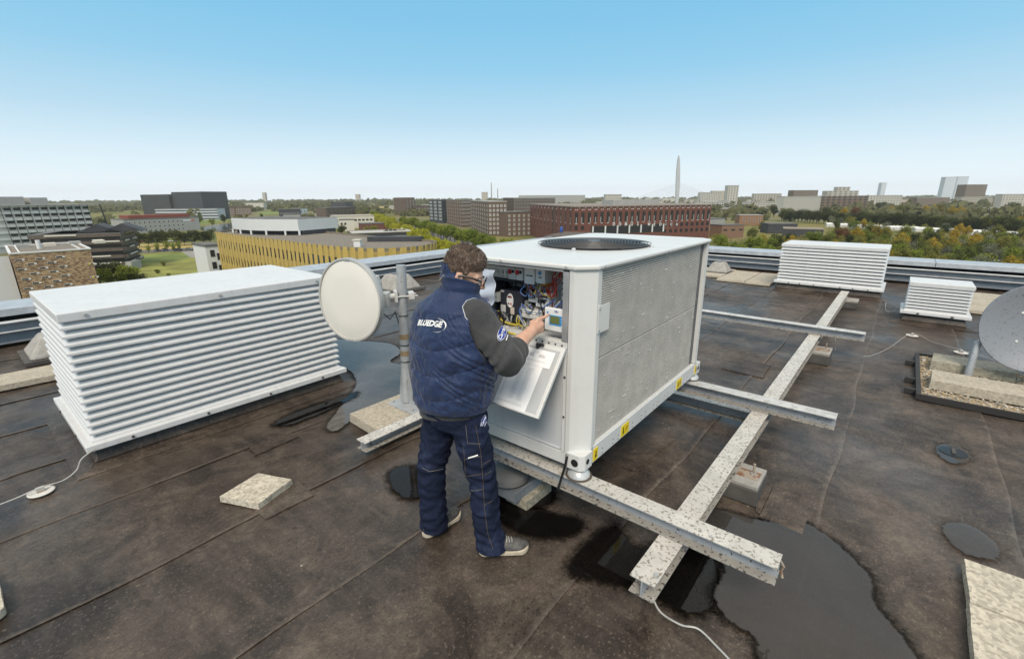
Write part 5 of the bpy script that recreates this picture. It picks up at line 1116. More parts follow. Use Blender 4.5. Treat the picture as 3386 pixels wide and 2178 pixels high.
def wins(o, xs, zs, w, h, fm=None, gm=None, side=None, fr=.18, L=0., y=0., name='window', pick=None):
    me = wmesh(w, h, fm or M_WFR, gm or M_GLS, min(fr, w*.2)); i = 0
    for z in zs:
        for x in xs:
            i += 1
            if pick is not None and not pick(i): continue
            if side is None: link(name, me, o, (x, y, z))
            elif side == 'L': link(name, me, o, (0., x+w, z), -math.pi/2)
            else: link(name, me, o, (L, x, z), math.pi/2)
def rng_(a, b, n): return [a+(b-a)*i/max(1, n-1) for i in range(n)]
def bands(o, L, depth, zs, h, mat, name='floor_band', out=.25, y0=0.):
    for z in zs: MB().box(-out, L+out, y0-out, depth+out, z, z+h).build(name, mat, o)
M_BR1 = flat('brown brick', (.145, .098, .072), .9, var=.14, scale=.6); M_BR2 = flat('red brown brick', (.15, .058, .042), .9, var=.12, scale=.5); M_BR3 = flat('dark brown brick', (.11, .082, .066), .9, var=.15, scale=.5); M_CREAM = flat('cream render', (.60, .56, .48), .8, var=.05, scale=.3); M_WHB = flat('white render', (.66, .66, .65), .7, var=.05, scale=.2)
M_GRY = flat('grey cladding', (.34, .335, .32), .8, var=.06, scale=.3); M_DKB = flat('dark cladding', (.045, .046, .052), .7, var=.2, scale=.3); M_RGRAV = flat('roof gravel', (.20, .175, .145), .95, var=.3, scale=2.2); M_RFELT = flat('roof felt', (.13, .125, .12), .9, var=.2, scale=.5); M_RED = M_RED; M_ROOFR = flat('red roof sheet', (.22, .05, .03), .7)
# -- golden finned building with curved front
GH = 19.4; gpx = [(717, 769), (800, 781), (934, 797), (1034, 810), (1135, 820), (1235, 825), (1335, 822), (1400, 815), (1436, 806), (1444, 801)]; bpx = [(1428, 797), (1362, 793), (1265, 786), (1095, 769), (991, 760), (777, 761)]
fr3 = smooth3([cp(u, v, GH) for u, v in gpx], 10); bk3 = [cp(u, v, GH) for u, v in bpx]; G0 = fr3[0].copy(); G0.z = STREET
gold = thing('golden_office', 'low curved office block with golden fins and gravel roof beyond the parapet', 'building', G0)
loc2 = lambda p: (p.x-G0.x, p.y-G0.y)
M_GOLD = flat('golden metal', (.47, .335, .095), .5, .0, var=.08, scale=.5); M_GOLDD = flat('golden metal shade side', (.30, .205, .05), .5, .25, var=.1, scale=.5)
poly = [loc2(p) for p in fr3]+[loc2(p) for p in bk3]
MB().prism(poly, 0, GH-.35).build('wall', flat('bronze backing', (.34, .25, .085), .7, var=.1), gold); MB().prism(poly, GH-.35, GH-.15).build('roof', M_RGRAV, gold)
acc = 0.; PITCH_G = 1.9; k = 0; pos = []
for a, b in zip(fr3, fr3[1:]):
    L = (b-a).length; d = (b-a)/L
    while acc < L: pos.append((a+d*acc, d)); acc += PITCH_G
    acc -= L
def fin_mesh(ph):
    m = MB(); nz = 22; 
    for i in range(nz+1):
        z = GH*i/nz+(.25 if i == nz else 0); cw = .5+.5*math.cos(2*math.pi*(z-(GH-2.75))/3.75); w_ = 1.34-.26*cw; o_ = .15+.05*math.sin(z*1.676+ph)
        m.v += [(-w_*.5, -.02, z), (-w_*.42, -o_, z), (w_*.5, -.05, z), (w_*.5, 0, z)]
    for i in range(nz):
        for j in range(3): a = i*4+j; m.f.append((a, a+1, a+5, a+4)); m.m.append(0)
    return m.mesh('fin', M_GOLD)
fm = [fin_mesh(0), fin_mesh(math.pi)]; gw = wmesh(.84, 2.0, M_DFR, M_GLS, .05, .04)
for i, (p, d) in enumerate(pos):
    x, y = loc2(p); rz = math.atan2(d.y, d.x); link('fin', fm[i % 2], gold, (x, y, 0), rz)
    q = p+d*.53; n3 = Vector((d.y, -d.x, 0))
    for f_ in range(5): link('window', gw, gold, (*loc2(q+n3*.01), GH-3.75-3.75*f_), rz)
for a, b in zip(poly, poly[1:]+poly[:1]):
    d = Vector((b[0]-a[0], b[1]-a[1], 0)); 
    if d.length < .2: continue
    MB().box(0, d.length+.1, -.05, .35, GH-.16, GH+.22).build('roof_edge', flat('roof edge trim', (.20, .17, .13), .7), gold, (*a, 0), math.atan2(d.y, d.x))
# plant room on the golden roof
e1, e2 = cp(771, 768, GH), cp(990, 776, GH); dv = e2-e1; nv_ = Vector((dv.y, -dv.x, 0)).normalized(); arc = [e1+dv*(i/14)+nv_*(2.6*math.sin(math.pi*i/14)) for i in range(15)]; back = [e2-nv_*13, e1-nv_*13]
pr = link('plant_room', None, gold); pl_ = [loc2(p) for p in arc+back]
MB().prism(pl_, GH+.9, GH+3.6).build('screen_wall', flat('white sheet screen', (.62, .63, .63), .5, var=.03, scale=.3), pr); inner = [(x*.985+(e1.x-G0.x)*.015, y) for x, y in pl_]
MB().prism([(loc2(p-nv_*.5)) for p in arc]+[loc2(p+nv_*.4) for p in back], GH+3.6, GH+3.62).build('roof', M_RFELT, pr); MB().prism([loc2(p-nv_*1.2) for p in arc]+[loc2(p+nv_*1) for p in back], GH-.1, GH+.9).build('plinth', M_DKB, pr)
for i in (0, 3, 6, 9, 12, 14): x, y = loc2(arc[i]); MB().box(x-.2, x+.2, y, y+.4, GH-.15, GH+.95).build('leg', M_WHB, pr)
cq = loc2(cp(1184, 813, GH)); MB().box(cq[0]-.6, cq[0]+.6, cq[1]-.6, cq[1]+.6, GH-.2, GH+1.0).build('roof_vent', M_WHB, gold); MB().box(cq[0]-.75, cq[0]+.75, cq[1]-.75, cq[1]+.75, GH+1.0, GH+1.2).build('roof_vent_cap', M_CREAM, gold)
cq = loc2(cp(1300, 795, GH)); MB().box(cq[0]-5, cq[0]+6, cq[1]-1.2, cq[1]+1.2, GH-.2, GH+.8).build('roof_box', M_DKB, gold)
# white stair tower at the golden building's left end
o, L = blk('white_annex', 'white annex with square dark windows at the left end of the golden block', (678, 815), (732, 811), 15.0, 10, M_WHB, M_RFELT); wins(o, [1.0], [12-3.4*i for i in range(4)], 1.1, 1.9, M_DFR); wins(o, [2.6], [11-3.4*i for i in range(3)], 1.4, 1.9, M_DFR)
# -- patterned brick block, far left
t = NT('mixed brick'); co = t.coord('Object'); mp = t.n('ShaderNodeTexBrick'); mp.inputs['Scale'].default_value = 1; mp.inputs['Brick Width'].default_value = .62; mp.inputs['Row Height'].default_value = .26; mp.inputs['Mortar Size'].default_value = .012; mp.inputs['Color1'].default_value = (.48, .34, .20, 1); mp.inputs['Color2'].default_value = (.13, .075, .05, 1); mp.inputs['Mortar'].default_value = (.2, .15, .1, 1)
sp_ = t.n('ShaderNodeSeparateXYZ'); t.l(co, sp_.inputs[0]); cb = t.n('ShaderNodeCombineXYZ'); t.l(t.math('ADD', sp_.outputs[0], sp_.outputs[1]), cb.inputs[0]); t.l(sp_.outputs[2], cb.inputs[1]); t.l(cb.outputs[0], mp.inputs['Vector'])
t.col(mp.outputs[0]).set(rough=.9); M_MIXB = t.m
bb, BL = blk('brick_block', 'mottled brown brick block with slit windows at the left edge', (32, 841), (298, 824), 15.0, 30, M_MIXB)
MB().box(.6, BL-.6, .6, 29, 15.0, 15.06).build('roof', M_RGRAV, bb)
for nm, b4 in (('roof_trim', (-.2, BL+.2, -.2, .35, 15.0, 15.35)), ('roof_trim', (-.2, .35, .35, 29.6, 15.0, 15.35)), ('roof_trim', (BL-.3, BL+.2, .35, 29.6, 15.0, 15.35)), ('roof_trim', (.35, BL-.3, 29.2, 29.6, 15.0, 15.35)), ('roof_trim', (1.6, 1.9, .35, 29, 15.06, 15.3)), ('roof_trim', (BL-2.0, BL-1.7, .35, 29, 15.06, 15.3))): MB().box(*b4).build(nm, M_WHB, bb)
dl = (cp(298, 824, 15)-cp(32, 841, 15)).normalized(); p0 = cp(32, 841, 15); nb_ = Vector((dl.y, -dl.x, 0))
me1 = MB(); me1.box(0, 1.75, -.06, 0, 0, .42); me1.cur = 1; me1.box(.08, 1.25, -.09, -.061, .06, .36); wm1 = me1.mesh('slit_window', [M_WHB, M_GLS])
for (zx, zy) in ((205, 890), (440, 873), (665, 853), (345, 933), (570, 915), (235, 997), (475, 978), (695, 960), (375, 1040), (595, 1020), (280, 1105), (505, 1083), (725, 1062), (400, 1148), (630, 1125), (305, 1213), (535, 1188), (755, 1165), (1015, 932), (1055, 1080)):
    u, v = zx*.2924, 600+zy*.2924; d = ray(u, v); o_ = Vector((0, 0, CAM_H)); tt = ((p0-o_).dot(nb_))/d.dot(nb_); h_ = o_+d*tt; s_ = (h_-p0).dot(dl); w_ = link('slit_window', wm1, bb, (s_-.6, 0, h_.z-STREET-.2))
    if zx > 1000: MB().box(.3, .8, -.095, -.091, .05, .37).build('yellow_blind', flat('yellow blind', (.7, .55, .03), .6), w_)
for i in range(4): MB().box(2+5.5*i, 4.5+5.5*i, 20, 22+i, 15.06, 15.9).build('roof_unit', M_CREAM if i % 2 else M_GRY, bb)
MB().cyl((6, 12, 15), (6, 12, 17.4), .5, 12).build('flue', M_WHB, bb)
# white sloped roof and glazed hall beside it
Ph, Pl = cp(28, 846, 14.4), cp(62, 935, 6.0); gh = thing('glazed_hall', 'white metal clad hall with tall glazing at the left edge below the parapet', 'building', (Pl.x, Pl.y, STREET), math.atan2(dl.y, dl.x)); qv = Matrix.Rotation(-math.atan2(dl.y, dl.x), 3, 'Z') @ (Ph-Pl)
MB().add([(-30, 0, 0), (0, 0, 0), (qv.x, qv.y, 0), (qv.x-30, qv.y, 0), (-30, 0, 6), (0, 0, 6), (qv.x, qv.y, 14.4), (qv.x-30, qv.y, 14.4)], [(0, 3, 2, 1), (4, 5, 6, 7), (0, 1, 5, 4), (1, 2, 6, 5), (2, 3, 7, 6), (3, 0, 4, 7)]).build('shell', flat('white corrugated sheet', (.60, .61, .61), .45, var=.05), gh)
wins(gh, [-29+3.0*i for i in range(9)], [.2, 2.9], 2.8, 2.4, M_GRY, M_GLS)
for i in range(11): x = -30+3*i; MB().add([(x-.1, -.02, 6.04), (x+.1, -.02, 6.04), (qv.x+x+.1, qv.y, 14.46), (qv.x+x-.1, qv.y, 14.46)], [(0, 1, 2, 3)]).build('roof_rib', M_GRY, gh)
# -- dark terraced office, two wings
M_LEDGE = flat('pale ledge', (.62, .57, .50), .7)
for i, (a, b, dp_, lb_) in enumerate((((100, 786), (393, 776), 30, 'long dark terraced office with pale ledges behind the brick block'), ((394, 776), (441, 765), 24, 'short end wing of the dark terraced office beside the meadow'))):
    o, L = blk('terraced_office', lb_, a, b, 14.0, dp_, flat('dark bronze glazing', (.028, .024, .02), .35, var=.3, scale=.3)); r_ = random.Random(i+3)
    for f_ in range(5):
        MB().box(-.6, L+.6, -.7-.25*(4-f_), dp_, 2.0+2.85*f_, 3.2+2.85*f_).build('floor_band', flat('brown slat band', (.115, .09, .075), .9, var=.3, scale=1.5), o)
        x = r_.uniform(0, 8)
        while x < L-4: w_ = r_.uniform(5, 11); MB().box(x, min(x+w_, L), -1.0-.25*(4-f_), -.72-.25*(4-f_), 2.75+2.85*f_, 3.3+2.85*f_).build('ledge', M_LEDGE, o); x += w_+r_.uniform(4, 12)
    MB().box(-.6, L+.6, -.6, dp_, 14.6, 15.0).build('roof', M_RFELT, o)
    if i == 0:
        for x in (L*.45, L*.75): MB().add([(x, 6, 15), (x+14, 6, 15), (x+14, 18, 15), (x, 18, 15), (x+7, 6, 18.2), (x+7, 18, 18.2)], [(0, 1, 4), (1, 2, 5, 4), (2, 3, 5), (3, 0, 4, 5)]).build('roof_lantern', M_DKB, o)
# -- long white banded office with raking dark ribs
o, L = blk('banded_office', 'long white office with dark window bands and slanted ribs at the left skyline', (-240, 690), (292, 681), 24.0, 40, flat('banded wall', (.50, .48, .45), .8, var=.1, scale=.2)); 
for f_ in range(7):
    z = 1.2+3.4*f_; k_ = int(L/3.4)
    MB().box(-.2, L, -.35, -.02, z+2.25, z+3.35).build('spandrel', M_WHB, o); wins(o, [L*.40+L*.06*i+.8 for i in range(10)], [z+.75], L*.06-1.0, 1.4, M_DFR, M_GLS)
for i in range(11): x = L*.40+L*.6*i/10; MB().tube([(x-.9, -.8, 25), (x+.6, -.8, 2)], .13, 6).build('rib', M_DFR, o)
MB().box(-1, L+6, -1.2, 40, 24.6, 25.2).build('roof', M_GRY, o); MB().tube([(L+5.5, -1, 25), (L+8.5, -1, 0)], .35, 6).build('rib', M_DFR, o); MB().box(L*.2, L*.62, 10, 30, 25.2, 29.5).build('plant_room', M_GRY, o); MB().box(L*.66, L*.78, 10, 26, 25.2, 29.0).build('plant_room', M_GRY, o)
# -- others on the left
o, L = blk('dark_tower', 'broad black office tower rising above the tree line at the left', (463, 644), (556, 642.5), 34.0, 40, M_DKB); MB().box(L, L*1.92, 4, 38, 0, 37).build('wing', flat('slate cladding', (.05, .052, .06), .7, var=.15, scale=.2), o)
for f_ in range(9): MB().box(-.1, L, -.12, -.02, 2+3.6*f_, 2.5+3.6*f_).build('floor_band', M_DFR, o)
o, L = blk('grey_office', 'grey concrete office with a red roof storey behind a row of trees', (407, 727), (656, 718), 11.5, 26, M_GRY, M_RFELT); wins(o, rng_(3, L*.74, 12), [1.3, 4.6, 8.0], 1.5, 1.6, M_WFR); MB().box(5, L-6, 3, 22, 12, 14.6).build('roof_storey', M_ROOFR, o)
MB().box(L*.76, L*.9, -.1, 0, 8.6, 9.8).build('sign', M_WHB, o); MB().box(L*.88, L*.93, -.15, -.1, 8.7, 9.7).build('sign_dot', flat('orange sign', (.6, .12, .03), .6), o)
o, L = blk('white_terraced_block', 'long low white block with blue grey window bands left of the canal', (512, 692), (718, 690), 14.5, 26, flat('pale blue wall', (.50, .53, .57), .7, var=.05, scale=.1), M_RFELT)
for f_ in range(4): MB().box(-.1, L, -.15, -.02, 1.0+3.5*f_, 2.4+3.5*f_).build('window_band', M_GLS, o)
for i, (a, b, lb_) in enumerate((((722, 685), (775, 684), 'row of brown brick houses beyond the canal, its left half'), ((776, 684), (829, 683), 'row of brown brick houses beyond the canal, its right half'))):
    o, L = blk('terraced_houses', lb_, a, b, 14.0, 12, flat('rusty brick', (.20, .125, .085), .9, var=.3, scale=.1), M_RFELT); wins(o, rng_(1.5, L-3, 9), [2, 5.4, 8.8], 1.4, 2.0, M_WFR, M_GLB)
o, L = blk('black_house_block', 'black and white stacked house block beyond the white plant room', (921, 693), (992, 692), 14.0, 16, M_DKB, M_RFELT); wins(o, rng_(2, L-4, 6), [3, 8.5], 2.6, 1.6, M_WFR)
o, L = blk('white_house_block', 'slim white house block beside the street', (994, 690), (1016, 689), 14.5, 14, M_WHB, M_RFELT); wins(o, rng_(1, L-2, 3), [2, 6, 10], 1.4, 2.0, M_DFR)
o, L = blk('grey_shed', 'plain grey block in front of the black and white houses', (936, 711), (993, 710), 8.0, 12, M_GRY, M_RFELT)
o, L = blk('far_black_office', 'small black office far down the street', (1093, 667), (1141, 667), 20.0, 20, M_DKB)
o, L = blk('brown_villa_row', 'dark brown block behind the cream building', (1078, 688), (1176, 684), 13.0, 18, M_BR3, M_RFELT); wins(o, rng_(2, L-4, 8), [3, 8], 2.0, 1.6, M_WFR)
o, L = blk('cream_school', 'cream flat roofed building right of the street', (1104, 716), (1236, 713), 11.0, 30, M_CREAM, flat('pale roof', (.42, .38, .31), .9)); wins(o, rng_(1, 10, 3), [2, 6], 2.2, 2.2, M_DFR); wins(o, rng_(18, L-4, 5), [6.5], 2.4, 1.6, M_DFR)
o, L = blk('cream_cube', 'pale cube shaped block in front of the cream building', (1121, 728), (1170, 727), 9.5, 14, M_CREAM, M_RFELT); wins(o, [1, 4], [2, 5.5], 1.6, 1.8, M_DFR)
o, L = blk('red_brick_low', 'low red brick block between the cream building and the avenue', (1196, 741), (1296, 738), 6.5, 16, M_BR2, M_RFELT)
o, L = blk('dark_low_office', 'low black office with a line of small square windows before the avenue', (1165, 774), (1359, 767), 8.0, 26, M_DKB, flat('brown roof', (.22, .19, .15), .9, var=.2, scale=.4)); wins(o, rng_(L*.42, L-2.5, 11), [4.4], 1.5, 1.7, M_WFR)
for a4 in ((-.3, L+.3, -.3, .3, 8.45, 8.9), (L-.5, L+.3, .3, 26, 8.45, 8.9), (-.3, L*.55, 7, 7.6, 8.45, 9.1)): MB().box(*a4).build('roof_trim', M_WHB, o)
for i in range(3): MB().box(L*.6+2.5*i, L*.6+1.6+2.5*i, 9, 10.5, 8.45, 9.3).build('roof_unit', M_DKB, o)
# -- brown brick offices along the avenue
def two_face(name, lb_, pl, pc, pr_, DD, mat, nl, nr, zs, w, wh, gm=None, fm=None, roofm=None):
    """corner block seen on two faces: pl..pc the left face, pc..pr_ the right face"""
    A_, C_, B_ = [aty(*q_, d_) for q_, d_ in zip((pl, pc, pr_), DD)]; h = C_.z-STREET; A_.z = B_.z = C_.z; o = thing(name, lb_, 'building', (C_.x, C_.y, STREET))
    q = [(A_.x-C_.x, A_.y-C_.y), (0, 0), (B_.x-C_.x, B_.y-C_.y), (A_.x+B_.x-2*C_.x, A_.y+B_.y-2*C_.y)]; MB().prism(q, 0, h).build('wall', mat, o); MB().prism([(x*1.01, y*1.01) for x, y in q], h, h+.6).build('roof', roofm or M_RFELT, o)
    for S_0, S_1, n_w in ((A_, C_, nl), (C_, B_, nr)):
        d = S_1-S_0; L_ = d.length; rz = math.atan2(d.y, d.x); me = wmesh(w, wh, fm or M_WFR, gm or M_GLS, .3)
        if L_ < 3 or not n_w: continue
        for z in zs:
            for i in range(n_w):
                p = S_0+d*((i+.5)/n_w)-d/L_*w/2; link('window', me, o, (p.x-C_.x, p.y-C_.y, z), rz)
    return o
F4 = lambda n, z0=2.0, st=3.4: [z0+st*i for i in range(n)]
two_face('brown_tower', 'square brown brick tower standing alone left of the offices', (1301, 655), (1341, 654.5), (1371, 654), (800, 735, 750), M_BR1, 0, 3, F4(7), 2.2, 1.6)
o, L = blk('brown_wing', 'low brown brick wing with white windows beside the lone brick tower', (1372, 681), (1418, 680), 15, 16, M_BR1, M_RFELT); wins(o, rng_(1, L-3, 5), [2, 6, 10], 2, 1.6, M_WFR, M_GLB)
bo_ = two_face('black_office', 'black framed office with pale glazing between the brick buildings', (1417, 661), (1462, 662), (1475, 661), (560, 525, 535), M_DKB, 0, 0, [], 1, 1); A_, C_ = aty(1417, 661, 560), aty(1462, 662, 525); A_.z = C_.z; d = C_-A_; L_ = d.length; rz = math.atan2(d.y, d.x)
for i in range(3):
    for f_ in range(6): p = A_+d*((i+.16)/3); link('window', wmesh(L_*.22, 2.6, M_DFR, M_GLB), bo_, (p.x-C_.x, p.y-C_.y, 3+3.6*f_), rz)
two_face('brown_office', 'brown brick office next to the black framed office', (1475, 663), (1524, 664), (1557, 663.5), (520, 455, 465), M_BR1, 7, 6, F4(7), 1.3, 1.7)
two_face('brown_office', 'brown brick office with white cross windows before the low link', (1556, 665), (1614, 668), (1676, 667), (440, 350, 356), M_BR1, 9, 5, F4(7, 1.4, 3.2), 1.6, 1.8, M_GLB, roofm=M_GRY)
o, L = blk('brick_link', 'lower brown brick link between two taller brick offices', (1676, 703), (1756, 701), 17, 22, M_BR1, M_RFELT); wins(o, rng_(1.2, L-2.8, 5), [1, 4.2, 7.4, 10.6, 13.6], 1.6, 1.9, M_WFR, M_GLB)
slabb_late = 1
# -- the large red brick clinic with lettering
DH = 22.8; cL, cC, cR = cp(1754, 674, DH), cp(1896, 682, DH), cp(2354, 675, DH); dm = thing('red_brick_clinic', 'long red brick building with lettered front behind the cooling unit', 'building', (cC.x, cC.y, STREET)); lc = lambda p: (p.x-cC.x, p.y-cC.y)
q = [lc(cL), (0, 0), lc(cR), lc(cR+(cL-cC)*.8)]; MB().prism(q, 0, DH-.6).build('wall', M_BR2, dm); qo = [(x*1.012-.2, y*1.012-.5) for x, y in q]; MB().prism(qo, DH-.6, DH).build('roof', flat('clinic roof', (.24, .20, .17), .9), dm)
dR = (cR-cC); LR = dR.length; eR = dR/LR; rzR = math.atan2(dR.y, dR.x); dLf = cC-cL; LLf = dLf.length; eL = dLf/LLf; rzL = math.atan2(dLf.y, dLf.x)
M_BRW = flat('brick soffit', (.055, .03, .024), .9)
nbR, nbL = 24, 11
tw = wmesh(.62, 5.6, M_DFR, M_GLS, .05, .06); tw2 = wmesh(.62, 3.0, M_DFR, M_GLB, .05, .07); sw1 = wmesh(.62, 2.1, M_DFR, M_GLS, .05, .06); dot = MB().box(0, .5, -.12, 0, 0, .45).mesh('white_brick', M_WHB); sill = MB().prism([(0, -.15), (1.3, -.15), (1.3, 0), (0, 0)], 0, .28).mesh('sill', M_WHB)
for (S0, e_, Ls, rz, nbay, sgn) in ((cC, eR, LR, rzR, nbR, 0), (cL, eL, LLf, rzL, nbL, 1)):
    for i in range(nbay):
        c_ = S0+e_*(Ls*(i+.5)/nbay)
        for k_ in ((-1, 0, 1) if sgn == 0 else (-.5, .5)):
            p = c_+e_*(k_*.72-.31); link('window', tw, dm, (*lc(p), DH-8.9), rz)
            if (i*5+int(k_*2)) % 3 == 0: link('blind', tw2, dm, (*lc(p), DH-8.9), rz)
            if sgn or not (2 <= i <= 14): link('window', sw1, dm, (*lc(p), DH-12.6), rz); link('window', sw1, dm, (*lc(p), DH-16.2), rz)
        p = c_-e_*.65; link('sill', sill, dm, (*lc(p), DH-9.4), rz)
        for k_ in (-.8, .3): link('white_brick', dot, dm, (*lc(c_+e_*k_), DH-2.1), rz)
        link('white_brick', dot, dm, (*lc(c_+e_*1.4), DH-1.2), rz)
b0 = Ls_ = LR/nbR
rec = MB(); rec.box(b0*3-.8, b0*15+1.0, -.12, -.01, DH-15.4, DH-10.9); rec.build('loggia', flat('painted loggia shade', (.02, .02, .021), .6), dm, (0, 0, 0), rzR)  # near-black sheet on the wall paints in the shade of the recess
for i in range(7): x = b0*(3+2*i)+.4; MB().box(x-.4, x+.4, -.5, -.14, DH-15.4, DH-10.9).build('column', M_WHB, dm, (0, 0, 0), rzR)
for s_, ub in zip('DOMUSMEDICA', (2029, 2049, 2069, 2088, 2108, 2145, 2163, 2183, 2201, 2219, 2237)):
    d_ = ray(ub, 742); nn = Vector((eR.y, -eR.x, 0)); tt = (cC-Vector((0, 0, CAM_H))).dot(nn)/d_.dot(nn); hx = Vector((0, 0, CAM_H))+d_*tt; me = textmesh(s_, 2.3, 0, .05, ext=.06); me.materials.append(M_WHB)
    o_ = link('letter', me, dm, ((hx-cC).x+nn.x*.25, (hx-cC).y+nn.y*.25, hx.z-STREET)); o_.rotation_euler = (math.pi/2, 0, rzR)
st_ = MB().box(-1.3, .5, -.02, .9, 0, DH-.8).build('stair_strip', M_DFR, dm, (*lc(cL+dLf*.62), 0), rzL)
MB().box(-40, -6, 12, 24, DH, DH+3).build('plant_room', M_GRY, dm, (LR*.75*eR.x, LR*.75*eR.y, 0), rzR)
tag(MB().lathe([(0, 0), (.5, 0), (.62, .7), (.5, 1.7), (.25, 2.0), (0, 2.05)], 16).build('blue_tank', flat('blue plastic tank', (.02, .07, .3), .5), None, cp(1856, 768, 15.5), smooth=True), 'small blue tank seen above the cooling unit before the brick clinic', 'tank')
bpv = cp(1856, 779, 0)
o, L = blk('low_podium', 'low flat roof carrying the small blue tank', (1800, 779), (1920, 783), 15.2, 20, M_BR3)
# -- bridge pylon and stays
bx = cp(2236, 692, 6); pyl = thing('bridge_pylon', 'tall white blade shaped bridge pylon piercing the skyline', 'pylon', (bx.x, bx.y, STREET)); sc_ = bx.y/1600*1.04; hp_ = 28+(646-527)*sc_
M_PYL = flat('pylon grey white', (.46, .47, .49), .5, var=.05, scale=.05); pv = []
prof = [(0, 2.6, .0), (.3, 4.0, -.3), (.5, 5.0, -1.0), (.75, 4.4, -2.4), (.93, 2.6, -3.2), (1., .5, -3.6)]; m = MB()
for f_, w_, sx_ in prof: m.v += [(sx_-w_/2*sc_*2.5, -1.5, hp_*f_), (sx_+w_/2*sc_*2.5, -1.5, hp_*f_), (sx_+w_/2*sc_*2.5, 1.5, hp_*f_), (sx_-w_/2*sc_*2.5, 1.5, hp_*f_)]
for i in range(len(prof)-1):
    for j in range(4): m.f.append((i*4+j, i*4+(j+1) % 4, i*4+4+(j+1) % 4, i*4+4+j)); m.m.append(0)
m.build('blade', M_PYL, pyl)
for sg in (-1, 1):
    for i in range(11): x = sg*(18+9.5*i); MB().tube([(x, 0, 8), (0, 0, 14+3.4*i)], .20, 4).build('stay_cable', M_PYL, pyl)
MB().box(-150, 150, -8, 8, 6, 8).build('bridge_deck', M_GRY, pyl)
# -- chimneys
for (u, vt, D_, w_, lb_) in ((1624.5, 604, 2400, 6, 'tall slim chimney on the skyline, taller of two'), (1645.5, 624, 2300, 5, 'shorter slim chimney on the skyline beside the taller one')):
    p = aty(u, vt, D_); tag(MB().cyl((0, 0, 0), (0, 0, p.z-STREET), w_*.6, 10, w_*.35).build('chimney', flat('chimney concrete', (.36, .34, .33), .9), None, (p.x, p.y, STREET)), lb_, 'chimney')
# -- apartment blocks and towers to the right
def slabb(name, lb_, u0, u1, vtop, D_, mat, nw=0, nf=0, dep=16, wm_=None, gm=None, skew=0., bands_=None, wsz=None):
    P, Q = aty(u0, vtop, D_), aty(u1, vtop, D_*(1+skew)); h = P.z-STREET; d = Q-P; L_ = math.hypot(d.x, d.y); o = thing(name, lb_, 'building', (P.x, P.y, STREET), math.atan2(d.y, d.x)); MB().box(0, L_, 0, dep, 0, h).build('wall', mat, o); MB().box(-.3, L_+.3, -.3, dep+.3, h, h+.7).build('roof', M_GRY, o)
    if nw:
        st = h/nf; w_, hh = wsz or (L_/nw*.55, st*.5)
        wins(o, [L_*(i+.5)/nw-w_/2 for i in range(nw)], [st*(j+.3) for j in range(nf) if st*(j+.3) > h*.12], w_, hh, wm_, gm)
    if bands_:
        for z in np.arange(bands_[0], h-1, bands_[1]): MB().box(-.1, L_+.1, -.2, -.02, float(z), float(z)+bands_[2]).build('floor_band', bands_[3], o)
    return o, L_, h
M_APT = flat('pale apartment render', (.50, .47, .42), .8, var=.05, scale=.1); M_APT2 = flat('beige apartment render', (.42, .38, .32), .8, var=.06, scale=.1); M_FARB = flat('far brown brick', (.17, .12, .09), .9, var=.1, scale=.1); M_PALE = flat('pale glass tower', (.55, .59, .64), .4, var=.05, scale=.02)
slabb('back_brick_office', 'brown brick office rising behind the low link', 1698, 1836, 656, 440, M_BR3, 13, 8, 24, M_WFR, M_GLS, .04, None, (1.9, 1.7))
slabb('white_apartment_tower', 'pale apartment tower with dark window strips rising over the skyline', 2409, 2444, 614, 1150, M_APT, 4, 14, 18)
slabb('white_apartment_slab', 'long pale apartment slab with a grid of small windows behind the trees', 2596, 2716, 651, 690, M_APT, 15, 8, 14, M_WFR, M_GLS, .03)
slabb('brown_glass_block', 'brown block with blue grey glazed bays right of the pale slab', 2714, 2873, 649, 800, M_FARB, 9, 6, 20, M_DFR, M_GLS, .03)
slabb('domed_brown_block', 'brown block with stepped top behind the pale apartment slab', 2626, 2706, 630, 1050, M_FARB, 8, 8, 22)
slabb('stepped_pale_block', 'pale stepped block on the skyline behind the brown glazed block', 2738, 2840, 632, 1350, M_APT2, 6, 8, 24); slabb('stepped_upper_block', 'pale upper storeys of the stepped block on the skyline', 2772, 2812, 619, 1360, M_APT2, 3, 10, 18)
slabb('long_white_office', 'long white office slab below the skyline right of the pylon', 2316, 2384, 637, 1300, M_APT, 12, 7, 16); slabb('beige_block', 'beige block on the skyline beside the long white office slab', 2356, 2398, 632, 1500, M_APT2)
slabb('low_white_row', 'low white row of flats at the foot of the pale tower', 2300, 2420, 668, 1000, M_APT, 14, 4, 12); slabb('low_white_row', 'low white row of flats left of the pale apartment slab', 2470, 2590, 668, 950, M_APT, 14, 4, 12, skew=.03)
slabb('pale_flats', 'pale flats on the skyline just right of the pale tower', 2495, 2585, 641, 1500, M_APT2, 10, 6); slabb('white_terraces', 'white terraced flats above the dark tree belt, right of the brown glazed block', 2868, 2985, 647, 1000, M_APT, 12, 6, 16)
slabb('thin_grey_tower', 'small grey tower left of the very pale tower', 2917, 2933, 605, 1800, M_PALE)
slabb('brown_long_block', 'long brown block below the very pale tower', 3034, 3142, 654, 1000, M_FARB, 14, 5, 20); o, L, h = slabb('split_glass_tower', 'tall pale grey tower in two leaning slabs on the right skyline', 3128, 3165, 586, 1500, M_PALE); slabb('split_glass_tower', 'right slab of the tall pale grey twin tower', 3168, 3205, 585, 1510, M_PALE)
slabb('brown_tower', 'brown tower in front of the pale grey twin tower', 3198, 3266, 611, 1200, M_FARB, 8, 12, 26); slabb('beige_flats', 'beige flats at the foot of the brown tower on the right', 3180, 3286, 652, 1050, M_APT2, 14, 5); slabb('pale_flats', 'pale flats touching the right edge of the skyline', 3318, 3420, 643, 1000, M_APT, 10, 6)
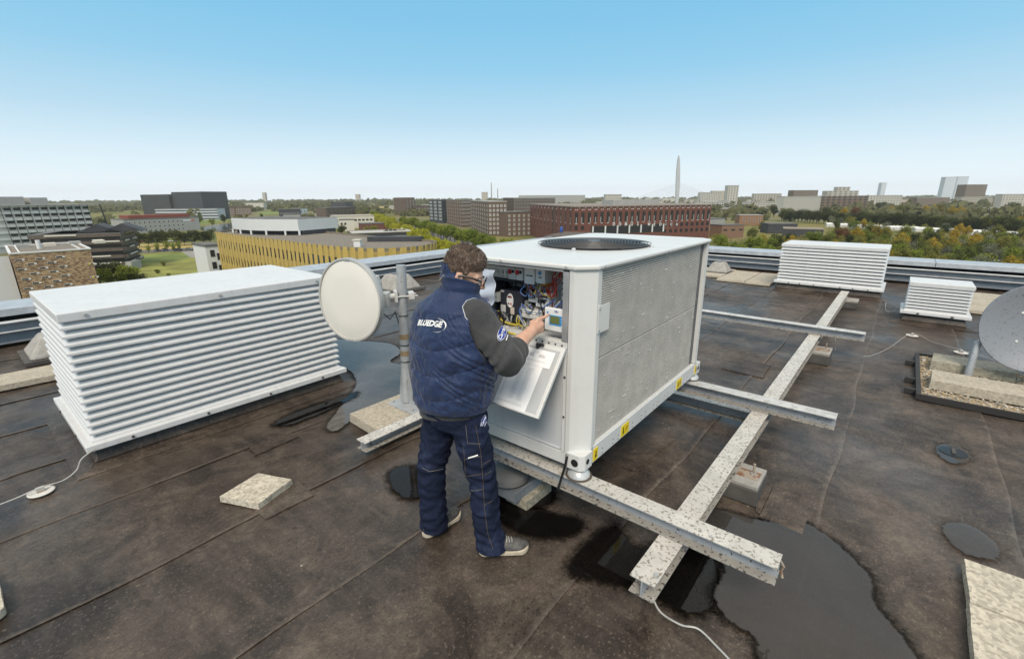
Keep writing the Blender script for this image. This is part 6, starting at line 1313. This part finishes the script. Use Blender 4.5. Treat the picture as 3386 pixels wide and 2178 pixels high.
slabb('white_low_flats', 'low white flats among yellow trees at the right', 3200, 3330, 690, 640, M_APT, 14, 3, 12, skew=.05)
slabb('stadium', 'low grey slab roof right of the chimneys', 1715, 1935, 647, 1500, M_GRY); slabb('pale_block', 'pale block on the skyline below the chimneys', 1592, 1612, 636, 1700, M_APT2); slabb('white_flats', 'white flats seen over the roof of the brick clinic', 2002, 2056, 644, 900, M_APT, 8, 7)
for u, v_, D_, w_ in ((717, 636, 2600, 12), (866, 637, 2500, 10), (1174, 643, 2200, 14)): slabb('far_tower', {717: 'small tower block above the far woods, left one', 866: 'small tower block above the far woods, right one', 1174: 'pale box above the far woods over the cream building'}[u], u, u+w_, v_, D_, M_APT2)
o, L = blk('brown_hut_block', 'brown brick house with white windows among the trees right of the clinic', (2447, 712), (2524, 712), 9.5, 14, flat('orange brick', (.26, .14, .08), .9, var=.1), M_GRY); wins(o, rng_(3, L-4, 4), [3, 6], 2.2, 1.5, M_WFR)
o, L = blk('brick_house', 'flat roofed brick house below the clinic behind the near trees', (2388, 746), (2462, 744), 8.5, 12, flat('dull orange brick', (.22, .13, .085), .9, var=.1), M_RFELT); wins(o, rng_(1.5, L-4, 3), [5], 3.0, 1.0, M_DFR)
o, L = blk('grey_house', 'grey house at the end of the brick clinic', (2350, 725), (2398, 722), 9.0, 14, M_GRY, M_RFELT)
o, L = blk('black_pavilion', 'long black pavilion in the trees behind the wide white vent', (2592, 757), (2724, 760), 6.0, 18, M_DKB, flat('tan roof', (.26, .22, .17), .9)); wins(o, rng_(L*.8, L-3, 3), [3], 1.6, 1.6, M_WFR, M_GLB)
o, L = blk('black_pavilion', 'smaller black pavilion behind the long black one', (2542, 741), (2638, 741), 7.0, 14, M_DKB, M_RFELT)
r_ = random.Random(21)
M_FARH = [M_APT, M_APT2, M_FARB, M_GRY]
for i in range(90):
    u = r_.choice((r_.uniform(650, 1500), r_.uniform(1900, 3380), r_.uniform(2050, 2700))); D_ = r_.uniform(1000, 2800); h = r_.uniform(8, 18); p = aty(u, 700, D_); w_ = r_.uniform(18, 60); o = tag(MB().box(0, w_, 0, 14, 0, h).build('distant_building', r_.choice(M_FARH), None, (p.x, p.y, STREET), r_.uniform(-.3, .3)), 'tiny pale building far off among the woods on the horizon', 'building', 'distant buildings on the horizon')
# ---- cars
def car_proto():
    o = link('parked_car', None); m = MB(); m.prism([(-2.1, -.85), (2.1, -.85), (2.1, .85), (-2.1, .85)], .3, .85); m.build('body', flat('car paint', (.3, .3, .31), .3, .1, var=.0), o, bevel=.12)
    MB().prism([(-1.6, -.78), (1.1, -.78), (1.1, .78), (-1.6, .78)], .85, 1.42, [(-1.1, -.66), (.5, -.66), (.5, .66), (-1.1, .66)]).build('cabin', M_GLS, o)
    for x in (-1.3, 1.3):
        for y in (-.8, .62): MB().cyl((x, y, .32), (x, y+.18, .32), .32, 12).build('wheel', M_BLACK, o)
    return o
cars = []; cpaint = [flat('car paint '+k, c, .3, .1, var=0.) for k, c in (('white', (.6, .6, .6)), ('grey', (.2, .2, .21)), ('black', (.03, .03, .035)), ('red', (.3, .03, .02)))]
c0 = car_proto()
carpos = [(475+27*i, 801-.35*i*1.0, 3 if i == 0 else r_.choice((0, 0, 1, 2))) for i in range(7)]+[(520, 831, 1), (545, 830, 1), (590, 829, 2), (625, 828, 1), (652, 827, 2), (680, 826.5, 0), (437, 840, 0), (452, 836, 1)]
for i in range(14): carpos.append((3230+13*i, 868-.5*i, 0))
for i, (u, v, c) in enumerate(carpos):
    p = cp(u, v, 0); o = c0 if i == 0 else dup(c0, p, 0); o.location = (p.x, p.y, STREET+.06); o.rotation_euler = (0, 0, r_.choice((0, math.pi/2))+r_.uniform(-.1, .1))
    for ch in o.children:
        if ch.name.startswith('body'): ch.data = ch.data.copy() if i == 0 else ch.data; ch.material_slots[0].link = 'OBJECT'; ch.material_slots[0].material = cpaint[c]
    far_ = u > 3000
    tag(o, 'white car parked by the trees at the right edge' if far_ else ('small car parked in the row under the trees by the grey office' if i < 7 else 'small car parked along the road beside the meadow'), 'car', 'cars parked at the right edge' if far_ else ('cars under the tree row' if i < 7 else 'cars along the meadow road'))
# container-like hut by the terraced office
o, L = blk('concrete_hut', 'small concrete hut on the grass before the terraced office', (370, 866), (433, 865), 3.2, 6, M_GRY); 
# ---- trees
def leaf_mat(name, c1, c2, c3, rnd=.5):
    t = NT(name); oi = t.n('ShaderNodeObjectInfo'); co = t.coord('Object'); n = t.noise(co, .8, 3); gi = t.n('ShaderNodeNewGeometry')
    f = t.math('ADD', t.math('MULTIPLY', oi.outputs['Random'], rnd), t.math('MULTIPLY', n, 1-rnd)); c = t.ramp(f, (.18, c1), (.5, c2), (.82, c3))
    c = t.mix(.5, c, t.ramp(gi.outputs['Random Per Island'], (0, .25), (1, .78)), 'OVERLAY')
    t.col(c).set(rough=.75, spec=.2); t.b.inputs['Subsurface Weight'].default_value = 0
    tr = t.n('ShaderNodeBsdfTranslucent'); t.l(c, tr.inputs[0]); mx_ = t.n('ShaderNodeMixShader'); mx_.inputs[0].default_value = .42; t.l(t.b.outputs[0], mx_.inputs[1]); t.l(tr.outputs[0], mx_.inputs[2]); t.l(mx_.outputs[0], t.out.inputs[0]); return t.m
L_AV = leaf_mat('avenue foliage', (.30, .31, .032), (.43, .42, .042), (.55, .48, .05)); L_AV2 = leaf_mat('dark avenue foliage', (.14, .18, .03), (.21, .25, .038), (.29, .31, .048)); L_WD = leaf_mat('wood foliage', (.10, .115, .03), (.165, .175, .042), (.26, .24, .052), .75); L_YL = leaf_mat('autumn foliage', (.20, .16, .03), (.36, .27, .03), (.46, .32, .04), .7); L_GR = leaf_mat('willow grey foliage', (.14, .15, .10), (.20, .21, .14), (.26, .265, .18), .7); L_RD = leaf_mat('reddish foliage', (.10, .05, .03), (.17, .075, .04), (.2, .11, .045), .7); L_DK = leaf_mat('dark foliage', (.04, .052, .02), (.065, .078, .026), (.10, .11, .034), .6)
M_BARK = flat('bark', (.07, .055, .042), .95, var=.3, scale=3)
def tree_proto(name, seed, H_, crown_r, trunk_h, nleaf, leaf, mat, squash=1., clumps=16):
    r = random.Random(seed); root = link(name, None); m = MB(); tr = H_*.022
    m.tube([(0, 0, -.3), (.05*r.uniform(-1, 1), .05, trunk_h*.6), (r.uniform(-.2, .2), r.uniform(-.2, .2), H_*.72)], tr, 7, True, tr*.35); cl = []
    cz = trunk_h+(H_-trunk_h)*.5; rz = (H_-trunk_h)*.5*squash
    for i in range(clumps):
        a = r.uniform(0, 6.283); f = r.uniform(.15, .78); zz = r.uniform(-.75, .8); w = math.sqrt(max(.05, 1-zz*zz)); c = Vector((math.cos(a)*f*w*crown_r, math.sin(a)*f*w*crown_r, cz+zz*rz*.8)); cl.append((c, crown_r*r.uniform(.30, .48)))
        if i % 2 == 0: m.tube([(0, 0, trunk_h*r.uniform(.6, 1.3)), tuple(c*.5+Vector((0, 0, c.z*.1))), tuple(c)], tr*.4, 5, True, tr*.12)
    m.build('trunk', M_BARK, root); lf = MB()
    for i in range(nleaf):
        c, cr = r.choice(cl); d = Vector((r.gauss(0, 1), r.gauss(0, 1), r.gauss(0, 1))).normalized(); p = c+d*cr*r.uniform(.55, 1.05)*Vector((1, 1, .8)).length/1.62; s = leaf*r.uniform(.6, 1.3)
        nn = (d+Vector((r.gauss(0, .5), r.gauss(0, .5), r.gauss(0, .5)+.25))).normalized(); x = nn.orthogonal().normalized(); x.rotate(Matrix.Rotation(r.uniform(0, 6.28), 3, nn)); y = nn.cross(x)
        lf.v += [tuple(p-x*s*.5), tuple(p-y*s*.28+nn*s*.08), tuple(p+x*s*.5), tuple(p+y*s*.28+nn*s*.08)]; k = len(lf.v); lf.f.append((k-4, k-3, k-2, k-1)); lf.m.append(0)
    lf.build('crown', mat, root); return root
_first = {}
def plant(proto, p, s, label, group, rz=None, cat='tree'):
    rz = r_.uniform(0, 6.28) if rz is None else rz
    if proto.name not in _first: _first[proto.name] = 1; o = proto; o.location = p; o.rotation_euler = (0, 0, rz); o.scale = (s, s, s*r_.uniform(.9, 1.1)); tag(o, label, cat, group); return o
    o = dup(proto, p, rz, label, group, (s*r_.uniform(.9, 1.1), s*r_.uniform(.9, 1.1), s*r_.uniform(.9, 1.12))); return tag(o, label, cat, group)
pAV = tree_proto('avenue_tree', 1, 11, 4.0, 2.4, 1900, .75, L_AV); pAV2 = tree_proto('avenue_tree', 2, 11, 3.9, 2.4, 1900, .75, L_AV2)
pW = [tree_proto('wood_tree', 11+i, 10, 4.2, 1.2, 1900, .66, mt, 1., 18) for i, mt in enumerate((L_WD, L_WD, L_AV2, L_YL, L_GR, L_DK, L_RD))]
pS = [tree_proto('shrub', 31+i, 4.5, 3.0, .2, 900, .5, mt, 1., 12) for i, mt in enumerate((L_WD, L_GR, L_AV2))]
pR = tree_proto('round_tree', 41, 10, 4.6, 1.8, 1700, .7, L_DK); pY = tree_proto('young_tree', 42, 7, 2.0, 1.0, 700, .5, L_AV2)
ORD = lambda k: str(k)+({1: 'st', 2: 'nd', 3: 'rd'}.get(k % 10, 'th') if k % 100 not in (11, 12, 13) else 'th')
def row(p_far, p_near, h, n, proto, label, group, jit=.6, s=1.):
    A_, B_ = cp(*p_far, h), cp(*p_near, h)
    for i in range(n):
        p = A_.lerp(B_, i/(n-1)); plant(proto, (p.x+r_.uniform(-jit, jit), p.y+r_.uniform(-jit, jit), STREET), s*r_.uniform(.88, 1.12)*h/11, label+', '+ORD(n-i)+' of its row', group)
row((1330, 716), (1745, 806), 10.5, 34, pAV2, 'darker green tree in the row along the brick offices', 'right hand row of avenue trees')
row((1245, 703), (1530, 812), 10.0, 34, pAV, 'yellow green tree in the middle row of the avenue', 'middle row of avenue trees'); row((1228, 704), (1455, 800), 9.5, 30, pAV, 'yellow green tree in the row nearest the golden block', 'near row of avenue trees')
row((1195, 686), (1300, 716), 9.0, 12, pAV2, 'small green tree at the far end of the avenue', 'far end of the avenue')
row((2345, 812), (2640, 818), 8.5, 9, pAV2, 'bright green tree just beyond the parapet', 'trees beyond the parapet', 2.5, 1.0)
for i_, (u, v, s, k) in enumerate(sorted(((2385, 775, 1.15, 2), (2440, 800, 1.0, 2), (2500, 785, 1.1, 2), (2525, 728, 1.0, 3), (2490, 752, .9, 0), (2570, 775, 1.0, 5), (2620, 772, 1.0, 5), (2655, 790, .9, 0)))): p = cp(u, v, 9*s); plant(pW[k], (p.x, p.y, STREET), s, 'tall tree between the brick houses and the wide vent, '+ORD(i_+1)+' from the left', 'trees by the brick houses')
row((690, 757), (448, 764), 9.5, 9, pR, 'round dark tree in the row before the grey office', 'tree row before the grey office', .8)
for i, (u, v, s) in enumerate(((365, 880, .95), (415, 892, .9), (445, 915, .6), (338, 905, .8))): p = cp(u, v, 8*s); plant(pAV2 if i % 2 else pR, (p.x, p.y, STREET), s, 'big bushy green tree between the brick block and the meadow', 'bushy trees by the meadow')
for u, v in ((492, 838), (523, 832), (555, 830), (577, 834), (594, 830)): p = cp(u, v, 0); plant(pY, (p.x, p.y, STREET), r_.uniform(.7, 1.0), 'young slim tree at the edge of the meadow', 'young trees by the meadow')
for u, v in ((520, 905), (560, 915), (600, 930), (690, 880), (640, 935), (540, 880)): p = cp(u, v, 0); plant(pS[0], (p.x, p.y, STREET), r_.uniform(.3, .5), 'low bush in the rough meadow', 'meadow bushes', cat='bush')
for i_, (u, v) in enumerate(sorted(((735, 716), (815, 712), (865, 714), (700, 735), (740, 728), (1050, 745), (1070, 730), (1075, 752), (1100, 760), (1085, 735), (980, 742), (1025, 730), (1130, 762), (1210, 765), (1235, 758), (340, 738), (345, 745), (660, 728), (1040, 700), (1080, 706), (885, 690), (935, 683), (960, 682)))): p = cp(u, v, 4); plant(pW[r_.choice((0, 2, 5))], (p.x, p.y, STREET), r_.uniform(.6, .95), 'dark tree among the low buildings along the street, '+ORD(i_+1)+' from the left', 'trees among the low buildings')
NM = {0: 'olive green', 1: 'mid green', 2: 'fresh green', 3: 'yellow', 4: 'silvery', 5: 'dark green', 6: 'reddish'}
row((2590, 699), (3440, 732), 10.5, 58, pW[5], 'dark tree in the belt across the right', 'dark tree belt at the right', 1.5, 1.25)
for i in range(16):
    u = 2735+42*i; v = 741+.052*(u-2735); p = cp(u, v, 2.5); q = p+Vector((1, -.35, 0)).normalized()*r_.uniform(7, 11); d = q-p
    o = thing('white_shed', 'low white shed below the dark tree belt, '+ORD(i+1)+' of its line', 'shed', (p.x, p.y, STREET), math.atan2(d.y, d.x), 'white sheds below the tree belt'); L = d.length; MB().box(0, L, 0, 5, 0, 2.4).build('wall', M_WHB, o); MB().add([(-.2, -.3, 2.4), (L+.2, -.3, 2.4), (L+.2, 5.3, 2.4), (-.2, 5.3, 2.4), (-.2, 2.5, 3.7), (L+.2, 2.5, 3.7)], [(0, 1, 5, 4), (2, 3, 4, 5), (0, 4, 3), (1, 2, 5)]).build('roof', M_WHB, o)
n_t = 0; tries = 0; placed = []; cnt = {}
def where(u, v):
    near = 'low' if v > 850 else ('half way up' if v > 775 else 'high')
    return near+' in the park '+('behind the wide vent' if u < 2860 else 'between the two white vents' if u < 3060 else 'behind the small vent' if u < 3230 else 'near the right edge')
while n_t < 285 and tries < 20000:
    tries += 1; v = 738+(930-738)*r_.random()**1.1; u = r_.uniform(2480, 3480)
    p = cp(u, v, 0); D_ = p.y
    if D_ < 95 or (u < 2740 and v < 812): continue
    if 862 < v < 884 and u > 3200: continue
    if any((p.x-q[0])**2+(p.y-q[1])**2 < (3.4+D_*.009)**2 for q in placed): continue
    placed.append((p.x, p.y)); n_t += 1
    k = r_.choice((0, 0, 1, 1, 2, 2, 3, 3, 4, 5, 0, 1, 6 if r_.random() < .4 else 0)); pr2 = pW[k] if r_.random() < .62 else pS[r_.randrange(3)]; sh = pr2 in pS
    plant(pr2, (p.x, p.y, STREET), r_.uniform(.6, 1.05) if not sh else r_.uniform(.9, 1.5), ('low shrub ' if sh else NM[k]+' tree ')+where(u, v), ('shrubs ' if sh else NM[k]+' trees ')+where(u, v), cat='shrub' if sh else 'tree')
ug = MB(); r9 = random.Random(9)
for i in range(30000):
    u, v = r9.uniform(2380, 3520), 728+(940-728)*r9.random()**.9; p = cp(u, v, 0)
    if 860 < v < 886 and u > 3200 or p.y < 85 or (u < 2740 and 735 < v < 800) or (u < 2560 and v < 800): continue
    z = STREET+r9.uniform(.1, 2.2); s_ = r9.uniform(.35, .8); nn = Vector((r9.gauss(0, .5), r9.gauss(0, .5)-.3, 1)).normalized(); a_ = nn.orthogonal().normalized(); a_.rotate(Matrix.Rotation(r9.uniform(0, 6.28), 3, nn)); b_ = nn.cross(a_); q = Vector((p.x+r9.gauss(0, 2), p.y+r9.gauss(0, 2), z))
    ug.v += [tuple(q-a_*s_), tuple(q-b_*s_*.6), tuple(q+a_*s_), tuple(q+b_*s_*.6)]; k = len(ug.v); ug.f.append((k-4, k-3, k-2, k-1)); ug.m.append(0)
uo = ug.build('undergrowth', leaf_mat('undergrowth leaves', (.09, .105, .03), (.15, .16, .045), (.22, .2, .06), 0.)); stuff(uo); uo['label'] = 'mixed undergrowth between the trees of the park'
for i_, (u, v, k) in enumerate(sorted(((2905, 680, 5), (2925, 676, 5), (2950, 692, 3), (2975, 690, 0), (3000, 690, 0), (3060, 688, 3), (3085, 690, 3), (3110, 692, 3), (3150, 694, 3), (3180, 696, 3), (2790, 697, 3), (2735, 698, 5), (2560, 695, 5), (2525, 700, 5), (2830, 700, 6)))):
    p = cp(u, v, 9); plant(pW[k], (p.x, p.y, STREET), 1.5, 'large '+NM[k]+' tree rising behind the dark tree belt, '+ORD(i_+1)+' from the left', 'big trees behind the belt, '+NM[k])
# far woods as one mass
lf = MB(); rr = random.Random(77)
def clump(m, x, y, w, h, n):
    for i in range(n):
        d = Vector((rr.gauss(0, 1), rr.gauss(0, 1), abs(rr.gauss(0, .8)))).normalized(); p = Vector((x+d.x*w*rr.uniform(.4, 1), y+d.y*w*rr.uniform(.4, 1), h*(.15+.85*d.z*rr.uniform(.7, 1)))); s = w*rr.uniform(.25, .6); nn = (d+Vector((rr.gauss(0, .4), rr.gauss(0, .4)-.4, .3))).normalized(); a = nn.orthogonal().normalized(); b = nn.cross(a); m.v += [tuple(p-a*s), tuple(p-b*s*.7), tuple(p+a*s), tuple(p+b*s*.7)]; k = len(m.v); m.f.append((k-4, k-3, k-2, k-1)); m.m.append(0)
for i in range(2600):
    D_ = 520+3300*rr.random()**1.3; u = rr.uniform(-200, 3600)
    if 1150 < u < 2250 and D_ < 700: continue
    if u < 1150 and D_ < 1000 and rr.random() < .93: continue
    if 2300 < u and D_ < 900 and rr.random() < .4: continue
    p = aty(u, 700, D_); clump(lf, p.x, p.y, rr.uniform(5, 11)*(1+D_/2500), rr.uniform(7, 13)+D_/500+(6 if rr.random() < .1 else 0), 26)
fw_ = lf.build('woods', leaf_mat('far foliage', (.08, .09, .04), (.13, .13, .055), (.19, .165, .07), 0.), None, (0, 0, STREET)); stuff(fw_); fw_['label'] = 'distant woods and hedges stretching to the horizon'

# ---- haze over the town
t = NT('town haze'); t.t.nodes.remove(t.b); pv_ = t.n('ShaderNodeVolumePrincipled'); pv_.inputs['Color'].default_value = (.93, .95, .97, 1); pv_.inputs['Density'].default_value = .00009; pv_.inputs['Anisotropy'].default_value = .2; t.l(pv_.outputs[0], t.out.inputs['Volume'])
hzb = MB().box(-4500, 4500, -4500, 4500, STREET-1, 70).build('haze', t.m); stuff(hzb); hzb['label'] = 'thin pale haze lying over the town'
